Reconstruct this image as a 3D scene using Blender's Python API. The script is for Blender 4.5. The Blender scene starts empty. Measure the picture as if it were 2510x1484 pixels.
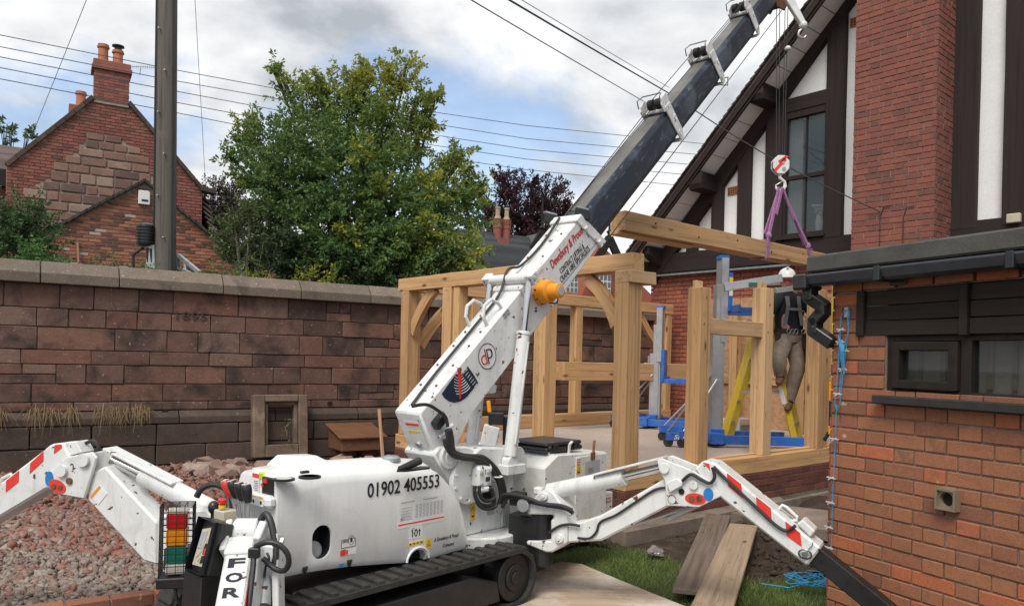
import bpy, bmesh, math, random
import numpy as np
from mathutils import Vector, Matrix

random.seed(7)
rng = np.random.default_rng(7)
SC = bpy.context.scene
COL = SC.collection
R = math.radians

# ------------------------------------------------------------------ camera
F, H, ROLL = 1880.0, 1.62, 0.024          # focal length in pixels of a 2509 px wide picture, eye height
cam = bpy.data.cameras.new('camera')
cam.sensor_width = 36
cam.lens = 36 * F / 2509
cam.shift_y = 134 / 2509
cam.clip_start = 0.05
cam.clip_end = 3000
camo = bpy.data.objects.new('camera', cam)
COL.objects.link(camo)
camo.matrix_world = Matrix.Translation((0, 0, H)) @ Matrix.Rotation(R(90), 4, 'X') @ Matrix.Rotation(math.atan(ROLL), 4, 'Z')
SC.camera = camo

# ------------------------------------------------------------------ sky, sun, exposure
SUN_DIR = Vector((-0.25, -0.70, 1.0)).normalized()
world = bpy.data.worlds.new('World')
SC.world = world
world.use_nodes = True
wn, wl = world.node_tree.nodes, world.node_tree.links
wn.clear()

def wnode(t, **k):
 n = wn.new(t)
 for a, b in k.items():
  setattr(n, a, b)
 return n

sky = wnode('ShaderNodeTexSky', sky_type='NISHITA')
sky.sun_disc = False
sky.sun_elevation = math.asin(SUN_DIR.z)
sky.sun_rotation = math.atan2(SUN_DIR.x, SUN_DIR.y)
bg_sky = wnode('ShaderNodeBackground')
bg_sky.inputs[1].default_value = 0.15
wl.new(sky.outputs[0], bg_sky.inputs[0])
tc = wnode('ShaderNodeTexCoord')
sep = wnode('ShaderNodeSeparateXYZ')
wl.new(tc.outputs['Generated'], sep.inputs[0])
zz = wnode('ShaderNodeMath', operation='ADD')
wl.new(sep.outputs[2], zz.inputs[0])
zz.inputs[1].default_value = 0.38
zm = wnode('ShaderNodeMath', operation='MAXIMUM')
wl.new(zz.outputs[0], zm.inputs[0])
zm.inputs[1].default_value = 0.05
dv = []
for i in (0, 1):
 m = wnode('ShaderNodeMath', operation='DIVIDE')
 wl.new(sep.outputs[i], m.inputs[0])
 wl.new(zm.outputs[0], m.inputs[1])
 dv.append(m)
cmb = wnode('ShaderNodeCombineXYZ')
wl.new(dv[0].outputs[0], cmb.inputs[0])
wl.new(dv[1].outputs[0], cmb.inputs[1])
cmb.inputs[2].default_value = 2.37
cover = wnode('ShaderNodeTexNoise')
cover.inputs['Scale'].default_value = 1.55
cover.inputs['Detail'].default_value = 8
cover.inputs['Roughness'].default_value = 0.55
cover.inputs['Distortion'].default_value = 0.25
wl.new(cmb.outputs[0], cover.inputs['Vector'])
cr = wnode('ShaderNodeValToRGB')
cr.color_ramp.elements[0].position = 0.36
cr.color_ramp.elements[0].color = (0.22, 0.22, 0.22, 1)
cr.color_ramp.elements[1].position = 0.455
cr.color_ramp.elements[1].color = (1, 1, 1, 1)
wl.new(cover.outputs[0], cr.inputs[0])
shade = wnode('ShaderNodeTexNoise')
shade.inputs['Scale'].default_value = 2.7
shade.inputs['Detail'].default_value = 10
shade.inputs['Roughness'].default_value = 0.53
shade.inputs['Distortion'].default_value = 0.2
sh_map = wnode('ShaderNodeMapping')
sh_map.inputs['Location'].default_value = (3.1, 1.4, 5.2)
wl.new(cmb.outputs[0], sh_map.inputs[0])
wl.new(sh_map.outputs[0], shade.inputs['Vector'])
cc = wnode('ShaderNodeValToRGB')
cc.color_ramp.elements[0].position = 0.38
cc.color_ramp.elements[0].color = (0.34, 0.365, 0.40, 1)
cc.color_ramp.elements[1].position = 0.58
cc.color_ramp.elements[1].color = (0.74, 0.74, 0.742, 1)
e = cc.color_ramp.elements.new(0.47)
e.color = (0.545, 0.56, 0.58, 1)
wl.new(shade.outputs[0], cc.inputs[0])
bg_cl = wnode('ShaderNodeBackground')
bg_cl.inputs[1].default_value = 1.0
wl.new(cc.outputs[0], bg_cl.inputs[0])
mixs = wnode('ShaderNodeMixShader')
wl.new(cr.outputs[0], mixs.inputs[0])
wl.new(bg_sky.outputs[0], mixs.inputs[1])
wl.new(bg_cl.outputs[0], mixs.inputs[2])
wo = wnode('ShaderNodeOutputWorld')
wl.new(mixs.outputs[0], wo.inputs[0])

sun = bpy.data.lights.new('sun', 'SUN')
sun.energy = 2.3
sun.angle = R(28)
sun.color = (1.0, 0.95, 0.87)
suno = bpy.data.objects.new('sun', sun)
COL.objects.link(suno)
suno.rotation_euler = SUN_DIR.to_track_quat('Z', 'Y').to_euler()

SC.view_settings.view_transform = 'Standard'
SC.view_settings.look = 'None'
SC.view_settings.exposure = 0.5
SC.view_settings.gamma = 1.0
SC.view_settings.use_curve_mapping = False
SC.render.engine = 'CYCLES'
SC.cycles.use_denoising = True
SC.cycles.max_bounces = 6
SC.cycles.transparent_max_bounces = 8

# ------------------------------------------------------------------ measuring helpers
def ray(px, py):
 u, v = px - 1255.0, 876.0 - py
 return Vector(((u - ROLL * v) / F, 1.0, (v + ROLL * u) / F))

def at(px, py, Y):
 return Vector((0, 0, H)) + ray(px, py) * Y

def onz(px, py, z):
 r = ray(px, py)
 return Vector((0, 0, H)) + r * ((z - H) / r.z)

def hd(deg):
 return Vector((math.sin(R(deg)), math.cos(R(deg)), 0))

class Plane:
 """A vertical plane through p0 with horizontal direction d: uv() measures (along, height)."""
 def __init__(s, p0, d):
  s.p0 = Vector((p0[0], p0[1], 0)); s.d = d.normalized()
  s.n = Vector((-s.d.y, s.d.x, 0))

 def hit(s, px, py):
  r = ray(px, py)
  Y = s.n.dot(s.p0) / (s.n.x * r.x + s.n.y * r.y)
  return Vector((0, 0, H)) + r * Y

 def uv(s, px, py):
  P = s.hit(px, py)
  return (P - s.p0).dot(s.d), P.z

 def pt(s, t, z, off=0.0):
  return s.p0 + s.d * t + s.n * off + Vector((0, 0, z))

# ------------------------------------------------------------------ material helpers
MATS = {}

def c4(c):
 return (c[0], c[1], c[2], 1.0)

class NB:
 def __init__(s, name):
  s.m = bpy.data.materials.new(name)
  s.m.use_nodes = True
  s.t = s.m.node_tree
  s.b = s.t.nodes['Principled BSDF']
  s.L = s.t.links

 def n(s, t, **k):
  x = s.t.nodes.new(t)
  for a, b in k.items():
   setattr(x, a, b)
  return x

 def ramp(s, fac, stops, interp='LINEAR'):
  r = s.n('ShaderNodeValToRGB')
  r.color_ramp.interpolation = interp
  el = r.color_ramp.elements
  while len(el) > 1:
   el.remove(el[-1])
  el[0].position = stops[0][0]
  el[0].color = c4(stops[0][1])
  for p, c in stops[1:]:
   q = el.new(p)
   q.color = c4(c)
  s.L.new(fac, r.inputs[0])
  return r.outputs[0]

 def mix(s, fac, a, b, mode='MIX'):
  x = s.n('ShaderNodeMix', data_type='RGBA', blend_type=mode)
  for sock, v in ((x.inputs[0], fac), (x.inputs[6], a), (x.inputs[7], b)):
   if hasattr(v, 'is_linked') or isinstance(v, bpy.types.NodeSocket):
    s.L.new(v, sock)
   elif isinstance(v, (int, float)):
    sock.default_value = v
   else:
    sock.default_value = c4(v)
  return x.outputs[2]

 def math(s, op, a, b=None):
  x = s.n('ShaderNodeMath', operation=op)
  for sock, v in zip(x.inputs, (a, b)):
   if v is None:
    continue
   if isinstance(v, (int, float)):
    sock.default_value = v
   else:
    s.L.new(v, sock)
  return x.outputs[0]

 def vec(s, stretch=(1, 1, 1), coord='Object', rand=True):
  t = s.n('ShaderNodeTexCoord')
  mp = s.n('ShaderNodeMapping')
  mp.inputs['Scale'].default_value = stretch
  s.L.new(t.outputs[coord], mp.inputs[0])
  if rand:
   oi = s.n('ShaderNodeObjectInfo')
   cb = s.n('ShaderNodeCombineXYZ')
   k = s.math('MULTIPLY', oi.outputs['Random'], 57.0)
   for i in range(3):
    s.L.new(k, cb.inputs[i])
   s.L.new(cb.outputs[0], mp.inputs['Location'])
  return mp.outputs[0]

 def noise(s, v, scale, detail=6, rough=0.6, dist=0.0):
  x = s.n('ShaderNodeTexNoise')
  x.inputs['Scale'].default_value = scale
  x.inputs['Detail'].default_value = detail
  x.inputs['Roughness'].default_value = rough
  x.inputs['Distortion'].default_value = dist
  s.L.new(v, x.inputs['Vector'])
  return x.outputs[0]

 def bump(s, h, strength=0.3, dist=0.01):
  x = s.n('ShaderNodeBump')
  x.inputs['Strength'].default_value = strength
  x.inputs['Distance'].default_value = dist
  s.L.new(h, x.inputs['Height'])
  s.L.new(x.outputs[0], s.b.inputs['Normal'])

 def done(s, color, rough=0.6, metal=0.0, spec=0.5):
  for k, v in (('Base Color', color), ('Roughness', rough), ('Metallic', metal), ('Specular IOR Level', spec)):
   sock = s.b.inputs[k]
   if isinstance(v, (int, float)):
    sock.default_value = v
   elif isinstance(v, tuple):
    sock.default_value = c4(v)
   else:
    s.L.new(v, sock)
  MATS[s.m.name] = s.m
  return s.m

def simple(name, col, rough=0.5, metal=0.0, spec=0.5, var=0.12, scale=9.0, bump=0.0, coord='Object'):
 b = NB(name)
 v = b.vec(coord=coord)
 nz = b.noise(v, scale)
 lo = tuple(c * (1 - var) for c in col)
 hi = tuple(min(1, c * (1 + var)) for c in col)
 c = b.ramp(nz, [(0.3, lo), (0.7, hi)])
 if bump:
  b.bump(nz, bump, 0.004)
 return b.done(c, rough, metal, spec)

def speckled(name, stops, rnd=None, scale=6, fine=40, bump=0.4, bdist=0.006, rough=0.85, spots=None, isl=None, stain=None, soil=None, coord='Object'):
 """Masonry: a ramp over coarse noise, tinted per object (rnd) or per mesh island (isl), with spots and stains."""
 b = NB(name)
 v = b.vec(coord=coord)
 nz = b.noise(v, scale, 7, 0.62)
 c = b.ramp(nz, stops)
 if rnd:
  oi = b.n('ShaderNodeObjectInfo')
  c = b.mix(0.7, c, b.ramp(oi.outputs['Random'], rnd))
 if isl:
  g = b.n('ShaderNodeNewGeometry')
  c = b.mix(0.72, c, b.ramp(g.outputs['Random Per Island'], isl))
 fn = b.noise(v, fine, 4, 0.6)
 c = b.mix(0.35, c, b.ramp(fn, [(0.3, (0.25, 0.25, 0.25)), (0.7, (0.8, 0.8, 0.8))]), 'OVERLAY')
 if stain:
  s2 = b.noise(v, stain[1], 5, 0.6, 0.4)
  c = b.mix(b.ramp(s2, [(stain[2], (0, 0, 0)), (stain[2] + stain[3], (1, 1, 1))]), c, stain[0])
 if spots:
  s2 = b.noise(v, spots[1], 3, 0.5)
  c = b.mix(b.ramp(s2, [(spots[2], (0, 0, 0)), (spots[2] + 0.05, (1, 1, 1))]), c, spots[0])
 hgt = b.math('ADD', fn, b.math('MULTIPLY', nz, 1.5))
 b.bump(hgt, bump, bdist)
 return b.done(c, rough, 0, 0.3)

def wood(name, light, dark, knots=True, grain=38, rough=0.7, wear=None, bump=0.25):
 """Grain runs along the local X axis of each timber."""
 b = NB(name)
 v = b.vec((0.9, 1, 1))
 vs = b.vec((0.55, 9, 9))
 g = b.noise(vs, grain / 12, 8, 0.65, 0.6)
 g2 = b.noise(b.vec((0.25, 3, 3)), 2.2, 4, 0.6, 1.2)
 c = b.ramp(g, [(0.28, dark), (0.62, light)])
 c = b.mix(0.5, c, b.ramp(g2, [(0.34, tuple(x * 0.62 for x in light)), (0.5, light), (0.68, tuple(min(1, x * 1.16) for x in light))]))
 g3 = b.noise(b.vec((0.5, 26, 26)), 1.0, 3, 0.5, 0.8)
 c = b.mix(0.35, c, b.ramp(g3, [(0.36, tuple(x * 0.5 for x in dark)), (0.5, light)]))
 oi = b.n('ShaderNodeObjectInfo')
 c = b.mix(0.45, c, b.ramp(oi.outputs['Random'], [(0, (0.33, 0.32, 0.31)), (1, (0.64, 0.615, 0.58))]), 'OVERLAY')
 if knots:
  vo = b.n('ShaderNodeTexVoronoi')
  vo.inputs['Scale'].default_value = 2.6
  b.L.new(b.vec((0.8, 2.2, 2.2)), vo.inputs['Vector'])
  k = b.ramp(vo.outputs['Distance'], [(0.07, (1, 1, 1)), (0.15, (0, 0, 0))])
  c = b.mix(k, c, tuple(x * 0.42 for x in dark))
  # drying splits
  sp = b.noise(b.vec((0.35, 7, 7)), 1.7, 3, 0.5, 0.3)
  k2 = b.ramp(sp, [(0.486, (0, 0, 0)), (0.495, (0.42, 0.42, 0.42)), (0.504, (0, 0, 0))])
  c = b.mix(k2, c, tuple(x * 0.25 for x in dark))
 if wear:
  w = b.noise(v, wear[1], 6, 0.65)
  c = b.mix(b.ramp(w, [(wear[2], (0, 0, 0)), (wear[2] + 0.18, (1, 1, 1))]), c, wear[0])
 b.bump(g, bump, 0.004)
 return b.done(c, rough, 0, 0.3)

def painted(name, col, chips=(0.12, 0.055, 0.025), rough=0.34, chip_at=0.665, dirt=0.55, dirtcol=(0.30, 0.265, 0.215)):
 b = NB(name)
 v = b.vec(coord='Object', rand=True)
 n1 = b.noise(v, 3.1, 6, 0.6)
 c = b.ramp(n1, [(0.3, tuple(x * 0.93 for x in col)), (0.7, col)])
 # runs of grime
 n2 = b.noise(b.vec((7, 7, 1.3)), 2.0, 6, 0.7)
 c = b.mix(b.math('MULTIPLY', b.ramp(n2, [(0.50, (0, 0, 0)), (0.78, (1, 1, 1))]), dirt), c, dirtcol)
 n4 = b.noise(b.vec((1, 1, 1)), 6.5, 7, 0.72, 0.8)
 c = b.mix(b.math('MULTIPLY', b.ramp(n4, [(0.52, (0, 0, 0)), (0.66, (1, 1, 1))]), dirt * .55), c, (0.36, 0.335, 0.29))
 n3 = b.noise(v, 21, 3, 0.5)
 msk = b.ramp(n3, [(chip_at, (0, 0, 0)), (chip_at + 0.03, (1, 1, 1))])
 c = b.mix(msk, c, chips)
 r = b.ramp(n1, [(0.3, (rough * 1.25,) * 3), (0.7, (rough * 0.85,) * 3)])
 b.bump(b.noise(v, 60, 2, 0.5), 0.03, 0.002)
 return b.done(c, r, 0, 0.5)

def leafmat(name, stops, trans=0.35, attr=None, yellow=None, rough=0.55):
 b = NB(name)
 g = b.n('ShaderNodeNewGeometry')
 c = b.ramp(g.outputs['Random Per Island'], stops)
 if attr:
  a = b.n('ShaderNodeAttribute', attribute_name=attr)
  c = b.mix(a.outputs['Fac'], c, yellow)
 b.done(c, rough, 0, 0.3)
 tr = b.n('ShaderNodeBsdfTranslucent')
 if isinstance(c, bpy.types.NodeSocket):
  b.L.new(c, tr.inputs[0])
 mx = b.n('ShaderNodeMixShader')
 mx.inputs[0].default_value = trans
 b.L.new(b.b.outputs[0], mx.inputs[1])
 b.L.new(tr.outputs[0], mx.inputs[2])
 out = [n for n in b.t.nodes if n.type == 'OUTPUT_MATERIAL'][0]
 b.L.new(mx.outputs[0], out.inputs[0])
 return b.m

def glass(name, tint=(0.05, 0.06, 0.065), rough=0.03, alpha=0.35):
 b = NB(name)
 b.done(tint, rough, 0, 0.9)
 tr = b.n('ShaderNodeBsdfTransparent')
 mx = b.n('ShaderNodeMixShader')
 mx.inputs[0].default_value = alpha
 b.L.new(tr.outputs[0], mx.inputs[1])
 b.L.new(b.b.outputs[0], mx.inputs[2])
 out = [n for n in b.t.nodes if n.type == 'OUTPUT_MATERIAL'][0]
 b.L.new(mx.outputs[0], out.inputs[0])
 return b.m

# ------------------------------------------------------------------ object helpers
WM = {}          # world matrix of every object made, by name

def link(o, Mw, parent=None):
 COL.objects.link(o)
 if parent is not None:
  o.parent = parent
  o.matrix_parent_inverse = WM[parent.name].inverted()
 o.matrix_basis = Mw
 WM[o.name] = Mw.copy()
 return o

def thing(name, label, cat, loc, group=None):
 o = bpy.data.objects.new(name, None)
 o.empty_display_size = 0.2
 link(o, Matrix.Translation(loc))
 return tag(o, label, cat, group)

def tag(o, label=None, cat=None, group=None, kind=None):
 for k, v in (('label', label), ('category', cat), ('group', group), ('kind', kind)):
  if v:
   o[k] = v
 return o

def ortho(a, up=(0, 0, 1)):
 x = Vector(a).normalized()
 u = Vector(up)
 if abs(x.dot(u.normalized())) > 0.98:
  u = Vector((1, 0, 0)) if abs(x.x) < 0.9 else Vector((0, 1, 0))
 y = u.cross(x).normalized()
 z = x.cross(y).normalized()
 return x, y, z

class MB:
 def __init__(s, M=None):
  s.v, s.f = [], []
  s.M = M

 def add(s, vs, fs):
  o = len(s.v)
  if s.M is not None:
   vs = [s.M @ Vector(v) for v in vs]
  s.v += [tuple(v) for v in vs]
  s.f += [tuple(o + i for i in f) for f in fs]
  return s

 def box(s, c, size, ax=None):
  c = Vector(c)
  x, y, z = ax if ax else (Vector((1, 0, 0)), Vector((0, 1, 0)), Vector((0, 0, 1)))
  x, y, z = Vector(x) * size[0] / 2, Vector(y) * size[1] / 2, Vector(z) * size[2] / 2
  vs = [c + x * a + y * b + z * d for d in (-1, 1) for a, b in ((-1, -1), (1, -1), (1, 1), (-1, 1))]
  return s.add(vs, [(3, 2, 1, 0), (4, 5, 6, 7), (0, 1, 5, 4), (1, 2, 6, 5), (2, 3, 7, 6), (3, 0, 4, 7)])

 def bb(s, a, b):
  a, b = Vector(a), Vector(b)
  return s.box((a + b) / 2, [abs(b[i] - a[i]) for i in range(3)])

 def beam(s, p0, p1, w, h, up=(0, 0, 1), w2=None, h2=None):
  p0, p1 = Vector(p0), Vector(p1)
  x, y, z = ortho(p1 - p0, up)
  w2, h2 = w2 or w, h2 or h
  vs = [p0 + y * a * w / 2 + z * b * h / 2 for a, b in ((-1, -1), (1, -1), (1, 1), (-1, 1))]
  vs += [p1 + y * a * w2 / 2 + z * b * h2 / 2 for a, b in ((-1, -1), (1, -1), (1, 1), (-1, 1))]
  return s.add(vs, [(0, 3, 2, 1), (4, 5, 6, 7), (0, 1, 5, 4), (1, 2, 6, 5), (2, 3, 7, 6), (3, 0, 4, 7)])

 def prism(s, poly, o, ax, ay, n, th):
  """poly [(a, b)] on axes ax, ay from o, extruded th along n."""
  o, ax, ay, n = Vector(o), Vector(ax), Vector(ay), Vector(n)
  k = len(poly)
  area = sum(poly[i][0] * poly[(i + 1) % k][1] - poly[(i + 1) % k][0] * poly[i][1] for i in range(k))
  if (area > 0) != (ax.cross(ay).dot(n) * th > 0):
   poly = poly[::-1]
  b0 = [o + ax * a + ay * b for a, b in poly]
  vs = b0 + [p + n * th for p in b0]
  fs = [tuple(range(k))[::-1], tuple(range(k, 2 * k))]
  fs += [(i, (i + 1) % k, k + (i + 1) % k, k + i) for i in range(k)]
  return s.add(vs, fs)

 def tube(s, pts, r, seg=8, closed=False):
  pts = [Vector(p) for p in pts]
  n = len(pts)
  rs = r if isinstance(r, (list, tuple)) else [r] * n
  vs, fs = [], []
  ref = None
  for i, p in enumerate(pts):
   a = pts[(i - 1) % n] if (i or closed) else pts[0]
   b = pts[(i + 1) % n] if (i < n - 1 or closed) else pts[-1]
   x = (b - a).normalized()
   if ref is None:
    _, y, z = ortho(x)
   else:
    y = (ref - x * ref.dot(x))
    y = y.normalized() if y.length > 1e-6 else ortho(x)[1]
    z = x.cross(y)
   ref = y
   for k in range(seg):
    t = 2 * math.pi * k / seg
    vs.append(p + y * math.cos(t) * rs[i] + z * math.sin(t) * rs[i])
  m = n if closed else n - 1
  for i in range(m):
   j = (i + 1) % n
   for k in range(seg):
    l = (k + 1) % seg
    fs.append((i * seg + k, i * seg + l, j * seg + l, j * seg + k))
  if not closed:
   fs.append(tuple(range(seg))[::-1])
   fs.append(tuple((n - 1) * seg + k for k in range(seg)))
  return s.add(vs, fs)

 def cyl(s, p0, p1, r, r2=None, seg=20):
  return s.tube([p0, p1], [r, r if r2 is None else r2], seg)

 def lathe(s, base, axis, prof, seg=20):
  base = Vector(base)
  return s.tube([base + Vector(axis).normalized() * h for h, _ in prof], [max(q, 1e-4) for _, q in prof], seg)

 def ball(s, c, r, seg=12, rings=8, sc=(1, 1, 1)):
  c = Vector(c)
  vs, fs = [], []
  for i in range(rings + 1):
   a = math.pi * i / rings
   for k in range(seg):
    t = 2 * math.pi * k / seg
    vs.append(c + Vector((r * sc[0] * math.sin(a) * math.cos(t), r * sc[1] * math.sin(a) * math.sin(t), r * sc[2] * math.cos(a))))
  for i in range(rings):
   for k in range(seg):
    l = (k + 1) % seg
    fs.append((i * seg + k, (i + 1) * seg + k, (i + 1) * seg + l, i * seg + l))
  return s.add(vs, fs)

 def build(s, name, mat, parent=None, bevel=0.0, smooth=False, label=None, seg=1, ang=35):
  V = np.array(s.v, dtype=float)
  c = (V.min(0) + V.max(0)) / 2
  me = bpy.data.meshes.new(name)
  me.from_pydata([tuple(x) for x in (V - c)], [], s.f)
  if bevel:
   bm = bmesh.new()
   bm.from_mesh(me)
   bmesh.ops.remove_doubles(bm, verts=bm.verts, dist=1e-5)
   ed = [e for e in bm.edges if len(e.link_faces) == 2 and e.calc_face_angle(0) > R(28)]
   bmesh.ops.bevel(bm, geom=ed, offset=bevel, segments=seg, affect='EDGES', clamp_overlap=True, profile=0.6)
   bm.to_mesh(me)
   bm.free()
  if smooth:
   me.polygons.foreach_set('use_smooth', [True] * len(me.polygons))
   me.set_sharp_from_angle(angle=R(ang))
  me.materials.append(MATS[mat] if isinstance(mat, str) else mat)
  o = bpy.data.objects.new(name, me)
  link(o, Matrix.Translation(c), parent)
  if label:
   o['label'] = label
  return o

def timber(name, mat, parent, p0, p1, w, h, up=(0, 0, 1), bevel=0.006, sag=0.0, label=None):
 """A squared timber whose local X runs along its length, so the grain does too."""
 p0, p1 = Vector(p0), Vector(p1)
 x, y, z = ortho(p1 - p0, up)
 Ln = (p1 - p0).length
 nseg = max(2, int(Ln / 0.4))
 bm = bmesh.new()
 rings = []
 for i in range(nseg + 1):
  q = -Ln / 2 + Ln * i / nseg
  jx = lambda: random.uniform(-0.003, 0.003)
  rings.append([bm.verts.new((q, a * w / 2 + jx(), b * h / 2 + jx() + sag * (1 - (2 * i / nseg - 1) ** 2)))
                      for a, b in ((-1, -1), (1, -1), (1, 1), (-1, 1))])
 for i in range(nseg):
  for k in range(4):
   bm.faces.new((rings[i][k], rings[i][(k + 1) % 4], rings[i + 1][(k + 1) % 4], rings[i + 1][k]))
 bm.faces.new(rings[0][::-1])
 bm.faces.new(rings[-1])
 bmesh.ops.recalc_face_normals(bm, faces=bm.faces)
 if bevel:
  ed = [e for e in bm.edges if e.calc_face_angle(0) > R(40)]
  bmesh.ops.bevel(bm, geom=ed, offset=bevel, segments=1, affect='EDGES')
 me = bpy.data.meshes.new(name)
 bm.to_mesh(me)
 bm.free()
 me.materials.append(MATS[mat])
 o = bpy.data.objects.new(name, me)
 Mw = Matrix.Translation((p0 + p1) / 2) @ Matrix((x, y, z)).transposed().to_4x4()
 link(o, Mw, parent)
 if label:
  o['label'] = label
 return o

def mesh_np(name, V, Fc, mat, parent=None, loc=(0, 0, 0), k=4, attr=None):
 """Fast build from arrays: V (n,3), Fc (m,k)."""
 me = bpy.data.meshes.new(name)
 n, m = len(V), len(Fc)
 me.vertices.add(n)
 me.vertices.foreach_set('co', (np.asarray(V, dtype=np.float32) - np.array(loc, dtype=np.float32)).ravel())
 me.loops.add(m * k)
 me.loops.foreach_set('vertex_index', np.asarray(Fc, dtype=np.int32).ravel())
 me.polygons.add(m)
 me.polygons.foreach_set('loop_start', np.arange(0, m * k, k, dtype=np.int32))
 if attr is not None:
  a = me.attributes.new('tint', 'FLOAT', 'POINT')
  a.data.foreach_set('value', np.asarray(attr, dtype=np.float32))
 me.update(calc_edges=True)
 me.validate()
 me.materials.append(MATS[mat])
 o = bpy.data.objects.new(name, me)
 link(o, Matrix.Translation(loc), parent)
 return o

def text(s, name, parent, mat, origin, xd, yd, height, width=None, shear=0.0, bold=0.0, depth=0.002, cx=False):
 cu = bpy.data.curves.new(name, 'FONT')
 cu.body = s
 cu.size = 1.0
 cu.shear = shear
 cu.offset = bold
 cu.resolution_u = 3
 cu.extrude = 0.004
 ob = bpy.data.objects.new(name + '_curve', cu)
 COL.objects.link(ob)
 dg = bpy.context.evaluated_depsgraph_get()
 me = bpy.data.meshes.new_from_object(ob.evaluated_get(dg))
 bpy.data.objects.remove(ob)
 bpy.data.curves.remove(cu)
 co = np.empty(len(me.vertices) * 3)
 me.vertices.foreach_get('co', co)
 co = co.reshape(-1, 3)
 mn, mx = co.min(0), co.max(0)
 co -= mn
 sy = height / (mx[1] - mn[1])
 sx = (width / (mx[0] - mn[0])) if width else sy
 co[:, 0] *= sx
 co[:, 1] *= sy
 co[:, 2] *= depth / max(co[:, 2].max(), 1e-6)
 if cx:
  co[:, 0] -= co[:, 0].max() / 2
 me.vertices.foreach_set('co', co.ravel())
 me.update()
 me.name = name
 me.materials.clear()
 me.materials.append(MATS[mat])
 o = bpy.data.objects.new(name, me)
 xd, yd = Vector(xd).normalized(), Vector(yd).normalized()
 zd = xd.cross(yd)
 link(o, Matrix.Translation(origin) @ Matrix((xd, yd, zd)).transposed().to_4x4(), parent)
 return o

def unit_brick(name, l, h, d, bev=0.004, jit=0.0, seed=0):
 """A brick mesh with its front face at local y = 0 (outward is -y)."""
 bm = bmesh.new()
 bmesh.ops.create_cube(bm, size=1)
 for v in bm.verts:
  v.co.x *= l
  v.co.y = (v.co.y + 0.5) * d
  v.co.z *= h
 bmesh.ops.bevel(bm, geom=list(bm.edges), offset=bev, segments=1, affect='EDGES')
 if jit:
  rr = random.Random(seed)
  for v in bm.verts:
   v.co.x += rr.uniform(-jit, jit)
   v.co.z += rr.uniform(-jit, jit)
   if v.co.y < d * 0.5:
    v.co.y += rr.uniform(-jit, jit)
 me = bpy.data.meshes.new(name)
 bm.to_mesh(me)
 bm.free()
 return me

def place(me, name, parent, loc, ang, scale=(1, 1, 1), mat=None):
 o = bpy.data.objects.new(name, me)
 link(o, Matrix.Translation(loc) @ Matrix.Rotation(ang, 4, 'Z') @ Matrix.Diagonal((*scale, 1)), parent)
 return o

# ------------------------------------------------------------------ materials
speckled('annex_brick', [(0.3, (0.2139, 0.08335, 0.04516)), (0.7, (0.3209, 0.1369, 0.07025))],
         rnd=[(0, (0.1569, 0.06847, 0.05018)), (0.2, (0.2638, 0.1161, 0.06523)), (0.6, (0.3209, 0.1369, 0.06774)), (0.82, (0.2424, 0.09228, 0.06021)), (0.9, (0.3993, 0.1265, 0.06021)), (1, (0.4421, 0.1265, 0.0577))],
         scale=14, fine=90, bump=0.3, bdist=0.004, stain=((0.1426, 0.08186, 0.05018), 7, 0.58, 0.22), spots=((0.4278, 0.3274, 0.2321), 9, 0.72))
speckled('annex_mass', [(0.3, (0.16, 0.06, 0.038)), (0.7, (0.24, 0.096, 0.058))], isl=[(0, (0.12, 0.05, 0.042)), (0.4, (0.21, 0.088, 0.055)), (0.85, (0.26, 0.105, 0.06)), (1, (0.32, 0.09, 0.05))], scale=10, fine=80, bump=0.3, bdist=0.003)
speckled('chimney_brick', [(0.3, (0.1512, 0.056, 0.0424)), (0.7, (0.2352, 0.0896, 0.0636))],
         rnd=[(0, (0.112, 0.0616, 0.05512)), (0.2, (0.2016, 0.07168, 0.053)), (0.6, (0.252, 0.09184, 0.0636)), (1, (0.1848, 0.06496, 0.053))],
         scale=14, fine=80, bump=0.25, bdist=0.003, stain=((0.112, 0.0784, 0.0636), 5, 0.60, 0.2))
speckled('plinth_brick', [(0.3, (0.085, 0.036, 0.03)), (0.7, (0.16, 0.062, 0.048))],
         rnd=[(0, (0.08, 0.035, 0.03)), (1, (0.19, 0.07, 0.05))], scale=12, fine=80, bump=0.3, bdist=0.003)
speckled('house_brick', [(0.3, (0.20, 0.065, 0.045)), (0.7, (0.30, 0.10, 0.065))],
         isl=[(0, (0.15, 0.055, 0.045)), (0.4, (0.29, 0.085, 0.055)), (0.8, (0.36, 0.12, 0.07)), (1, (0.22, 0.075, 0.055))], scale=6, fine=60, bump=0.2)
speckled('old_brick', [(0.3, (0.20, 0.068, 0.042)), (0.7, (0.30, 0.11, 0.062))],
         rnd=[(0, (0.07, 0.045, 0.045)), (0.2, (0.10, 0.05, 0.045)), (0.28, (0.22, 0.085, 0.06)), (0.6, (0.33, 0.135, 0.085)), (0.93, (0.42, 0.18, 0.11)), (0.955, (0.5, 0.44, 0.40)), (1, (0.45, 0.38, 0.34))],
         scale=9, fine=60, bump=0.2)
speckled('old_brick_mass', [(0.3, (0.17, 0.05, 0.038)), (0.7, (0.27, 0.082, 0.055))],
         isl=[(0, (0.10, 0.06, 0.055)), (0.3, (0.21, 0.075, 0.06)), (0.75, (0.30, 0.105, 0.08)), (1, (0.24, 0.12, 0.095))], scale=3, fine=40, bump=0.2,
         stain=((0.13, 0.08, 0.07), 1.2, 0.58, 0.2))
speckled('mortar', [(0.3, (0.25, 0.21, 0.18)), (0.7, (0.36, 0.305, 0.265))], scale=9, fine=90, bump=0.5)
speckled('annex_mortar', [(0.3, (0.17, 0.135, 0.11)), (0.7, (0.27, 0.215, 0.18))], scale=9, fine=90, bump=0.5)
speckled('old_mortar', [(0.3, (0.26, 0.205, 0.175)), (0.7, (0.36, 0.29, 0.25))], scale=5, fine=50, bump=0.5)
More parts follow.
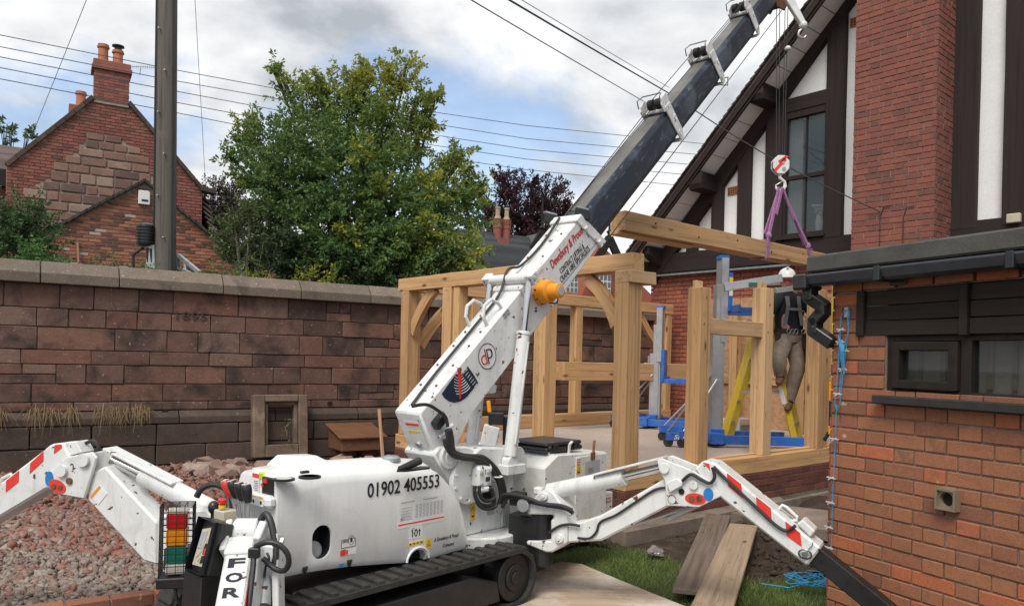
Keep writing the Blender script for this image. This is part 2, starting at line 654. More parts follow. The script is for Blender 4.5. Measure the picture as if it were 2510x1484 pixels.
speckled('joint_dark', [(0.3, (0.07, 0.052, 0.046)), (0.7, (0.15, 0.115, 0.10))], scale=5, fine=50, bump=0.5)
speckled('sandstone', [(0.28, (0.07929, 0.04717, 0.03793)), (0.5, (0.1454, 0.08252, 0.06345)), (0.72, (0.2159, 0.1297, 0.09843))],
         rnd=[(0, (0.037, 0.02673, 0.02406)), (0.10, (0.07489, 0.04717, 0.03865)), (0.2, (0.1718, 0.1022, 0.07876)), (0.32, (0.1101, 0.0629, 0.04959)), (0.45, (0.1541, 0.08492, 0.06564)), (0.55, (0.0837, 0.05032, 0.04157)), (0.68, (0.1982, 0.09828, 0.07001)), (0.8, (0.1366, 0.0629, 0.0474)), (0.9, (0.185, 0.1297, 0.1021)), (1, (0.2202, 0.11, 0.07658))],
         scale=4.5, fine=55, bump=0.55, bdist=0.008, stain=((0.037, 0.02752, 0.02479), 2.1, 0.49, 0.2), spots=((0.3172, 0.2438, 0.1969), 30, 0.67))
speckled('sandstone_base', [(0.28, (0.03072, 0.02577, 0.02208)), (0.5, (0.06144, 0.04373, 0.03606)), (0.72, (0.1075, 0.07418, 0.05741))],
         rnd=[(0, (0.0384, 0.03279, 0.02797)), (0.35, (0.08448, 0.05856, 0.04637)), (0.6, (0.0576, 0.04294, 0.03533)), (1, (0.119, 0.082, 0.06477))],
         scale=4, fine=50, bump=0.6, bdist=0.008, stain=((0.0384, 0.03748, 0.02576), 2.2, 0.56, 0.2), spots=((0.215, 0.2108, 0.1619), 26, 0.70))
speckled('coping_stone', [(0.28, (0.0936, 0.0722, 0.05625)), (0.5, (0.156, 0.1254, 0.0975)), (0.72, (0.234, 0.1938, 0.15))],
         rnd=[(0, (0.1248, 0.0988, 0.07875)), (1, (0.2028, 0.1634, 0.1312))], scale=4, fine=45, bump=0.5, bdist=0.007,
         stain=((0.0663, 0.0532, 0.045), 2.3, 0.57, 0.2), spots=((0.3666, 0.342, 0.285), 30, 0.67))
speckled('frame_stone', [(0.3, (0.11, 0.078, 0.06)), (0.7, (0.20, 0.145, 0.105))], scale=5, fine=60, bump=0.6, bdist=0.008,
         stain=((0.30, 0.235, 0.165), 2.2, 0.6, 0.14), spots=((0.06, 0.05, 0.042), 40, 0.68))
speckled('gable_stone', [(0.3, (0.1476, 0.084, 0.0672)), (0.7, (0.2378, 0.1428, 0.1092))],
         rnd=[(0, (0.1066, 0.0756, 0.0672)), (0.4, (0.1968, 0.1092, 0.084)), (0.8, (0.246, 0.147, 0.1134)), (1, (0.2952, 0.2268, 0.1848))], scale=3, fine=30, bump=0.4)
speckled('rubble', [(0.3, (0.16, 0.12, 0.10)), (0.7, (0.27, 0.20, 0.165))],
         isl=[(0, (0.20, 0.17, 0.148)), (0.25, (0.31, 0.275, 0.24)), (0.45, (0.17, 0.14, 0.12)), (0.6, (0.24, 0.195, 0.165)), (0.72, (0.20, 0.105, 0.08)), (0.84, (0.28, 0.125, 0.09)), (0.9, (0.15, 0.085, 0.068)), (1, (0.38, 0.34, 0.295))], scale=9, fine=60, bump=0.15)
speckled('rubble_red', [(0.3, (0.19, 0.09, 0.065)), (0.7, (0.28, 0.14, 0.10))],
         isl=[(0, (0.20, 0.085, 0.065)), (0.3, (0.27, 0.12, 0.088)), (0.5, (0.14, 0.075, 0.06)), (0.65, (0.19, 0.15, 0.128)), (0.85, (0.25, 0.20, 0.172)), (1, (0.23, 0.10, 0.075))], scale=9, fine=60, bump=0.15)
speckled('broken_stone', [(0.3, (0.16, 0.115, 0.095)), (0.7, (0.30, 0.22, 0.18))],
         rnd=[(0, (0.20, 0.155, 0.135)), (0.5, (0.26, 0.15, 0.12)), (1, (0.31, 0.24, 0.20))], scale=6, fine=40, bump=0.6)
speckled('soil', [(0.3, (0.028, 0.019, 0.013)), (0.5, (0.05, 0.034, 0.024)), (0.72, (0.09, 0.064, 0.046))], scale=5, fine=45, bump=0.9, bdist=0.02, spots=((0.20, 0.16, 0.13), 45, 0.70), coord='Object')
speckled('rubble_bed', [(0.3, (0.10, 0.068, 0.055)), (0.7, (0.18, 0.125, 0.10))], scale=7, fine=45, bump=0.9, bdist=0.02)
speckled('concrete_slab', [(0.3, (0.35, 0.285, 0.245)), (0.7, (0.43, 0.355, 0.305))], scale=1.3, fine=50, bump=0.15, bdist=0.003, stain=((0.29, 0.235, 0.20), 1.0, 0.6, 0.2))
speckled('concrete_old', [(0.3, (0.15, 0.12, 0.10)), (0.7, (0.26, 0.21, 0.17))], scale=3, fine=50, bump=0.4, stain=((0.08, 0.06, 0.045), 2, 0.58, 0.15))
speckled('roof_felt', [(0.3, (0.048, 0.048, 0.045)), (0.7, (0.088, 0.088, 0.08))], scale=4, fine=160, bump=0.6, bdist=0.004, stain=((0.17, 0.16, 0.13), 3, 0.62, 0.15))
speckled('render_white', [(0.3, (0.726, 0.726, 0.726)), (0.7, (0.836, 0.836, 0.8305))], scale=1.1, fine=35, bump=0.15, rough=0.9, stain=((0.572, 0.561, 0.55), 1.4, 0.64, 0.2))
speckled('slate', [(0.3, (0.05, 0.055, 0.06)), (0.7, (0.095, 0.10, 0.105))], isl=[(0, (0.045, 0.05, 0.055)), (1, (0.12, 0.125, 0.13))], scale=4, fine=30, bump=0.3, rough=0.6)
speckled('roof_tile', [(0.3, (0.06, 0.045, 0.042)), (0.7, (0.12, 0.085, 0.075))], isl=[(0, (0.05, 0.04, 0.04)), (1, (0.14, 0.10, 0.09))], scale=4, fine=30, bump=0.3)
speckled('verge_tile', [(0.3, (0.03, 0.026, 0.026)), (0.7, (0.075, 0.062, 0.058))], scale=8, fine=60, bump=0.5, rnd=[(0, (0.03, 0.025, 0.025)), (1, (0.085, 0.07, 0.065))])
speckled('terracotta', [(0.3, (0.34, 0.13, 0.075)), (0.7, (0.46, 0.19, 0.11))], scale=5, fine=40, bump=0.2)
speckled('buff_pot', [(0.3, (0.30, 0.25, 0.17)), (0.7, (0.42, 0.35, 0.24))], scale=5, fine=40, bump=0.2)
wood('oak', (0.55, 0.34, 0.17), (0.35, 0.19, 0.082))
wood('oak_fresh', (0.57, 0.38, 0.215), (0.39, 0.235, 0.115))
wood('dark_timber', (0.030, 0.0205, 0.0195), (0.014, 0.0098, 0.0095), knots=False, rough=0.8, bump=0.4)
wood('stained_board', (0.026, 0.019, 0.015), (0.012, 0.009, 0.007), knots=False, rough=0.75, bump=0.4)
wood('plank_wet', (0.19, 0.145, 0.115), (0.085, 0.062, 0.048), rough=0.75, wear=((0.05, 0.036, 0.028), 4, 0.6), bump=0.6)
wood('plank_dry', (0.36, 0.275, 0.195), (0.21, 0.15, 0.10), rough=0.8, wear=((0.16, 0.115, 0.08), 5, 0.58), bump=0.6)
wood('box_wood', (0.21, 0.105, 0.058), (0.115, 0.055, 0.03), knots=False, rough=0.45)
wood('stake_wood', (0.30, 0.19, 0.115), (0.18, 0.105, 0.06), knots=False)
wood('pole_wood', (0.15, 0.135, 0.12), (0.05, 0.044, 0.04), knots=False, grain=30, rough=0.85, wear=((0.16, 0.135, 0.11), 2.5, 0.6), bump=0.9)
wood('ply_muddy', (0.46, 0.365, 0.275), (0.34, 0.25, 0.175), knots=False, rough=0.75, wear=((0.62, 0.555, 0.48), 1.8, 0.45), bump=0.2)
painted('white_paint', (0.70, 0.715, 0.71))
painted('white_plastic', (0.74, 0.75, 0.745), chip_at=0.76, rough=0.3, dirt=0.22)
painted('white_box_paint', (0.68, 0.685, 0.66), chip_at=0.67, dirt=0.55, dirtcol=(0.36, 0.30, 0.2))
painted('blue_paint', (0.018, 0.12, 0.46), chip_at=0.72, rough=0.4, dirt=0.35)
painted('yellow_ladder', (0.72, 0.50, 0.03), chips=(0.2, 0.15, 0.05), chip_at=0.74)
painted('orange_paint', (0.80, 0.30, 0.015), chip_at=0.78, rough=0.35, dirt=0.1)
painted('red_paint', (0.62, 0.035, 0.025), chip_at=0.75, dirt=0.15)
b = NB('boom_black')
v = b.vec(rand=True)
n1 = b.noise(v, 1.8, 7, 0.65, 0.6)
c = b.ramp(n1, [(0.30, (0.008, 0.013, 0.024)), (0.53, (0.014, 0.022, 0.038)), (0.60, (0.05, 0.066, 0.088)), (0.75, (0.11, 0.13, 0.15))])
n2 = b.noise(b.vec((1, 4, 4)), 9, 5, 0.6)
c = b.mix(b.math('MULTIPLY', b.ramp(n2, [(0.60, (0, 0, 0)), (0.68, (1, 1, 1))]), 0.45), c, (0.22, 0.23, 0.23))
b.done(c, 0.42, 0.0, 0.4)
simple('boom_top_sky_tone', (0.12, 0.115, 0.105), 0.4, 0.1, var=.35, scale=4)  # sky reflection on the boom's top faces, put into the colour
simple('carving', (0.062, 0.04, 0.034), .9)
simple('black_steel', (0.018, 0.018, 0.019), 0.45, 0.2, var=0.4, bump=0.2)
simple('black_plastic', (0.016, 0.017, 0.019), 0.35, var=0.3)
simple('rubber', (0.028, 0.027, 0.026), 0.8, var=0.4, scale=14, bump=0.4)
simple('hose_rubber', (0.02, 0.021, 0.023), 0.5, var=0.3)
simple('track_mud', (0.033, 0.030, 0.027), 0.9, var=0.5, scale=18, bump=0.6)
simple('chrome', (0.62, 0.62, 0.62), 0.13, 1.0, var=0.05)
simple('steel', (0.36, 0.36, 0.36), 0.35, 0.9, var=0.15)
simple('galvanised', (0.40, 0.42, 0.43), 0.5, 0.6, var=0.2)
simple('alloy', (0.50, 0.51, 0.52), 0.38, 0.75, var=0.1)
simple('rust', (0.17, 0.075, 0.035), 0.8, var=0.5, scale=20)
simple('lead', (0.20, 0.215, 0.23), 0.55, 0.3, var=0.2)
simple('gutter_plastic', (0.030, 0.034, 0.040), 0.3, var=0.2)
simple('blackish_trim', (0.020, 0.0155, 0.013), 0.7, spec=.25, var=0.3, bump=0.2)
simple('sill_dark', (0.022, 0.021, 0.02), 0.75, var=0.3)
simple('vent_plastic', (0.20, 0.155, 0.105), 0.55, var=0.1)
simple('void', (0.006, 0.006, 0.006), 0.9)
simple('ink_black', (0.012, 0.014, 0.022), 0.45, var=0.1)
simple('ink_red', (0.50, 0.025, 0.03), 0.45, var=0.1)
simple('sticker_white', (0.72, 0.73, 0.72), 0.35, var=0.06)
simple('sticker_grey', (0.38, 0.39, 0.40), 0.4, var=0.1)
simple('sticker_yellow', (0.78, 0.50, 0.02), 0.4, var=0.08)
simple('sticker_blue', (0.02, 0.19, 0.50), 0.4, var=0.1)
simple('sticker_navy', (0.012, 0.022, 0.045), 0.4, var=0.1)
simple('sticker_red', (0.68, 0.045, 0.03), 0.4, var=0.08)
simple('lens_red', (0.42, 0.012, 0.012), 0.12, var=0.2)
simple('lens_amber', (0.72, 0.24, 0.01), 0.12, var=0.2)
simple('lens_green', (0.01, 0.14, 0.105), 0.12, var=0.2)
simple('lens_clear', (0.55, 0.52, 0.46), 0.2, var=0.1)
simple('lens_yellow', (0.55, 0.60, 0.04), 0.12, var=0.15)
simple('purple_web', (0.30, 0.135, 0.27), 0.85, var=0.25, scale=30, bump=0.3)
simple('rope_blue', (0.03, 0.24, 0.46), 0.7, var=0.3, scale=40)
simple('tie_pale', (0.50, 0.52, 0.55), 0.7, var=0.2)
simple('tie_green', (0.30, 0.52, 0.10), 0.7, var=0.2)
simple('wire_rope', (0.05, 0.05, 0.05), 0.5, 0.6, var=0.2)
simple('cable_black', (0.02, 0.02, 0.022), 0.6, var=0.2)
simple('overhead', (0.10, 0.105, 0.11), 0.6, var=0.1)
simple('osb_edge', (0.42, 0.27, 0.15), 0.8)
simple('cardboard_white', (0.62, 0.61, 0.60), 0.8, var=0.06)
simple('cardboard_brown', (0.38, 0.26, 0.17), 0.85, var=0.08)
simple('cream_paint', (0.48, 0.44, 0.34), 0.5, var=0.08)
simple('clear_bag', (0.17, 0.155, 0.145), 0.25, var=0.25, scale=12)
simple('window_white', (0.70, 0.70, 0.68), 0.5, var=0.05)
simple('curtain', (0.50, 0.52, 0.55), 0.9, var=0.06)
simple('blind_strip', (0.26, 0.215, 0.17), 0.8, var=0.15)
simple('soffit_white', (0.84, 0.83, 0.82), .8, var=.05)
simple('blind_cream', (0.42, 0.385, 0.33), .9, var=.2, scale=5)
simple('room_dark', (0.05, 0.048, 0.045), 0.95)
simple('vase_white', (0.62, 0.64, 0.64), 0.35, var=0.06)
simple('helmet_white', (0.80, 0.80, 0.79), 0.25, var=0.03)
simple('skin', (0.48, 0.255, 0.18), 0.5, var=0.1, scale=20)
simple('hair', (0.06, 0.04, 0.03), 0.7)
simple('shirt_navy', (0.012, 0.014, 0.020), 0.9, var=0.35, scale=16, bump=0.3)
simple('trousers', (0.25, 0.195, 0.155), 0.9, var=0.25, scale=12, bump=0.4)
simple('boots', (0.13, 0.065, 0.035), 0.8, var=0.3)
simple('leather', (0.022, 0.018, 0.016), 0.55, var=0.3)
simple('strap_grey', (0.15, 0.15, 0.155), 0.7, var=0.2)
simple('plastic_sheet', (0.06, 0.06, 0.06), 0.4)
glass('pane_dark', (0.02, 0.024, 0.027), 0.03, 0.32)
glass('pane_sky', (0.05, 0.075, 0.085), 0.04, 0.42)
glass('pane_far', (0.10, 0.12, 0.14), 0.06, 0.8)
glass('visor', (0.05, 0.03, 0.03), 0.1, 0.6)
b = NB('osb')
v = b.vec((1, 1, 1))
vo = b.n('ShaderNodeTexVoronoi')
vo.inputs['Scale'].default_value = 26
b.L.new(b.vec((1, 0.4, 1)), vo.inputs['Vector'])
c = b.ramp(vo.outputs['Color'], [(0.1, (0.33, 0.175, 0.085)), (0.5, (0.43, 0.25, 0.135)), (0.9, (0.52, 0.33, 0.19))])
c = b.mix(0.4, c, b.ramp(b.noise(v, 2.0), [(0.3, (0.32, 0.165, 0.085)), (0.7, (0.47, 0.275, 0.15))]))
b.done(c, 0.7, 0, 0.3)
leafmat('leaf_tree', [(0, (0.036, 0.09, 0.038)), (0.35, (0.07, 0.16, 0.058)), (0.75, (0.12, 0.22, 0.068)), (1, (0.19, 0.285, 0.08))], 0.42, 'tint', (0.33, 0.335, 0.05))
leafmat('leaf_dark', [(0, (0.020, 0.036, 0.017)), (0.6, (0.042, 0.07, 0.028)), (1, (0.08, 0.115, 0.045))], 0.3)
leafmat('leaf_elder', [(0, (0.035, 0.075, 0.028)), (0.6, (0.07, 0.135, 0.048)), (1, (0.12, 0.20, 0.075))], 0.35)
leafmat('leaf_olive', [(0, (0.06, 0.095, 0.04)), (0.6, (0.125, 0.165, 0.065)), (1, (0.20, 0.23, 0.095))], 0.38)
leafmat('leaf_purple', [(0, (0.024, 0.013, 0.018)), (0.6, (0.058, 0.028, 0.036)), (1, (0.12, 0.06, 0.068))], 0.35)
leafmat('leaf_brown', [(0, (0.022, 0.020, 0.015)), (0.6, (0.05, 0.042, 0.032)), (1, (0.08, 0.068, 0.048))], 0.2)
leafmat('leaf_fresh', [(0, (0.045, 0.11, 0.03)), (0.6, (0.085, 0.18, 0.05)), (1, (0.15, 0.26, 0.075))], 0.35)
leafmat('leaf_yellow', [(0, (0.12, 0.16, 0.02)), (0.6, (0.25, 0.27, 0.03)), (1, (0.38, 0.34, 0.05))], 0.35)
leafmat('grass_blade', [(0, (0.075, 0.13, 0.03)), (0.5, (0.145, 0.22, 0.05)), (0.85, (0.20, 0.26, 0.07)), (1, (0.26, 0.235, 0.11))], 0.35)
leafmat('straw', [(0, (0.15, 0.105, 0.055)), (0.6, (0.24, 0.17, 0.09)), (1, (0.34, 0.25, 0.14))], 0.3)
leafmat('petal', [(0, (0.5, 0.52, 0.48)), (1, (0.7, 0.7, 0.66))], 0.3)
simple('bark', (0.05, 0.042, 0.034), 0.9, var=0.4, scale=12, bump=0.6)
simple('bark_pale', (0.15, 0.14, 0.11), 0.9, var=0.3, scale=12)
b = NB('far_grass')
b.done(b.ramp(b.noise(b.vec(), 0.8, 8), [(0.3, (0.03, 0.05, 0.015)), (0.7, (0.075, 0.10, 0.03))]), 0.95)

# ------------------------------------------------------------------ planes of the place
DB = hd(49.3)                                   # long front of the oak frame, hanging beam
DA = Vector((-DB.y, DB.x, 0))                   # short side of the oak frame, gable of the house
C0 = onz(1530, 1151, 0.57); C0.z = 0
FB = Plane(C0, DB)
FA = Plane(C0 + DA * 3.85, -DA)                 # measured left (far) to right (near)
WALL = Plane(at(985, 876, 11.8), hd(57.3))
HOUSE = Plane((2.6, 14.5), -DA)
ANNEX = Plane((2.046, 4.9), Vector((0.438, -0.899, 0)))
COT = Plane(at(270, 600, 20.0), hd(59))         # old cottage behind the wall
LEAN = Plane(at(300, 600, 18.6), hd(59))        # its low lean-to
UP = Vector((0, 0, 1))

def inside(poly, x, y):
 r = False
 n = len(poly)
 for i in range(n):
  x0, y0 = poly[i]
  x1, y1 = poly[(i + 1) % n]
  if (y0 > y) != (y1 > y) and x < (x1 - x0) * (y - y0) / (y1 - y0) + x0:
   r = not r
 return r

def bond(t0, t1, z0, z1, course, L, joint, kind='flemish', shift=0.0, rr=random):
 """Rectangles (t_centre, z_centre, length, height) of a brick bond."""
 out = []
 row = 0
 z = z1
 Hd = L / 2
 while z - course > z0 - 1e-6:
  t = t0 - (row % 2) * (0.75 * L if kind == 'flemish' else L / 2) - shift
  i = 0
  while t < t1:
   ln = L if (kind == 'stretcher' or i % 2 == 0) else Hd
   if kind == 'english':
    ln = L if row % 4 < 3 else Hd
   a, b_ = max(t, t0), min(t + ln, t1)
   if b_ - a > 0.04:
    out.append(((a + b_) / 2, z - course / 2, b_ - a - joint, course - joint))
   t += ln
   i += 1
  z -= course
  row += 1
 return out

def lay(parent, plane, rects, meshes, name, off=0.0, jit=0.004):
 ang = math.atan2(plane.d.y, plane.d.x)
 for t, z, l, h in rects:
  me, L0, H0 = random.choice(meshes)
  place(me, name, parent, plane.pt(t, z, off + random.uniform(-jit, jit)), ang, (l / L0, 1, h / H0))

def lay_mass(parent, plane, rects, name, mat, depth=0.06, off=0.0):
 mb = MB()
 for t, z, l, h in rects:
  j = random.uniform(-0.003, 0.003)
  c = plane.pt(t, z, off + depth / 2 + j)
  mb.box(c, (l, depth, h), (plane.d, plane.n, UP))
 o = mb.build(name, mat, parent)
 o['kind'] = 'stuff'
 return o

def brick_set(mat, l, h, d=0.06, n=4, jit=0.0015, bev=0.004):
 out = []
 for i in range(n):
  me = unit_brick('brick', l, h, d, bev, jit, i)
  me.materials.append(MATS[mat])
  out.append((me, l, h))
 return out

# ------------------------------------------------------------------ ground
def sheet(name, poly, z, mat, th=0.0):
 mb = MB()
 if th:
  mb.prism([(p[0], p[1]) for p in poly], (0, 0, z - th), (1, 0, 0), (0, 1, 0), (0, 0, 1), th)
 else:
  mb.add([(p[0], p[1], z) for p in poly], [tuple(range(len(poly)))])
 return mb.build(name, mat)

def hgt(x, y):
 """height of the rubble ground: a low mound that rises to the stone wall"""
 p = Vector((x, y, 0))
 dw = -(p - WALL.p0).dot(WALL.n)
 m = 0.11 * math.exp(-((dw - 0.9) / 1.0) ** 2) + 0.05 * math.sin(x * 2.1 + 1) * math.sin(y * 1.7)
 return max(-0.02, m)

far = 500
tag(sheet('ground', [(-far, -60), (far, -60), (far, 900), (-far, 900)], -0.06, 'soil'), kind='structure')
# rubble bed: fine grid from the crane to the stone wall
xs = np.linspace(-16, 0.4, 90)
ys = np.linspace(-3, 12.5, 90)
V, Fc = [], []
for j, y in enumerate(ys):
 for i, x in enumerate(xs):
  V.append((x, y, hgt(x, y) - 0.012))
for j in range(len(ys) - 1):
 for i in range(len(xs) - 1):
  a = j * len(xs) + i
  c = Vector(((xs[i] + xs[i + 1]) / 2, (ys[j] + ys[j + 1]) / 2, 0))
  q_ = c - Vector((-.04, 5.08, 0))
  if (c - WALL.p0).dot(WALL.n) < 0.15 and not (q_.dot(hd(41)) > -1.3 and q_.dot(Vector((-hd(41).y, hd(41).x, 0))) < .2):
   Fc.append((a, a + 1, a + len(xs) + 1, a + len(xs)))
tag(mesh_np('rubble_bed', np.array(V), np.array(Fc), 'rubble_bed'), kind='structure')
# garden ground behind the stone wall
g0 = WALL.pt(-60, 0, 0.3)
g1 = WALL.pt(7.2, 0, 0.3)
tag(sheet('garden_ground', [(g0.x, g0.y), (g1.x, g1.y), (g1.x + 60, g1.y + 160), (g0.x - 60, g0.y + 240)], 1.15, 'far_grass', 0.3), kind='structure')

# ------------------------------------------------------------------ stone boundary wall
wt0, wt1 = -9.0, 6.6
sw = thing('stone_wall', 'old red sandstone boundary wall with weathered coping, date 1895 carved in one block', 'wall', WALL.pt(-2, 0))
zc = WALL.uv(200, 700)[1]                       # underside of the coping
core = MB()
core.box(WALL.pt((wt0 + wt1) / 2, zc / 2, 0.24), (wt1 - wt0, 0.42, zc), (WALL.d, WALL.n, UP))
core.build('mortar_core', 'joint_dark', sw)
rowpx = [700, 758, 803, 858, 893, 940, 985, 1007]
zr = [WALL.uv(200, y)[1] for y in rowpx]
num_t, num_z = WALL.uv(470, 775)
stones = []
for i in range(len(zr) - 1):
 za, zb = zr[i + 1], zr[i]
 t = wt0 + random.uniform(-0.4, 0)
 while t < wt1:
  ln = random.uniform(0.34, 0.95) * (0.75 + 0.8 * (zb - za))
  if i == len(zr) - 2:
   ln *= 1.4
  if i == 1 and t < num_t < t + ln + 0.45:
   if num_t - 0.24 - t > 0.2:
    stones.append((t, num_t - 0.24, za, zb, 0))
   stones.append((num_t - 0.24, num_t + 0.24, za, zb, 0))
   t = num_t + 0.24
   continue
  if random.random() < 0.07 and zb - za > 0.18:
   zm_ = za + (zb - za) * random.uniform(0.35, 0.65)
   k = random.uniform(0.4, 0.6)
   stones.append((t, t + ln, za, zm_, 0))
   stones.append((t, t + ln * k, zm_, zb, 0))
   stones.append((t + ln * k, t + ln, zm_, zb, 0))
  else:
   stones.append((t, t + ln, za, zb, 0))
  t += ln
zp = zr[-1]
ang_w = math.atan2(WALL.d.y, WALL.d.x)

def rough_stone(l, h, d, mat, bev=0.007, jit=0.004, name='stone'):
 bm = bmesh.new()
 nx = max(1, int(l / 0.22))
 bmesh.ops.create_cube(bm, size=1)
 for v in bm.verts:
  v.co.x *= l
  v.co.y = (v.co.y + 0.5) * d
  v.co.z *= h
 if nx > 1:
  ee = [e for e in bm.edges if abs(e.verts[0].co.x - e.verts[1].co.x) > l * 0.9]
  bmesh.ops.subdivide_edges(bm, edges=ee, cuts=nx - 1)
 ed = [e for e in bm.edges if e.calc_face_angle(0) > 0.5]
 bmesh.ops.bevel(bm, geom=ed, offset=bev, segments=1, affect='EDGES')
 for v in bm.verts:
  if v.co.y < d * 0.6:
   v.co.y += random.uniform(-jit, jit)
   v.co.x += random.uniform(-jit, jit) * 0.6
   v.co.z += random.uniform(-jit, jit) * 0.6
 me = bpy.data.meshes.new(name)
 bm.to_mesh(me)
 bm.free()
 me.materials.append(MATS[mat])
 return me

frame_t0 = WALL.uv(622, 1000)[0]
for a, b_, za, zb, _ in stones:
 l, h = b_ - a - 0.009, zb - za - 0.009
 if l < 0.06:
  continue
 place(rough_stone(l, h, 0.2, 'sandstone'), 'stone', sw, WALL.pt((a + b_) / 2, (za + zb) / 2, random.uniform(-0.012, 0.008)), ang_w)
# chamfered plinth course and darker base courses
t = wt0
while t < wt1:
 ln = random.uniform(0.7, 1.3)
 mb = MB()
 poly = [(0.2, 0), (-0.085, 0), (-0.085, -0.10), (-0.085, -0.16), (0.2, -0.16)]
 poly = [(0.2, 0.0), (0.0, 0.0), (-0.08, -0.075), (-0.08, -0.16), (0.2, -0.16)]
 mb.prism(poly, WALL.pt(t + 0.006, zp - 0.008), WALL.n, UP, WALL.d, ln - 0.012)
 mb.build('plinth_stone', 'sandstone_base', sw, bevel=0.006)
 t += ln
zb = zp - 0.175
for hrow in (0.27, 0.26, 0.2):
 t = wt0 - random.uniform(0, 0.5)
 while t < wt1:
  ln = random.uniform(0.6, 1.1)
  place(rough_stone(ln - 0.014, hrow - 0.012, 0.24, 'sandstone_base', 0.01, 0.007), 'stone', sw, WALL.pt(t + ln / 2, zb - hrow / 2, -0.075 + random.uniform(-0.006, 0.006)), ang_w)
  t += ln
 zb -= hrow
# coping
t = wt0 + 0.25
joints = [wt0] + sorted(WALL.uv(px, 680)[0] for px in (100, 292, 545, 735, 905)) + [WALL.uv(905, 680)[0] + k for k in (1.35, 2.6, 3.9, 5.0)]
jj = [j for j in joints if j < wt1] + [wt1]
for a, b_ in zip(jj[:-1], jj[1:]):
 if b_ - a > 2.2:
  mids = [a + (b_ - a) / 2]
 else:
  mids = []
 for p, q in zip([a] + mids, mids + [b_]):
  mb = MB()
  prof = [(-0.11, 0.0), (-0.115, 0.125), (-0.095, 0.14), (0.02, 0.27), (0.36, 0.27), (0.52, 0.135), (0.52, 0.0)]
  mb.prism(prof, WALL.pt(p + 0.005, zc + random.uniform(-0.004, 0.004)), WALL.n, UP, WALL.d, q - p - 0.01)
  mb.build('coping_stone', 'coping_stone', sw, bevel=0.008)
text('1895', 'carved_date', sw, 'carving', WALL.pt(num_t - 0.19, num_z - 0.045, -0.016), WALL.d, UP, 0.105, 0.38, depth=0.006)
hole_t, hole_z = WALL.uv(808, 987)
mb = MB(); mb.prism([(-.04, -.025), (.035, -.02), (.03, .03), (-.03, .02)], WALL.pt(hole_t, hole_z, -0.022), WALL.d, UP, WALL.n, 0.01); mb.build('drain_hole', 'void', sw)
hole_t, hole_z = WALL.uv(404, 1018)
mb = MB(); mb.prism([(-.04, -.025), (.035, -.02), (.03, .03), (-.03, .02)], WALL.pt(hole_t, hole_z + .06, -0.022), WALL.d, UP, WALL.n, 0.01); mb.build('drain_hole', 'void', sw)

# ------------------------------------------------------------------ brick annex on the right
A = ANNEX
an = thing('brick_annex', 'low flat-roofed red brick annex with dark timber window, near right', 'building', A.pt(0.8, 0))
aL = 3.2
zg = A.uv(2100, 690)[1]                         # underside of gutter
z_sill_t = A.uv(2180, 966)
z_board_b = A.uv(2300, 820)[1]
z_board_t = A.uv(2300, 698)[1]
t_board = A.uv(2102, 780)[0]
t_win = A.uv(2168, 900)[0]
z_win_b = A.uv(2240, 972)[1]
mbm = MB()
mbm.bb((0.012, 0.012, -0.1), (aL, 0.12, z_win_b))
mbm.bb((0.012, 0.012, z_win_b), (t_win, 0.12, z_board_t))
mbm.bb((0.012, 0.012, z_board_t + .0), (aL, 0.12, zg + .03))
MA = Matrix((A.d, A.n, UP)).transposed().to_4x4(); MA.translation = A.p0
mbm.v = [tuple(MA @ Vector(v)) for v in mbm.v]
mbm.build('mortar_core', 'annex_mortar', an)
# return wall and back so that the annex is a solid building
mb = MB(MA); mb.bb((0.01, 0.125, -0.1), (0.13, 3.2, zg + .03)); mb.bb((aL - .12, 0.125, -.1), (aL, 3.2, zg + .03)); mb.bb((0.14, 3.1, -.1), (aL - .13, 3.2, zg + .03))
rw_ = mb.build('return_wall', 'mortar', an)
RT_ = Plane(A.pt(0, 0, 3.2), -A.n)
lay_mass(rw_, RT_, bond(0, 3.19, -.05, zg, .0845, .26, .0095), 'brickwork', 'annex_mass', .03, -.022)
course = 0.0845
bs = brick_set('annex_brick', 0.25, 0.0745)
rects = []
for t, z, l, h in bond(0.0, aL, -0.05, z_board_t - 0.005, course, 0.26, 0.0095):
 a, b_ = t - l / 2, t + l / 2
 if z > z_board_b and b_ > t_board:
  b_ = t_board - 0.01
 elif z > z_win_b and b_ > t_win:
  b_ = t_win - 0.006
 if b_ - a > 0.012:
  rects.append(((a + b_) / 2, z, b_ - a, h))
lay(an, A, rects, bs, 'brick')
# brick-on-edge course under the gutter
t = 0.0
while t < aL:
 l = 0.223 if random.random() < 0.55 else 0.108
 me, L0, H0 = random.choice(bs)
 place(me, 'brick', an, A.pt(t + l / 2, z_board_t + 0.036, random.uniform(-0.012, -0.002) - 0.012), math.atan2(A.d.y, A.d.x), (l / L0 * .97, 1, 0.062 / H0))
 t += l + 0.01
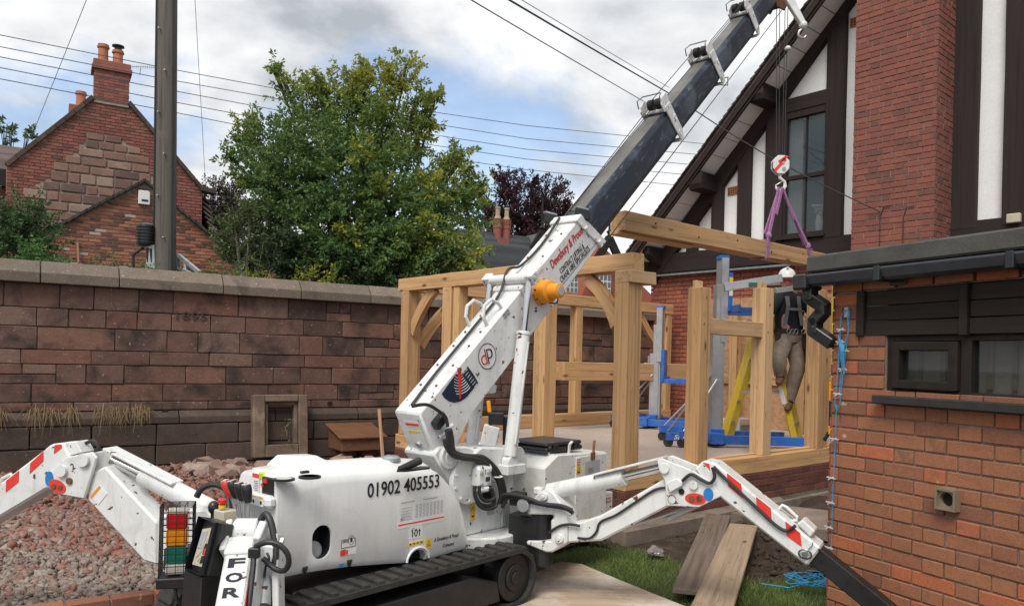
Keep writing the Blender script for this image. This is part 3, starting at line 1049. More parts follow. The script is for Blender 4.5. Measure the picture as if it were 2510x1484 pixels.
# corner returns of alternate bricks
# flat roof edge, gutter, downpipe
z_r0, z_r1 = A.uv(2030, 668)[1], A.uv(2030, 632)[1]
mb = MB(MA)
mb.bb((-0.08, -0.17, z_r0 - 0.012), (aL + .2, 3.3, z_r1))
mb.build('roof_edge', 'roof_felt', an, bevel=0.012)
gut = MB(MA)
gz = z_r0 - 0.022
prof = [(-0.175, 0.0), (-0.182, -0.012), (-0.165, -0.06), (-0.14, -0.075), (-0.07, -0.075), (-0.045, -0.06), (-0.04, 0.0), (-0.05, 0.0), (-0.055, -0.055), (-0.075, -0.066), (-0.135, -0.066), (-0.155, -0.055), (-0.168, 0.0)]
gut.prism(prof, (-0.15, 0, gz), (0, 1, 0), (0, 0, 1), (1, 0, 0), aL + .2)
go = gut.build('gutter', 'gutter_plastic', an)
for tt in (A.uv(2200, 670)[0], A.uv(2200, 670)[0] + 0.75):
 mb = MB(MA); mb.bb((tt - .022, -.19, gz - .083), (tt + .022, -.035, gz + .004)); mb.bb((tt - .02, -.05, gz - .1), (tt + .09, -.03, gz - .06)); mb.build('gutter_bracket', 'black_plastic', go, bevel=0.006)
mb = MB(MA); mb.bb((-.17, -.195, gz - .095), (-.06, -.03, gz + .006)); mb.build('gutter_outlet', 'black_plastic', go, bevel=0.012)
# zig-zag downpipe at the corner
mb = MB(MA)
zz0 = gz - .08
pts = [(-.10, -.10, zz0 + .03), (-.10, -.10, zz0 - .06), (-.04, -.05, zz0 - .115), (-.04, -.05, zz0 - .155), (-.10, -.05, zz0 - .21), (-.10, -.05, zz0 - .275), (.0, -.02, zz0 - .345)]
for a, b_ in zip(pts[:-1], pts[1:]):
 mb.beam(Vector(a) - (Vector(b_) - Vector(a)).normalized() * .022, Vector(b_) + (Vector(b_) - Vector(a)).normalized() * .02, .075, .075, up=(0, 1, 0))
mb.build('downpipe', 'black_plastic', an, bevel=0.006)
# dark boarded panel over the window
fr = MB(MA)
mb = MB(MA); mb.bb((t_board, -.02, z_board_b), (t_board + .055, .05, z_board_t - .003)); mb.build('panel_post', 'stained_board', an, bevel=.004)
t_mid = A.uv(2365, 760)[0]
mb = MB(MA); mb.bb((t_mid - .02, -.026, z_board_b - .006), (t_mid + .025, .05, z_board_t - .003)); mb.build('panel_post', 'stained_board', an, bevel=.004)
nb = 3
for seg_a, seg_b in ((t_board + .055, t_mid - .02), (t_mid + .025, aL)):
 for i in range(nb):
  za = z_board_b + (z_board_t - z_board_b) * i / nb
  zb_ = z_board_b + (z_board_t - z_board_b) * (i + 1) / nb - .004
  timber('panel_board', 'stained_board', an, A.pt(seg_a + .002, (za + zb_) / 2, .012 + i * .003), A.pt(seg_b - .002, (za + zb_) / 2, .012 + i * .003), .03, zb_ - za, bevel=.003)
# window: fixed frame, two casements, panes, sill
win = MB(MA); zt = z_board_b - .004
z0w, z1w = z_win_b + .01, zt
t_m = A.uv(2362, 880)[0]
win.bb((t_win, .02, z0w), (t_win + .045, .09, z1w)); win.bb((t_m - .03, .015, z0w), (t_m + .03, .09, z1w)); win.bb((t_win + .045, .02, z1w - .03), (aL, .09, z1w)); win.bb((t_win + .045, .02, z0w), (aL, .09, z0w + .03))
wo_ = win.build('window', 'blackish_trim', an, bevel=.004)
cas = MB(MA)
a0, a1, b0, b1 = t_win + .05, t_m - .033, z0w + .034, z1w - .034
for q in (((a0, -.012, b0), (a0 + .05, .05, b1)), ((a1 - .05, -.012, b0), (a1, .05, b1)), ((a0 + .05, -.012, b1 - .05), (a1 - .05, .05, b1)), ((a0 + .05, -.012, b0), (a1 - .05, .05, b0 + .05))):
 cas.bb(*q)
cas.build('casement', 'blackish_trim', wo_, bevel=.005)
mb = MB(MA); mb.bb((a0 + .05, .03, b0 + .05), (a1 - .05, .034, b1 - .05)); mb.build('pane', 'pane_dark', wo_)
mb = MB(MA); mb.bb((t_m + .03, .05, z0w + .03), (aL, .054, z1w - .03)); mb.build('pane', 'pane_dark', wo_)
mb = MB(MA); mb.bb((t_win - .03, -.075, z_win_b - .05), (aL, .05, z_win_b)); mb.build('window_sill', 'sill_dark', an, bevel=.006)
for i, tt in enumerate(np.arange(t_win + .13, aL - .1, .135)):
 mb = MB(MA); mb.bb((tt, .12, z0w + .05), (tt + .022 + .012 * (i % 2), .127, z1w)); mb.build('blind_slat', 'blind_strip', wo_)
mb = MB(MA); mb.bb((t_win, .135, z0w - .1), (aL, .14, z1w + .1)); mb.build('room_blind', 'blind_cream', an)
sx, sz = A.uv(2470, 945)
mb = MB(MA); mb.prism([(-.05, -.03), (.16, -.03), (.15, .02), (.08, .012), (.02, .035)], (sx, .14, sz), (1, 0, 0), (0, 0, 1), (0, 1, 0), .05)
mb.prism([(.02, .02), (.11, .02), (.11, .13), (.02, .12)], (sx, .2, sz), (1, 0, 0), (0, 0, 1), (0, 1, 0), .03)
mb.build('paper', 'cardboard_white', an)
# vent
vt, vz = A.uv(2329, 1222)
vs = .058
mb = MB(MA)
for q in (((vt - vs, -.05, vz - vs), (vt - vs + .012, 0, vz + vs)), ((vt + vs - .012, -.05, vz - vs), (vt + vs, 0, vz + vs)), ((vt - vs + .012, -.05, vz + vs - .012), (vt + vs - .012, 0, vz + vs)), ((vt - vs + .012, -.05, vz - vs), (vt + vs - .012, 0, vz - vs + .012))):
 mb.bb(*q)
ring = []
for k in range(24):
 a = 2 * math.pi * k / 24
 ring.append((math.cos(a), math.sin(a)))
sq = []
for cx_, sx_ in ring:
 m_ = max(abs(cx_), abs(sx_)); sq.append((cx_ / m_, sx_ / m_))
vsx = []
for (cx_, sx_), (qx, qz) in zip(ring, sq):
 vsx += [(vt + qx * (vs - .012), -.034, vz + qz * (vs - .012)), (vt + cx_ * .039, -.034, vz + sx_ * .039), (vt + cx_ * .037, -.004, vz + sx_ * .037)]
fs = []
for k in range(24):
 l = (k + 1) % 24
 fs += [(3 * k, 3 * l, 3 * l + 1, 3 * k + 1), (3 * k + 1, 3 * l + 1, 3 * l + 2, 3 * k + 2)]
mb.add(vsx, fs)
vo_ = mb.build('wall_vent', 'vent_plastic', an)
mb = MB(MA); mb.cyl((vt, -.009, vz), (vt, -.0035, vz), .036, seg=20); mb.build('vent_duct', 'void', vo_)
mb = MB(MA); mb.bb((vt - vs + .004, -.008, vz - vs + .004), (vt + vs - .004, .0, vz - vs + .02)); mb.build('vent_flap', 'vent_plastic', vo_)

def cut_open(target, a, b_, M):
 """cut a box shaped opening (corners a, b in the frame M) right through target"""
 c_ = MB(M).bb(a, b_).build('cutter', 'void')
 for o in (c_, target):
  bm = bmesh.new(); bm.from_mesh(o.data); bmesh.ops.recalc_face_normals(bm, faces=bm.faces); bm.to_mesh(o.data); bm.free()
 md = target.modifiers.new('cut', 'BOOLEAN'); md.operation = 'DIFFERENCE'; md.object = c_; md.solver = 'MANIFOLD'
 bpy.context.view_layer.update()
 m2 = bpy.data.meshes.new_from_object(target.evaluated_get(bpy.context.evaluated_depsgraph_get()))
 target.modifiers.clear(); target.data = m2
 bpy.data.objects.remove(c_)

# ------------------------------------------------------------------ timbered house with the gable
HP = HOUSE
MH = Matrix((HP.d, HP.n, UP)).transposed().to_4x4(); MH.translation = HP.p0
hs = thing('timbered_house', 'tall house with black timbers and white render over red brick, behind the oak frame', 'house', HP.pt(3, 0))
OV = -0.55                                      # verge overhang towards the viewer
VG = Plane(HP.pt(0, 0, OV), HP.d)

def hz(x, y):
 return ((1500 + .4312 * x) / 1.0203, (.4312 * y) / 1.0203)

e0 = VG.uv(1538, 624)
e1 = VG.uv(1990, 2)
sl = (e1[1] - e0[1]) / (e1[0] - e0[0])
rt = 6.0                                        # ridge position along the wall

def roof_z(t):
 return e0[1] + sl * ((t if t < rt else 2 * rt - t) - e0[0])

z_band = HP.uv(1800, 655)[1]                    # foot of the timbering
tl, tr_ = HP.uv(1592, 660)[0], 2 * rt - HP.uv(1592, 660)[0]
# render panel
mb = MB(MH)
mb.prism([(tl, z_band), (tr_, z_band), (tr_, roof_z(tr_) - .35), (rt, roof_z(rt) - .35), (tl, roof_z(tl) - .35)], (0, .06, 0), (1, 0, 0), (0, 0, 1), (0, 1, 0), .2)
rpan = mb.build('render_panel', 'render_white', hs)
mb = MB(MH); mb.bb((tl + .02, .1, 0), (tr_, .3, z_band)); mb.build('brick_core', 'mortar', hs)
mb = MB(MH); mb.bb((tl + .02, .3, 0), (tl + .2, 6, z_band + .1)); mb.build('flank_wall', 'plinth_brick', hs)
lay_mass(hs, HP, bond(tl, 6.0, 0.3, z_band - .02, .0765, .235, .011), 'brickwork', 'house_brick', .06, .05)

def htimber(name, p, q, w, th=.1, off=.0):
 """a wall timber between two (t, z) points"""
 return timber(name, 'dark_timber', hs, HP.pt(p[0], p[1], off + th / 2 - .045), HP.pt(q[0], q[1], off + th / 2 - .045), th, w, up=HP.n.cross(Vector((0, 0, 1))) if abs(p[0] - q[0]) < 1e-3 else UP, bevel=.006)

def vpost(px0, px1, pyref, z0, z1):
 a = HP.uv(px0, pyref)[0]
 b_ = HP.uv(px1, pyref)[0]
 x = (a + b_) / 2
 p, q = HP.pt(x, z0, .0), HP.pt(x, z1, .0)
 timber('wall_post', 'dark_timber', hs, p, q, .10, b_ - a, up=HP.d, bevel=.006)

zb1 = HP.uv(2070, 576)[1]
htimber('bottom_rail', (tl, (z_band + zb1) / 2), (tr_, (z_band + zb1) / 2), zb1 - z_band, .12)
mb = MB(MH); mb.prism([(.05, 0), (-.09, -.03), (-.09, -.06), (.05, -.05)], (tl, 0, z_band), (0, 1, 0), (0, 0, 1), (1, 0, 0), 6.2 - tl); mb.build('lead_flashing', 'lead', hs)
# the sloping wall timber under the soffit
u0, u1 = HP.uv(*hz(350, 1480)), HP.uv(*hz(1385, 0))
l0, l1 = HP.uv(*hz(430, 1484)), HP.uv(*hz(1483, 0))
dd = Vector((u1[0] - u0[0], 0, u1[1] - u0[1])).normalized()
pp = Vector((-dd.z, 0, dd.x))
wth = abs((Vector((u0[0], 0, u0[1])) - Vector((l0[0], 0, l0[1]))).dot(pp))
c0 = ((u0[0] + l0[0]) / 2 - dd.x * .6, (u0[1] + l0[1]) / 2 - dd.z * .6)
kx = (rt - c0[0]) / dd.x
htimber('raking_timber', c0, (c0[0] + dd.x * kx, c0[1] + dd.z * kx), wth, .12, -.01)

def under(px, py, extra=0.0):
 """height of the raking timber's underside at that place"""
 t = HP.uv(px, py)[0]
 return c0[1] + (t - c0[0]) * dd.z / dd.x - wth * .5 / abs(pp.z) * abs(dd.z) * .2 + extra

for a, b_, py in ((1685, 1709, 600), (1747, 1772, 520), (1810, 1840, 480), (1878, 1923, 420), (2024, 2068, 400)):
 vpost(a, b_, py, zb1 - .02, under((a + b_) / 2, py))
# window head
w0, w1 = HP.uv(*hz(1075, 650)), HP.uv(*hz(1312, 600))
hzb, hzt = HP.uv(*hz(1200, 632))[1], HP.uv(*hz(1200, 552))[1]
htimber('window_head', (w0[0] - .02, (hzb + hzt) / 2), (w1[0] + .02, (hzb + hzt) / 2), hzt - hzb, .11)
# window
g0, g1 = HP.uv(*hz(1085, 1000))[0], HP.uv(*hz(1306, 1000))[0]
gb, gt = HP.uv(*hz(1200, 1345))[1], HP.uv(*hz(1200, 672))[1]
gm = HP.uv(*hz(1190, 1020))[1]
gx = HP.uv(*hz(1192, 1000))[0]
mb = MB(MH)
for q in (((g0 - .07, -.03, gb - .05), (g0, .055, hzb)), ((g1, -.03, gb - .05), (g1 + .06, .055, hzb)), ((g0, -.03, gt), (g1, .055, hzb)), ((g0, -.03, gb - .05), (g1, .055, gb))):
 mb.bb(*q)
hw = mb.build('window', 'dark_timber', hs, bevel=.004)
mb = MB(MH); mb.bb((g0, -.02, gm - .03), (g1, .045, gm + .03)); mb.bb((gx - .012, .0, gb), (gx + .012, .04, gm - .03)); mb.bb((gx - .012, .0, gm + .03), (gx + .012, .04, gt)); mb.build('glazing_bar', 'dark_timber', hw)
for a, b_ in ((g0, gx - .012), (gx + .012, g1)):
 for c_, d_ in ((gb, gm - .03), (gm + .03, gt)):
  mb = MB(MH); mb.bb((a, .022, c_), (b_, .026, d_)); mb.build('pane', 'pane_sky', hw)
mb = MB(MH); mb.bb((g0 - .14, -.09, gb - .10), (g1 + .04, .0, gb - .05)); mb.build('window_sill', 'dark_timber', hw, bevel=.005)
cut_open(rpan, (g0 - .02, -.2, gb - .02), (g1 + .02, .6, gt + .02), MH)
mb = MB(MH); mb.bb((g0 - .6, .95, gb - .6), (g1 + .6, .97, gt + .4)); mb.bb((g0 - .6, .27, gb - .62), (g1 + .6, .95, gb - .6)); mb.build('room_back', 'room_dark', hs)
mb = MB(MH)
for k in range(7):
 mb.cyl((g0 + .01 + .028 * k, .14 + .012 * (k % 2), gb - .02), (g0 + .01 + .028 * k, .14 + .012 * (k % 2), gt + .02), .02, seg=8)
mb.build('curtain', 'curtain', hs, smooth=True)
# flowers on the sill behind the glass stand in front of the room
fx, fz = HP.uv(*hz(1240, 1335))
vz_ = thing('flower_vase', 'white vase of pale flowers behind the gable window', 'vase', HP.pt(fx, fz, .035))
mb = MB(MH); mb.bb((fx - .07, .029, fz + .0), (fx + .07, .043, fz + .24)); mb.M = MH
mb = MB(); mb.lathe(HP.pt(fx, fz, .16), UP, [(0, .045), (.05, .055), (.14, .06), (.22, .05), (.27, .04)], 14)
mb.build('vase', 'vase_white', vz_, smooth=True)
fl = MB()
for k in range(26):
 a, r_ = random.uniform(0, 6.28), random.uniform(0, .12)
 c_ = HP.pt(fx + r_ * math.cos(a), fz + .36 + r_ * .75 * math.sin(a), .16 + random.uniform(-.07, .07))
 fl.ball(c_, .032, 7, 5)
fl.build('flowers', 'petal', vz_, bevel=.0)
# two terracotta air bricks
for bx, by in ((762, 1103), (1480, 120)):
 t_, z_ = HP.uv(*hz(bx, by))
 ab = MB(MH); ab.bb((t_ - .10, .035, z_ - .07), (t_ + .10, .062, z_ + .07)); abo = ab.build('air_brick', 'terracotta', hs, bevel=.006)
 hl = MB(MH)
 for i in range(4):
  for j in range(3):
   hl.bb((t_ - .08 + i * .045, .031, z_ - .05 + j * .038), (t_ - .055 + i * .045, .037, z_ - .03 + j * .038))
 hl.build('air_hole', 'void', abo)
# soffit boards, bargeboard, roof, verge tiles, brackets
rd = Vector((1, 0, sl)).normalized()            # up the slope in (t, z)
rn = Vector((-rd.z, 0, rd.x))
len_s = (rt - e0[0]) * math.sqrt(1 + sl * sl)
bh = .14                                        # bargeboard depth

def rp(s_, y, h):                               # along the slope, across, below the roof top (h < 0)
 q = Vector((e0[0], 0, e0[1])) + rd * s_ + rn * h
 return MH @ Vector((q.x, y, q.z))

nb = 26
for i in range(nb):
 s0, s1 = len_s * i / nb, len_s * (i + 1) / nb - .012
 mb = MB()
 vs = [rp(s, y, h) for h in (-bh - .0, -bh + .02) for s, y in ((s0, OV + .045), (s1, OV + .045), (s1, .055), (s0, .055))]
 mb.add(vs, [(3, 2, 1, 0), (4, 5, 6, 7), (0, 1, 5, 4), (1, 2, 6, 5), (2, 3, 7, 6), (3, 0, 4, 7)])
 mb.build('soffit_board', 'soffit_white', hs)
for y0, h0, h1, nm in ((OV, -bh - .03, -.045, 'bargeboard'), (OV - .025, -.13, -.045, 'bargeboard_fillet')):
 mb = MB()
 vs = [rp(s, y, h) for h in (h0, h1) for s, y in ((-.1, y0), (len_s, y0), (len_s, y0 + .04), (-.1, y0 + .04))]
 if nm == 'bargeboard_fillet':
  vs = [rp(s, y, h) for h in (h0, h1) for s, y in ((-.1, y0), (len_s, y0), (len_s, OV - .002), (-.1, OV - .002))]
 mb.add(vs, [(3, 2, 1, 0), (4, 5, 6, 7), (0, 1, 5, 4), (1, 2, 6, 5), (2, 3, 7, 6), (3, 0, 4, 7)])
 mb.build(nm, 'dark_timber', hs)
for sgn in (1, -1):
 mb = MB()
 def rq(s_, y, h):
  q = Vector((e0[0], 0, e0[1])) + rd * s_ + rn * h
  x = q.x if sgn > 0 else 2 * rt - q.x
  return MH @ Vector((x, y, q.z))
 vs = [rq(s, y, h) for h in (-.045, -.005) for s, y in ((-.35, OV - .03), (len_s, OV - .03), (len_s, 9.0), (-.35, 9.0))]
 mb.add(vs, [(3, 2, 1, 0), (4, 5, 6, 7), (0, 1, 5, 4), (1, 2, 6, 5), (2, 3, 7, 6), (3, 0, 4, 7)])
 rf = mb.build('roof', 'roof_tile', hs)
 if sgn > 0:
  ns = int(len_s / .115)
  for i in range(ns):
   s0 = -.3 + i * .115
   mb = MB()
   j = random.uniform(-.012, .012)
   vs = [rp(s, y, h) for h, s in ((.0, s0), (.032 + j, s0)) for y in (OV - .075 + j, OV + .15)]
   vs += [rp(s, y, h) for h, s in ((-.004, s0 + .15), (.012, s0 + .15)) for y in (OV - .075 + j, OV + .15)]
   mb.add(vs, [(0, 1, 3, 2), (4, 6, 7, 5), (0, 2, 6, 4), (1, 5, 7, 3), (2, 3, 7, 6), (0, 4, 5, 1)])
   mb.build('tile', 'verge_tile', rf)
for bx, by in ((935, 535), (585, 1040)):
 t_, z_ = HP.uv(*hz(bx + 70, by + 15))
 mb = MB(MH)
 mb.prism([(0, 0), (-.50, .0), (-.54, .10), (-.52, .30), (0, .30)], (t_ - .13, .0, z_ - .22), (0, 1, 0), (0, 0, 1), (1, 0, 0), .26)
 mb.build('purlin_bracket', 'dark_timber', hs, bevel=.02)
# eaves foot bracket and gutter end at the left
t_, z_ = HP.uv(1640, 640)
mb = MB(MH); mb.prism([(0, 0), (-.5, .26), (-.5, .42), (0, .42)], (e0[0] + .25, .05, z_band + .05), (0, 1, 0), (0, 0, 1), (1, 0, 0), .16); mb.build('eaves_bracket', 'dark_timber', hs, bevel=.02)
# timbers and render to the right of the chimney
t23 = HP.uv(2462, 300)[0]
for ta, tb in ((HP.uv(2318, 300)[0], HP.uv(2398, 300)[0]), (t23, HP.uv(2545, 300)[0]), (t23 + .95, t23 + 1.2), (t23 + 2.0, t23 + 2.25), (t23 + 3.1, t23 + 3.35)):
 p, q = HP.pt((ta + tb) / 2, zb1 - .1, 0), HP.pt((ta + tb) / 2, roof_z((ta + tb) / 2) - .4, 0)
 timber('wall_post', 'dark_timber', hs, p, q, .10, tb - ta, up=HP.d, bevel=.006)
# security light on the right
t_, z_ = HP.uv(2492, 540)
mb = MB(MH); mb.bb((t_ - .08, -.16, z_ - .05), (t_ + .08, -.09, z_ + .07)); mb.bb((t_ - .03, -.1, z_ - .02), (t_ + .03, .0, z_ + .03)); mb.build('security_light', 'cream_paint', hs, bevel=.01)
# chimney breast
CH = Plane(HP.pt(0, 0, -.62), HP.d)
ca, cb = CH.uv(2084, 600)[0], CH.uv(2288, 560)[0]
ch = thing('brick_chimney', 'broad red brick chimney stack rising up the gable of the timbered house', 'chimney', CH.pt((ca + cb) / 2, 0, .3))
mb = MB(); mb.box(CH.pt((ca + cb) / 2, 6.2, .31 + .006), (cb - ca - .014, .608, 12.4), (CH.d, CH.n, UP)); mb.build('mortar_core', 'mortar', ch)
cbs = brick_set('chimney_brick', .228, .069)
zlo, zhi = CH.uv(2200, 640)[1] - .1, CH.uv(2290, 0)[1] + .35
lay(ch, CH, bond(ca, cb, zlo, zhi, .0815, .238, .0095), cbs, 'brick')
lay_mass(ch, CH, bond(ca, cb, zhi, 12.3, .0815, .238, .0095), 'brickwork', 'old_brick_mass', .05)
lay_mass(ch, CH, bond(ca, cb, .1, zlo, .0815, .238, .0095), 'brickwork', 'old_brick_mass', .05)
SIDE = Plane(CH.pt(cb, 0, 0), CH.n)
rs = []
for t, z, l, h in bond(0.012, .60, zlo, zhi, .0815, .238, .0095, shift=.12):
 rs.append((t, z, l, h))
lay(ch, SIDE, rs, cbs, 'brick')
for px in (2158, 2215):
 pts = [CH.pt(CH.uv(px, 520)[0], CH.uv(px, y)[1], -.012) for y in (530, 560, 600, 640)]
 mb = MB(); mb.tube([CH.pt(CH.uv(px + 25, 500)[0], CH.uv(px + 25, 505)[1], -.012), CH.pt(CH.uv(px + 8, 500)[0], CH.uv(px + 8, 508)[1], -.012)] + pts, .006, 6)
 mb.build('cable', 'cable_black', ch)
# boarded opening of strand board behind the worker
ob0, ob1 = HP.uv(1690, 900)[0], HP.uv(2060, 900)[0] + .3
oz0, oz1 = .5, HP.uv(1760, 733)[1]
osb = thing('strand_board_sheet', 'brown strand board sheets boarding up the house wall behind the ladder', 'board', HP.pt((ob0 + ob1) / 2, .5))
nsh = 3
for i in range(nsh):
 a, b_ = ob0 + (ob1 - ob0) * i / nsh, ob0 + (ob1 - ob0) * (i + 1) / nsh - .006
 mb = MB(); mb.box(HP.pt((a + b_) / 2, (oz0 + oz1) / 2, -.02 + .004 * i), (b_ - a, .018, oz1 - oz0), (HP.d, HP.n, UP)); mb.build('board_sheet', 'osb', osb)
timber('batten', 'oak', osb, HP.pt(ob0, oz0 + .85, -.055), HP.pt(ob1, oz0 + .85, -.055), .04, .16)
# blocked patch of pale render on the brickwork
p0_, p1_ = HP.uv(1870, 700), HP.uv(1925, 672)
mb = MB(); mb.box(HP.pt((p0_[0] + p1_[0]) / 2, (p0_[1] + p1_[1]) / 2, .035), (p1_[0] - p0_[0], .03, p1_[1] - p0_[1]), (HP.d, HP.n, UP)); mb.build('render_patch', 'concrete_old', hs)

# ------------------------------------------------------------------ old cottage behind the wall
def z1p(x, y):
 return (x * .4853 / 1.0203, y * .4853 / 1.0203)

CP_ = COT
MC_ = Matrix((CP_.d, CP_.n, UP)).transposed().to_4x4(); MC_.translation = CP_.p0
co = thing('old_cottage', 'old red brick cottage gable with patched sandstone and tall chimney, left behind the wall', 'house', CP_.pt(0, 1.15))
gl, gr = CP_.uv(*z1p(35, 850)), CP_.uv(*z1p(1045, 975))
al, ar = CP_.uv(*z1p(482, 500)), CP_.uv(*z1p(665, 528))
apx = ((al[0] + ar[0]) / 2, max(al[1], ar[1]) + .35)
gab = [(gl[0], 1.0), (gr[0], 1.0), (gr[0], gr[1]), (ar[0], ar[1]), (al[0], al[1]), (gl[0], gl[1])]
mb = MB(MC_); mb.prism(gab, (0, .03, 0), (1, 0, 0), (0, 0, 1), (0, 1, 0), .3); mb.build('gable_core', 'old_mortar', co)
patch = [CP_.uv(*z1p(*q)) for q in ((490, 685), (540, 685), (650, 715), (800, 920), (800, 1250), (170, 1250), (170, 985), (350, 820))]
rs, pst = [], []
for q in bond(gl[0], gr[0], 1.1, al[1], .082, .235, .02, 'stretcher'):
 if inside(gab, q[0], q[1] + .05) and not inside(patch, q[0], q[1]):
  rs.append(q)
lay_mass(co, CP_, rs, 'brickwork', 'old_brick_mass', .06, 0)
z = patch[0][1]
while z > 1.3:
 h = random.uniform(.19, .28)
 t = min(p[0] for p in patch) - random.uniform(0, .4)
 while t < max(p[0] for p in patch):
  ln = random.uniform(.26, .62)
  if inside(patch, t + ln / 2, z - h / 2) or (inside(patch, t + ln * .25, z - h * .7) and inside(patch, t + ln * .75, z - h * .7)):
   place(rough_stone(ln - .03, h - .03, .12, 'gable_stone', .02, .012), 'stone', co, CP_.pt(t + ln / 2, z - h / 2, -.012), math.atan2(CP_.d.y, CP_.d.x))
  t += ln
 z -= h
# coped verges
for p, q in ((gl, al), (ar, gr)):
 dv_ = Vector((q[0] - p[0], 0, q[1] - p[1])).normalized()
 n_ = 9
 for i in range(n_):
  a = Vector((p[0], 0, p[1])).lerp(Vector((q[0], 0, q[1])), i / n_)
  b_ = Vector((p[0], 0, p[1])).lerp(Vector((q[0], 0, q[1])), (i + .97) / n_)
  mb = MB(MC_); mb.beam((a.x, .1, a.z), (b_.x, .1, b_.z), .34, .10, up=(0, 0, 1)); mb.build('verge_stone', 'sandstone_base', co)
mb = MB(MC_); mb.beam((gr[0] - .05, .0, gr[1]), (gr[0] + .35, .0, gr[1] - .06), .3, .14); mb.build('kneeler_stone', 'sandstone_base', co, bevel=.02)
# roof slopes running back
for p, q, s_ in ((gl, al, -1), (gr, ar, 1)):
 mb = MB(MC_)
 vs = [(p[0], .1, p[1] - .05), (q[0], .1, q[1] - .05), (q[0], 9, q[1] - .05), (p[0], 9, p[1] - .05)]
 vs += [(x, y, z_ + .06) for x, y, z_ in vs]
 mb.add(vs, [(3, 2, 1, 0), (4, 5, 6, 7), (0, 1, 5, 4), (1, 2, 6, 5), (2, 3, 7, 6), (3, 0, 4, 7)])
 mb.build('roof', 'roof_tile', co)
mb = MB(MC_); mb.bb((gr[0] - .3, .35, 1.), (gr[0], 9, gr[1])); mb.bb((gl[0], .35, 1.), (gl[0] + .3, 9, gl[1])); mb.build('flank_wall', 'old_brick_mass', co)
# swept tiled slope right of the gable
s0, s1, s2, s3 = [CP_.uv(*z1p(*q)) for q in ((1035, 1035), (1048, 1035), (1095, 1200), (1050, 1200))]
mb = MB(MC_)
for i in range(9):
 k = i / 9
 x = gr[0] + .02 + .45 * k * k + .02 * k
 zz_ = gr[1] - .25 - 1.25 * k
 mb.box((x + .1, 1.8, zz_), (.30, 3.4, .05), (Vector((.8, 0, -.6)), Vector((0, 1, 0)), Vector((.6, 0, .8))))
mb.build('swept_roof', 'roof_tile', co)
# chimney with two pots, and the second chimney behind
cl, crr = CP_.uv(*z1p(482, 500))[0], CP_.uv(*z1p(668, 500))[0]
ct, cbm = CP_.uv(*z1p(560, 320))[1], CP_.uv(*z1p(560, 520))[1] - .1
mb = MB(MC_); mb.bb((cl + .012, -.03, cbm), (crr - .012, .6, ct)); chm = mb.build('chimney', 'old_mortar', co)
CHP = Plane(CP_.pt(0, 0, -.045), CP_.d)
rs = bond(cl, crr, cbm, ct - .02, .078, .235, .012, 'english')
lay_mass(chm, CHP, rs, 'chimney_bricks', 'old_brick_mass', .05)
mb = MB(MC_); mb.bb((cl - .05, -.10, ct - .24), (crr + .05, .64, ct - .12)); mb.bb((cl - .02, -.07, ct - .12), (crr + .02, .62, ct + .02)); mb.build('chimney_cap', 'old_brick_mass', chm, bevel=.015)

def pot(par, p, r, h, name='chimney_pot', mat='terracotta'):
 mb = MB(); mb.lathe(p, UP, [(0, r), (h * .1, r), (h * .12, r * .92), (h * .8, r * .86), (h * .82, r * 1.08), (h * .9, r * 1.1), (h * .92, r * .95), (h, r * .98)], 16)
 return mb.build(name, mat, par, smooth=True)

for (x, y), hh in (((535, 318), .5), ((612, 328), .42)):
 t_, z_ = CP_.uv(*z1p(x, y))
 po = pot(chm, CP_.pt(t_, ct, .25), .135, hh)
 if hh < .45:
  mb = MB(); mb.lathe(CP_.pt(t_, ct + .5, .25), UP, [(-.08, .09), (.02, .09), (.02, .15), (.05, .15), (.07, .05)], 14); mb.build('pot_cowl', 'black_steel', po)
q = CP_.uv(*z1p(385, 560))
mb = MB(MC_); mb.bb((q[0] - .1, 2.2, q[1] - .8), (q[0] + 1.15, 2.8, q[1] + .72)); ch2 = mb.build('chimney', 'old_brick_mass', co, bevel=.02)
for dx in (.0, .55):
 pot(ch2, MC_ @ Vector((q[0] + dx * 1.2 + .2, 2.5, q[1] + .72)), .14, .45)
# aerial on the chimney
t_, z_ = CP_.uv(*z1p(680, 350)); t2, z2 = CP_.uv(*z1p(815, 355))
mb = MB(); mb.cyl(CP_.pt(t_, z_, -.1), CP_.pt(t2, z2, -.1), .008, seg=6)
for i in range(12):
 k = CP_.pt(t_ + (t2 - t_) * i / 12, z_ + (z2 - z_) * i / 12, -.1)
 mb.cyl(k - UP * .05, k + UP * .05, .005, seg=5)
mb.cyl(CP_.pt(t_ + .2, z_ - .15, .0), CP_.pt(t_ + .2, z_, -.1), .008, seg=6)
mb.build('aerial', 'steel', co)
# lower wing at far left: eaves and tiled roof
wl0, wl1 = CP_.uv(*z1p(0, 660)), CP_.uv(*z1p(195, 705))
wb0, wb1 = CP_.uv(*z1p(0, 835)), CP_.uv(*z1p(110, 790))
mb = MB(MC_)
for i in range(12):
 k = i / 12
 zz_ = wl0[1] + .1 - (wl0[1] - wb0[1] + .25) * k
 yy = 2.6 - 2.3 * k
 mb.box((gl[0] - 2.2, yy, zz_), (6.3, .3, .035), (Vector((1, 0, 0)), Vector((0, .85, .45)).normalized(), Vector((0, -.45, .85)).normalized()))
mb.build('wing_roof', 'roof_tile', co)
mb = MB(MC_); mb.bb((gl[0] - 5, .45, 1.), (gl[0] + .6, .75, wb0[1] - .25)); mb.build('wing_wall', 'old_brick_mass', co)
mb = MB(MC_); mb.bb((gl[0] - 5, .1, wb0[1] - .55), (gl[0] + .55, .3, wb0[1] - .42)); mb.build('wing_gutter', 'blackish_trim', co)
mb = MB(MC_); mb.bb((gl[0] - 5, .30, wb0[1] - .40), (gl[0] + .2, .5, wb0[1] - .1)); mb.build('fascia', 'dark_timber', co)

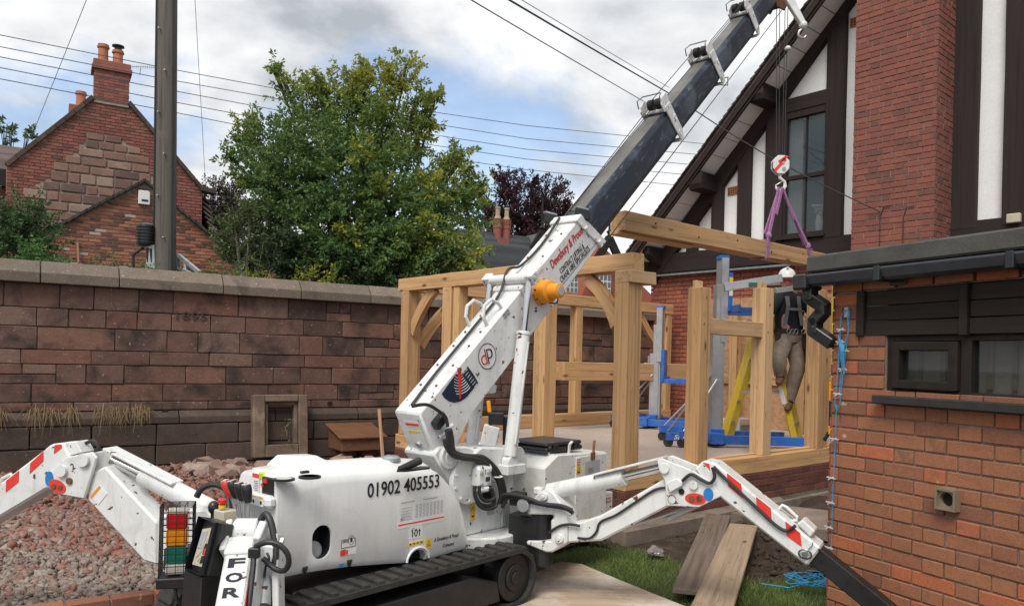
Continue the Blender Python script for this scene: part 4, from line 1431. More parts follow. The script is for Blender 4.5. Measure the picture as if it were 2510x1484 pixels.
# lean-to in front of it
LP = LEAN
ML_ = Matrix((LP.d, LP.n, UP)).transposed().to_4x4(); ML_.translation = LP.p0
le = thing('brick_outhouse', 'low brick outhouse gable with white alarm box, in front of the old cottage', 'outhouse', LP.pt(.3, 1.15))
la, ll, lr = LP.uv(*z1p(745, 935)), LP.uv(*z1p(205, 1215)), LP.uv(*z1p(1245, 1345))
gab2 = [(ll[0], 1.0), (lr[0], 1.0), lr, la, ll]
mb = MB(ML_); mb.prism(gab2, (0, .02, 0), (1, 0, 0), (0, 0, 1), (0, 1, 0), .25); mb.build('gable_core', 'old_mortar', le)
rs = [q for q in bond(ll[0], lr[0], 1.05, la[1], .084, .25, .02, 'stretcher') if inside(gab2, q[0] - .09, q[1] + .03) and inside(gab2, q[0] + .09, q[1] + .03)]
vis = [q for q in rs if q[1] > 1.6]
vis = vis[:300]
rest = rs[len(vis):] if rs[:len(vis)] == vis else [q for q in rs if q not in vis]
lay(le, LP, vis, brick_set('old_brick', .229, .0655, .05, 3), 'brick')
if rest:
 lay_mass(le, LP, rest, 'brickwork', 'old_brick_mass', .05)
for p, q in ((ll, la), (la, lr)):
 n_ = 16
 for i in range(n_):
  a = Vector((p[0], 0, p[1])).lerp(Vector((q[0], 0, q[1])), i / n_)
  b_ = Vector((p[0], 0, p[1])).lerp(Vector((q[0], 0, q[1])), (i + 1.1) / n_)
  up_ = .03 if p is ll else -.0
  mb = MB(ML_); mb.beam((a.x, .06, a.z + (.0 if p is ll else .03)), (b_.x, .06, b_.z + (.03 if p is ll else .0)), .36, .055); mb.build('verge_tile', 'verge_tile', le)
for p, q in ((ll, la), (lr, la)):
 mb = MB(ML_)
 vs = [(p[0], .25, p[1] - .03), (q[0], .25, q[1] - .03), (q[0], 1.6, q[1] - .03), (p[0], 1.6, p[1] - .03)]
 vs += [(x, y, z_ + .04) for x, y, z_ in vs]
 mb.add(vs, [(3, 2, 1, 0), (4, 5, 6, 7), (0, 1, 5, 4), (1, 2, 6, 5), (2, 3, 7, 6), (3, 0, 4, 7)])
 mb.build('roof', 'roof_tile', le)
t_, z_ = LP.uv(*z1p(743, 1020))
mb = MB(ML_); mb.prism([(-.13, -.17), (.13, -.17), (.13, .13), (.09, .17), (-.13, .17)], (t_, -.09, z_), (1, 0, 0), (0, 0, 1), (0, 1, 0), .09); ab = mb.build('alarm_box', 'window_white', le, bevel=.012)
mb = MB(ML_); mb.bb((t_ - .06, -.097, z_ - .10), (t_ + .09, -.091, z_ - .05)); mb.build('alarm_label', 'sticker_navy', ab)
# fallen timber leaning on the outhouse
timber('leaning_stick', 'stake_wood', None, LP.pt(LP.uv(*z1p(440, 1370))[0], 1.15, -.6), LP.pt(LP.uv(*z1p(402, 1250))[0], LP.uv(*z1p(402, 1250))[1], -.05), .04, .05)
tag(bpy.data.objects['leaning_stick'], 'thin pale stick leaning against the brick outhouse', 'stick')

# ------------------------------------------------------------------ brick house with slate roof far behind
FH = Plane(at(1340, 640, 30.0), hd(59))
MF = Matrix((FH.d, FH.n, UP)).transposed().to_4x4(); MF.translation = FH.p0
fh = thing('slate_roofed_house', 'distant red brick house with slate roof and twin tall chimneys, below the copper beech', 'house', FH.pt(0, 1.15))

def z5p(x, y):
 return ((1120 + .2021 * x) / 1.0203, (500 + .2021 * y) / 1.0203)

ga = FH.uv(*z5p(1130, 435)); gl_ = FH.uv(*z5p(905, 800)); gz0 = FH.uv(*z5p(1000, 900))[1]
half = ga[0] - gl_[0]
g2 = FH.uv(*z5p(1960, 480))
zE = gl_[1] - .8
tR = g2[0] + 3
mb = MB(MF); mb.prism([(gl_[0] - .3, 1.0), (ga[0] + half * 1.4, 1.0), (ga[0] + half * 1.4, zE), (ga[0], ga[1] - .15), (gl_[0] - .3, zE)], (0, 0, 0), (1, 0, 0), (0, 0, 1), (0, 1, 0), 8); mb.build('front_wall', 'house_brick', fh)
mb = MB(MF); mb.prism([(ga[0] + half * 1.4, 1.0), (tR, 1.0), (tR, zE), (g2[0], g2[1] - .15), (g2[0] - half, zE)], (0, .4, 0), (1, 0, 0), (0, 0, 1), (0, 1, 0), 8); mb.build('side_wall', 'house_brick', fh)
for apx_, hw_ in ((ga, half), (g2, half)):
 for s_ in (-1, 1):
  mb = MB(MF); mb.beam((apx_[0] + s_ * hw_ * 1.12, -.2, apx_[1] - (ga[1] - gl_[1]) * 1.12), (apx_[0], -.2, apx_[1]), .12, .34); mb.build('bargeboard', 'blackish_trim', fh)
 mb = MB(MF); mb.lathe((apx_[0], -.2, apx_[1] - .1), (0, 0, 1), [(0, .08), (.3, .08), (.35, .14), (.45, .05), (1.5, .03)], 8); mb.build('finial', 'blackish_trim', fh)
# slate roof left of the gable, in courses
rl, rl2 = FH.uv(*z5p(740, 510)), FH.uv(*z5p(430, 560))
mb = MB(MF)
for i in range(18):
 k = i / 18
 z_ = ga[1] - (ga[1] - gl_[1] + .4) * k
 x1 = ga[0] - half * k * 1.05
 x0 = rl2[0] - .6
 mb.bb((x0, -1.9 + 2.5 * (1 - k), z_ - .12), (x1, -1.5 + 2.5 * (1 - k), z_))
mb.build('slate_roof', 'slate', fh)
for sx_ in (-1, 1):
 mb = MB(MF)
 vs = [(ga[0], -.15, ga[1]), (ga[0] + sx_ * half * 1.15, -.15, ga[1] - (ga[1] - gl_[1]) * 1.15), (ga[0] + sx_ * half * 1.15, 8, ga[1] - (ga[1] - gl_[1]) * 1.15), (ga[0], 8, ga[1])]
 vs += [(x, y, z_ + .08) for x, y, z_ in vs]
 mb.add(vs, [(3, 2, 1, 0), (4, 5, 6, 7), (0, 1, 5, 4), (1, 2, 6, 5), (2, 3, 7, 6), (3, 0, 4, 7)])
 mb.build('gable_roof', 'slate', fh)
mb = MB(MF); mb.bb((rl2[0] - 7, 2.2, 1.), (rl2[0], 5, rl2[1] - .6)); mb.build('back_wing', 'house_brick', fh)
mb = MB(MF); mb.prism([(-.4, -1.2), (1.5, .45), (4, .45), (5, -1.2)], (rl2[0] - 7, 1.9, rl2[1] - .2), (0, 1, 0), (0, 0, 1), (1, 0, 0), 7.3); mb.build('back_roof', 'slate', fh)
# twin chimney stacks
b0_ = FH.uv(*z5p(610, 660)); b1_ = FH.uv(*z5p(740, 500))
mb = MB(MF); mb.bb((b0_[0], -.1, b0_[1] + .15), (b1_[0], .9, b1_[1])); cst = mb.build('chimney_base', 'old_brick_mass', fh)
for xa, xb in ((632, 728), (745, 838)):
 t0_, t1_ = FH.uv(*z5p(xa, 300))[0], FH.uv(*z5p(xb, 300))[0]
 zt_ = FH.uv(*z5p(680, 215))[1]
 tc_, r_ = (t0_ + t1_) / 2, (t1_ - t0_) / 2
 mb = MB(MF)
 for (h0, h1, k) in ((b1_[1] - .6, zt_ - .35, .92), (zt_ - .35, zt_ - .2, 1.0), (zt_ - .2, zt_, 1.08)):
  mb.tube([(tc_, .4, h0), (tc_, .4, h1)], r_ * k * 1.05, 8)
 cs = mb.build('chimney_stack', 'old_brick_mass', cst)
 mb = MB(MF); mb.lathe((tc_, .4, zt_), (0, 0, 1), [(0, r_ * .8), (.08, r_ * .7), (.1, r_ * .55), (.38, r_ * .5), (.4, r_ * .62), (.46, r_ * .62)], 10); mb.build('chimney_pot', 'buff_pot', cs, smooth=True)
for (xa, ya, xb, yb) in ((1450, 950, 1600, 1140), (1860, 925, 2010, 1170)):
 p, q = FH.uv(*z5p(xa, yb)), FH.uv(*z5p(xb, ya))
 mb = MB(MF); mb.bb((p[0], -.06, p[1]), (q[0], .02, q[1])); wdw = mb.build('window', 'window_white', fh)
 nx, nz = 3, 3
 for i in range(nx):
  for j in range(nz):
   x0, x1 = p[0] + (q[0] - p[0]) * (i + .14) / nx, p[0] + (q[0] - p[0]) * (i + .86) / nx
   z0, z1 = p[1] + (q[1] - p[1]) * (j + .12) / nz, p[1] + (q[1] - p[1]) * (j + .88) / nz
   mb = MB(MF); mb.bb((x0, -.075, z0), (x1, -.062, z1)); mb.build('pane', 'pane_far', wdw)
 mb = MB(MF); mb.bb((p[0] - .12, -.1, q[1] + .01), (q[0] + .12, .02, q[1] + .12)); mb.build('window_head', 'window_white', wdw)

# ------------------------------------------------------------------ trees and shrubs
def leaves(centres, n, rad, size, dirs=None, droop=0.25, seed=0, flat=0.7, tint=None):
 """n leaf quads (folded diamonds) round each centre; with dirs they follow a tapering twig spray."""
 rg = np.random.default_rng(seed)
 C = np.repeat(np.asarray(centres, dtype=float), n, axis=0)
 rad = np.repeat(np.asarray(rad, dtype=float), n) if np.ndim(rad) else np.full(len(C), float(rad))
 N = len(C)
 off = rg.normal(0, 1, (N, 3))
 off /= np.linalg.norm(off, axis=1)[:, None] + 1e-9
 off *= (rg.random(N) ** 0.5)[:, None]
 off[:, 2] *= flat
 if dirs is not None:
  D = np.repeat(np.asarray(dirs, dtype=float), n, axis=0)
  u = rg.random(N)
  P = C + D * (rad * 2.3 * (u - .35))[:, None] + off * (rad * (1.0 - .75 * u) * .62)[:, None]
 else:
  P = C + off * rad[:, None]
 d = off + rg.normal(0, 0.7, (N, 3))
 if dirs is not None:
  d += D * .5
 d[:, 2] -= droop
 d /= np.linalg.norm(d, axis=1)[:, None] + 1e-9
 w = np.cross(d, rg.normal(0, 1, (N, 3)))
 w /= np.linalg.norm(w, axis=1)[:, None] + 1e-9
 s = size * (0.55 + 0.8 * rg.random(N))[:, None]
 V = np.stack([P, P + d * s * 0.45 + w * s * 0.23, P + d * s, P + d * s * 0.45 - w * s * 0.23], 1).reshape(-1, 3)
 Fc = np.arange(len(V)).reshape(-1, 4)
 t = None
 if tint is not None:
  t = np.repeat(np.clip(np.repeat(np.asarray(tint), n) + rg.normal(0, 0.16, N), 0, 1), 4)
 return V, Fc, t

def clump_points(lobes, per, seed, shell=0.55, lift=.25, k_rad=1.0):
 rg = np.random.default_rng(seed)
 C, rr, ti, D = [], [], [], []
 mid = np.mean([c for c, _, _ in lobes], axis=0)
 for (c, r, yel) in lobes:
  k = max(4, int(per * r * r))
  for _ in range(k):
   d = rg.normal(0, 1, 3)
   d /= np.linalg.norm(d)
   q = r * (shell + (1.0 - shell) * rg.random())
   p = np.array(c) + d * q * np.array([1, 1, .9])
   o = d + .45 * (p - mid) / (np.linalg.norm(p - mid) + 1e-6) + np.array([0, 0, lift]) + rg.normal(0, .3, 3)
   C.append(p)
   D.append(o / (np.linalg.norm(o) + 1e-6))
   rr.append(rg.uniform(.13, .30) * (0.75 + .4 * min(r, 1.2)) * k_rad)
   top = max(0.0, d[2]) * .5 + (.3 if d[0] > .2 else 0)  # beside the real yellow tips, sunlit tops and right sides are painted in
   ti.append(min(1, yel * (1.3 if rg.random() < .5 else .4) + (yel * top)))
 return C, rr, ti, D

def limbs(root, lobes, r0, mat, parent, name='trunk', seed=1, fork=0.35):
 rg = random.Random(seed)
 mb = MB()
 root = Vector(root)
 top = sum((Vector(c) for c, _, _ in lobes), Vector()) / len(lobes)
 f = root.lerp(top, fork)
 mb.tube([root, root.lerp(f, .5) + Vector((rg.uniform(-.08, .08), 0, 0)), f], [r0, r0 * .8, r0 * .6], 10)
 for c, r, _ in lobes:
  c = Vector(c)
  m = f.lerp(c, .5) + Vector((rg.uniform(-.3, .3), rg.uniform(-.3, .3), rg.uniform(.0, .4)))
  mb.tube([f - (c - f).normalized() * .05, m, c], [r0 * .38, r0 * .22, r0 * .06], 7)
  for k in range(5):
   d = Vector((rg.gauss(0, 1), rg.gauss(0, 1), rg.gauss(0, 1))).normalized()
   mb.tube([m.lerp(c, .6), c + d * r * .5, c + d * r * .95], [r0 * .08, r0 * .05, r0 * .015], 5)
 return mb.build(name, mat, parent, smooth=True)

def tree(name, label, cat, base, lobes, leaf, lsize, per, nleaf, r0, seed, bark='bark', group=None, fork=.35, shell=.5, droop=.25, attr=True, lift=.25, k_rad=1.0):
 t = thing(name, label, cat, base, group)
 C, rr, ti, D = clump_points(lobes, per, seed, shell, lift, k_rad)
 V, Fc, tt = leaves(C, nleaf, rr, lsize, D, seed=seed, tint=ti if attr else None, droop=droop)
 mesh_np('crown', V, Fc, leaf, t, tuple(base), attr=tt)
 limbs(base, lobes, r0, bark, t, seed=seed, fork=fork)
 return t

def lob(lst, Y, k=1.0):
 out = []
 for q in lst:
  px, py, r = q[:3]
  dy = q[3] if len(q) > 3 else 0
  ye = q[4] if len(q) > 4 else .0
  p = at(px, py, Y + dy)
  out.append((tuple(p), r * (Y + dy) / F * k, ye))
 return out

big = lob([(860, 320, 85, 0, .2), (770, 340, 80, -.5, .15), (950, 320, 80, .2, .3), (840, 240, 58, .3, .5), (925, 215, 52, .3, .65), (985, 185, 36, .2, .75), (1000, 150, 18, .2, .7), (765, 240, 46, 0, .4), (712, 225, 26, 0, .35), (690, 190, 16, 0, .35), (672, 168, 9, 0, .3), (890, 165, 26, .4, .55), (870, 190, 26, .3, .5),
           (660, 345, 52, 0, .12), (605, 325, 34, 0, .5), (572, 330, 18, 0, .45), (560, 385, 12, 0, .2), (588, 380, 18, 0, .2), (645, 415, 50, -.6, .08), (600, 440, 20, -.5, .4), (655, 445, 32, -.5, .3), (720, 430, 90, -.8, .04), (850, 430, 105, -1.0, .05), (955, 430, 85, -.5, .15), (1010, 330, 50, .3, .6), (1045, 290, 30, .2, .6), (1050, 240, 16, .2, .5), (1025, 235, 24, 0, .45), (1070, 235, 10, .1, .4),
           (1080, 460, 66, 0, .35), (1115, 400, 36, 0, .55), (1135, 375, 20, 0, .5), (1150, 440, 24, 0, .4), (1160, 480, 34, 0, .4), (1100, 530, 78, -.3, .15), (1040, 470, 34, -1.2, .85), (980, 540, 105, -1.0, .05), (860, 560, 110, -1.2, .03), (760, 550, 85, -1.0, .02), (700, 480, 62, -.5, .03), (660, 480, 26, -.5, .05),
           (900, 640, 90, -1.3, .02), (1010, 620, 80, -1.5, .12), (1030, 560, 36, -1.8, .6), (1100, 620, 70, -1.0, .35), (1140, 630, 40, -1.2, .55), (860, 560, 30, -2.0, .6), (780, 650, 80, -1.2, .02), (940, 470, 26, -1.8, .5), (890, 390, 26, -1.8, .45)], 17.0)
base = at(900, 870, 17); base.z = 1.15
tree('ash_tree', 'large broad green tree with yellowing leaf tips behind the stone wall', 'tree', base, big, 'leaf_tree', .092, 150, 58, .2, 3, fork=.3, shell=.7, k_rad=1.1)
pur = lob([(1270, 520, 75), (1200, 520, 45), (1335, 490, 48), (1250, 465, 36), (1300, 445, 24), (1230, 445, 18), (1360, 470, 22), (1345, 530, 52), (1190, 570, 50), (1290, 570, 80), (1390, 530, 22)], 38.0)
base = at(1290, 870, 38); base.z = 1.15
tree('copper_beech', 'dark purple leaved beech tree beyond the slate roof', 'tree', base, pur, 'leaf_purple', .15, 26, 95, .35, 5, attr=False, shell=.35, droop=-.3, lift=.6, k_rad=1.8)
drk = lob([(540, 490, 45), (580, 500, 35), (520, 540, 45), (560, 560, 50), (500, 470, 20)], 30.0)
base = at(545, 860, 30); base.z = 1.15
tree('brown_conifer', 'dull brownish dense tree just right of the cottage gable', 'tree', base, drk, 'leaf_brown', .10, 70, 110, .25, 6, attr=False, shell=.4, k_rad=1.6)
far_l = lob([(8, 310, 22), (-25, 300, 30), (70, 330, 14), (30, 335, 14)], 34.0)
base = at(0, 860, 34); base.z = 1.15
tree('background_tree', 'small sliver of tree crown above the tiled roof at the left edge', 'tree', base, far_l, 'leaf_olive', .16, 30, 50, .2, 8, attr=False)
oli = lob([(575, 560, 40), (590, 610, 46), (560, 630, 36), (610, 650, 40), (640, 560, 62), (600, 540, 36), (680, 540, 48), (640, 510, 34), (620, 610, 50), (690, 600, 55), (660, 640, 45)], 15.8)
base = at(632, 870, 15.8); base.z = 1.15
st_ = tree('willow_shrub', 'thin twiggy olive-green shrub with pale stems beside the outhouse', 'shrub', base, oli, 'leaf_olive', .07, 130, 70, .05, 9, 'bark_pale', attr=False, shell=.15, lift=.8)
mb = MB()
for k in range(16):
 rg_ = random.Random(k)
 c_ = Vector(oli[k % len(oli)][0]) + Vector((rg_.uniform(-.3, .3), rg_.uniform(-.3, .1), rg_.uniform(.1, .5)))
 b_ = base + Vector((rg_.uniform(-.2, .2), rg_.uniform(-.15, .15), 0))
 mb.tube([b_, b_.lerp(c_, .5) + Vector((rg_.uniform(-.08, .08), -.15, .15)), c_], [.02, .012, .004], 5)
mb.build('stems', 'bark_pale', st_)

def bush(name, label, lst, Y, leaf, lsize, per, nl, seed, cat='shrub', group=None, base_z=1.15, bark='bark', k=1.0):
 L_ = lob(lst, Y, k)
 b_ = Vector(L_[0][0]); b_.z = base_z
 return tree(name, label, cat, b_, L_, leaf, lsize, per, nl, .05, seed, bark, group, attr=False, shell=.3, fork=.2)

bush('dark_hedge', 'dark evergreen shrubs massed under the large tree', [(720, 610, 60), (760, 660, 60), (700, 680, 50), (830, 680, 60), (900, 690, 55), (960, 690, 50), (700, 660, 40), (1030, 690, 45), (1090, 680, 40)], 15.3, 'leaf_dark', .085, 110, 75, 11)
bush('yellow_shrub', 'yellow-green leafy shrub top just above the wall coping', [(760, 672, 22), (735, 680, 20), (800, 685, 22)], 14.6, 'leaf_yellow', .07, 160, 40, 12)
bush('elder_bush', 'bright green leafy bush at the left edge above the wall', [(40, 560, 60), (10, 530, 50), (75, 540, 40), (20, 600, 60), (70, 610, 50), (-30, 560, 60), (95, 500, 18), (10, 490, 24)], 11.6, 'leaf_elder', .055, 170, 80, 13, k=1.1)
bush('lime_bush', 'paler fresh green low bush beside the elder bush', [(90, 620, 30), (120, 630, 26), (60, 635, 26)], 11.0, 'leaf_fresh', .055, 260, 50, 14)
for i, (px, n_, lab) in enumerate(((250, 22, 'weeds growing behind the coping left of the pole'), (330, 16, 'low weeds at the foot of the pole, left side'), (470, 20, 'weeds behind the coping right of the pole'), (540, 16, 'small weeds behind the coping below the outhouse corner'), (620, 14, 'bright weed patch behind the coping by the pale-stemmed shrub'))):
 bush('weeds', lab, [(px, 655 + (px - 250) * .045, n_), (px + 30, 660 + (px - 250) * .045, n_ * .8), (px - 30, 660 + (px - 250) * .045, n_ * .7)], 11.3 + px * .0032, 'leaf_fresh' if px != 620 else 'leaf_yellow', .045, 300, 34, 20 + i, 'weeds', 'weeds behind the wall')

# ------------------------------------------------------------------ pole and overhead wires
PY = 12.6
pb = at(409, 870, PY); pb.z = 1.15
po = thing('utility_pole', 'weathered grey wooden utility pole behind the stone wall', 'pole', pb)
ptop = at(412, -60, PY); pbot = at(409, 700, PY); pbot.z = 1.0
x, y, z = ortho(ptop - pbot)
bm = bmesh.new(); Ln = (ptop - pbot).length
bmesh.ops.create_cone(bm, cap_ends=True, segments=22, radius1=.17, radius2=.148, depth=Ln)
bmesh.ops.rotate(bm, verts=bm.verts, matrix=Matrix.Rotation(R(90), 3, 'Y'))
me = bpy.data.meshes.new('pole_shaft'); bm.to_mesh(me); bm.free(); me.materials.append(MATS['pole_wood'])
me.polygons.foreach_set('use_smooth', [True] * len(me.polygons)); me.set_sharp_from_angle(angle=R(40))
link(bpy.data.objects.new('pole_shaft', me), Matrix.Translation((ptop + pbot) / 2) @ Matrix((x, y, z)).transposed().to_4x4(), po)
for dx, r_ in ((-.165, .014), (-.14, .011), (.155, .01)):
 mb = MB(); mb.tube([pbot + Vector((dx, -.09, 0)), pbot.lerp(ptop, .5) + Vector((dx * .95, -.085, 0)), ptop + Vector((dx * .87, -.08, 0))], r_, 6); mb.build('pole_cable', 'cable_black', po)
for k in range(9):
 p = pbot.lerp(ptop, .16 + k * .1)
 mb = MB(); mb.cyl(p + Vector((.05 * (-1) ** k, -.15, 0)), p + Vector((.05 * (-1) ** k, -.21, 0)), .012, seg=8); mb.build('step_bolt', 'galvanised', po)
for k in (.12, .2, .27):
 p = pbot.lerp(ptop, k)
 mb = MB(); mb.tube([p + Vector((math.cos(a) * .174, math.sin(a) * .174, 0)) for a in np.linspace(0, 6.283, 21)[:-1]], .007, 5, closed=True); mb.build('band', 'cable_black', po)
c_ = at(366, 578, PY) + Vector((0, -.12, 0))
mb = MB(); mb.lathe(c_ - UP * .18, UP, [(0, .08), (.02, .125), (.3, .13), (.34, .12), (.37, .06)], 14)
for k in range(6):
 mb.tube([c_ + Vector((math.cos(a) * .134, math.sin(a) * .134, -.13 + k * .05)) for a in np.linspace(0, 6.283, 19)[:-1]], .012, 5, closed=True)
mb.build('splice_case', 'black_plastic', po, smooth=True)
for k, (a, b_) in enumerate((((362, 610), (335, 660)), ((372, 610), (372, 665)), ((380, 612), (384, 665)))):
 p, q = at(*a, PY) + Vector((0, -.14, 0)), at(*b_, PY) + Vector((0, -.1, -.1))
 mb = MB(); mb.tube([p, p.lerp(q, .4) + Vector((-.1 if k == 0 else 0, 0, .06 if k == 0 else 0)), q], .022, 7); mb.build('cable_tail', 'cable_black', po)
mb = MB(); q = at(378, 632, PY) + Vector((0, -.14, 0)); mb.prism([(-.10, -.42), (.10, -.42), (.06, .2), (-.04, .22)], q, (1, 0, 0), (0, 0, 1), (0, 1, 0), .07); mb.build('cable_guard', 'galvanised', po, bevel=.01)
# galvanised handrail frame right of the pole
hr = MB(); p0_, p1_, p2_ = at(438, 625, 12.9), at(490, 668, 12.3), at(438, 655, 12.9)
hr.beam(p0_, p1_, .05, .06); hr.beam(p2_, at(470, 672, 12.4), .05, .05); hr.beam(p0_, p2_ - UP * .4, .05, .05); hr.beam(at(455, 640, 12.7), at(455, 700, 12.7), .04, .04)
tag(hr.build('metal_handrail', 'galvanised'), 'grey metal handrail just behind the coping beside the pole', 'handrail')

lines = [((-60, 74), (400, 166), (700, 222), (1290, 308), (1700, 350)), ((-60, 103), (400, 193), (700, 246), (1290, 340), (1700, 378)), ((-60, 128), (400, 218), (700, 274), (1290, 366), (1700, 404)), ((-60, 154), (400, 245), (700, 302), (1290, 390), (1720, 432)), ((-60, 182), (400, 270), (700, 330), (1290, 416), (1700, 458))]
names = ('topmost', 'second', 'third', 'fourth', 'lowest')
for i, ln in enumerate(lines):
 Ys = (9.0, 13.4 + .0, 19, 24, 30)
 pts = [at(px, py, Y) for (px, py), Y in zip(ln, Ys)]
 pts = [pts[0] + (pts[0] - pts[1]) * 1.5] + pts + [pts[-1] + (pts[-1] - pts[-2]) * 4]
 dense = []
 for k in range(len(pts) - 1):
  for s in np.linspace(0, 1, 8, endpoint=(k == len(pts) - 2)):
   dense.append(pts[k].lerp(pts[k + 1], s))
 mb = MB(); mb.tube(dense, [.004 + .009 * j / len(dense) for j in range(len(dense))], 5)
 tag(mb.build('overhead_wire', 'overhead'), names[i] + ' of the five long overhead wires crossing the sky behind the pole', 'wire', 'five parallel overhead wires')
for nm, a, b_, Ya, Yb, r_, lab in (('stay_wire', (216, -10), (78, 335), 16, 22, .007, 'thin wire slanting down to the tiled roof left of the pole'), ('drop_wire', (478, -10), (504, 445), 16, 22, .006, 'thin near-vertical wire right of the pole'),
                                   ('service_cable', (1240, -10), (1650, 235), 6.5, 11.8, .009, 'upper dark service cable running to the timbered house'), ('service_cable', (1130, -20), (1600, 262), 6.5, 12.5, .006, 'lower thin service cable running behind the boom'),
                                   ('service_cable', (1270, -10), (1640, 215), 7.0, 12.5, .004, 'finest service cable beside the upper dark one')):
 mb = MB(); p, q = at(*a, Ya), at(*b_, Yb)
 p = p + (p - q) * 1.2
 mb.tube([p.lerp(q, s) - UP * .02 * math.sin(math.pi * s) for s in np.linspace(0, 1, 14)], r_, 5)
 tag(mb.build(nm, 'cable_black' if r_ > .008 else 'overhead'), lab, 'cable')
p, q = at(1650, 235, 11.8), CH.pt(CH.uv(2160, 520)[0], CH.uv(2160, 520)[1], -.02)
mb = MB(); mb.tube([p.lerp(q, s) - UP * .1 * math.sin(math.pi * s) for s in np.linspace(0, 1, 20)], .009, 5)
tag(mb.build('service_cable', 'cable_black'), 'service cable crossing in front of the gable to the brick chimney', 'cable')

# ------------------------------------------------------------------ oak frame on its brick plinth
ZS = 0.57                                       # top of the sill
SLAB = 0.555
LA_ = 3.85
LB_ = 5.6

def fp(a, b_, z):
 """frame coordinates: a away to the left (short side), b away to the right (long side)"""
 return C0 + DA * a + DB * b_ + Vector((0, 0, z))

FBK = Plane(fp(LA_ + .02, 0, 0), DB)             # back side against the stone wall
pl = thing('brick_plinth', 'dark brick plinth under the oak frame sills', 'plinth', fp(1, 1, 0))
PA = Plane(fp(LA_ + .1, -.10, 0), -DA)
PB = Plane(fp(-.10, -.10, 0), DB)
for P_, ln in ((PA, LA_ + .2), (PB, LB_ + .1)):
 mb = MB(); mb.box(P_.pt(ln / 2, .17, .1 + .008), (ln - .03, .19, .42), (P_.d, P_.n, UP)); mb.build('mortar_core', 'mortar', pl)
pbs = brick_set('plinth_brick', .222, .066, .1)
lay(pl, PA, bond(0, LA_ + .2, -.0, .382, .0765, .232, .0095, 'stretcher'), pbs, 'brick')
lay(pl, PB, bond(0, LB_, -.0, .382, .0765, .232, .0095, 'stretcher'), pbs, 'brick')
mb = MB(); q = [fp(-.30, -.30, 0), fp(LA_ + .3, -.30, 0), fp(LA_ + .3, LB_, 0), fp(-.30, LB_, 0)]
tag(sheet('footing', [(p.x, p.y) for p in q], .07, 'concrete_old', .2), kind='structure')
q = [fp(.09, .09, 0), fp(LA_ + .12, .09, 0), fp(LA_ + .12, LB_ + .15, 0), fp(.09, LB_ + .15, 0)]
tag(sheet('floor_slab', [(p.x, p.y) for p in q], SLAB, 'concrete_slab', .44), kind='structure')

of = thing('oak_frame', 'new golden oak post and beam frame standing on the concrete slab', 'timber frame', fp(1.5, 1.5, SLAB))
S = .175
timber('sill_beam', 'oak', of, fp(0, -.09, ZS - .092), fp(0, LB_, ZS - .092), S + .01, .184)
timber('sill_beam', 'oak', of, fp(.09, 0, ZS - .093), fp(LA_ + .1, 0, ZS - .093), S, .182)
timber('sill_beam', 'oak', of, fp(LA_, .09, SLAB + .10), fp(LA_, LB_, SLAB + .10), S, .2)
timber('cover_strip', 'oak_fresh', of, fp(.03, 1.25, ZS + .012), fp(.03, LB_, ZS + .012), .05, .022)
zpl = 2.555
bpost = [FB.uv(1530, 900)[0] + .0, FB.uv(1710, 900)[0], FB.uv(1866, 900)[0], FB.uv(1998, 900)[0]]
bpost[0] = 0.0
for i, b_ in enumerate(bpost):
 top = zpl - .085 if i == 0 else FB.uv(1710 + 150 * (i - 1), (705, 705, 712)[i - 1])[1]
 timber('post', 'oak' if i != 2 else 'oak_fresh', of, fp(0, b_, ZS), fp(0, b_, top), S, S + (.025 if i == 0 else 0), up=DB)
 if i:
  timber('tenon', 'oak_fresh', of, fp(.01, b_ - .02, top - .02), fp(.01, b_ - .02, top + .075), .05, .12, up=DB, bevel=.004)
timber('post', 'oak', of, fp(.0, bpost[3] + .19, ZS), fp(.0, bpost[3] + .19, 2.5), .1, .16, up=DB)
ra = FB.uv(1800, 785)[1], FB.uv(1800, 822)[1]
timber('rail', 'oak_fresh', of, fp(0, bpost[1] + S / 2, sum(ra) / 2), fp(0, bpost[2] - S / 2, sum(ra) / 2), .12, ra[0] - ra[1])
# short side
at_ = [FA.uv(px, 900)[0] for px in (1002, 1105, 1335)]
for i, t_ in enumerate(at_):
 a = LA_ - t_
 timber('post', 'oak', of, fp(a, 0, ZS), fp(a, 0, zpl - .085), S, S, up=DB)
 if i == 1:
  timber('post', 'oak', of, fp(a - .17, .0, ZS), fp(a - .17, .0, zpl - .085), .12, .14, up=DB)
timber('top_plate', 'oak', of, fp(-.115, 0, zpl), fp(LA_ + .12, 0, zpl), S, .17)
timber('plate_stub', 'oak_fresh', of, fp(-.02, -.105, zpl - .14), fp(-.02, .26, zpl - .14), S + .04, .12)
# back side
bb_ = [FBK.uv(px, 900)[0] for px in (1155, 1408, 1628, 1668)]
for t_ in bb_ + [.09]:
 timber('post', 'oak', of, fp(LA_, t_, SLAB + .2), fp(LA_, t_, zpl - .085), S * .85, S * .85, up=DB)
timber('top_plate', 'oak', of, fp(LA_, .10, zpl - .0), fp(LA_, LB_, zpl - .0), S, .17)
# far end against the house
for a in (1.2, 2.4):
 timber('post', 'oak', of, fp(a, LB_ - .1, SLAB), fp(a, LB_ - .1, zpl - .09), S * .8, S * .8, up=DB)

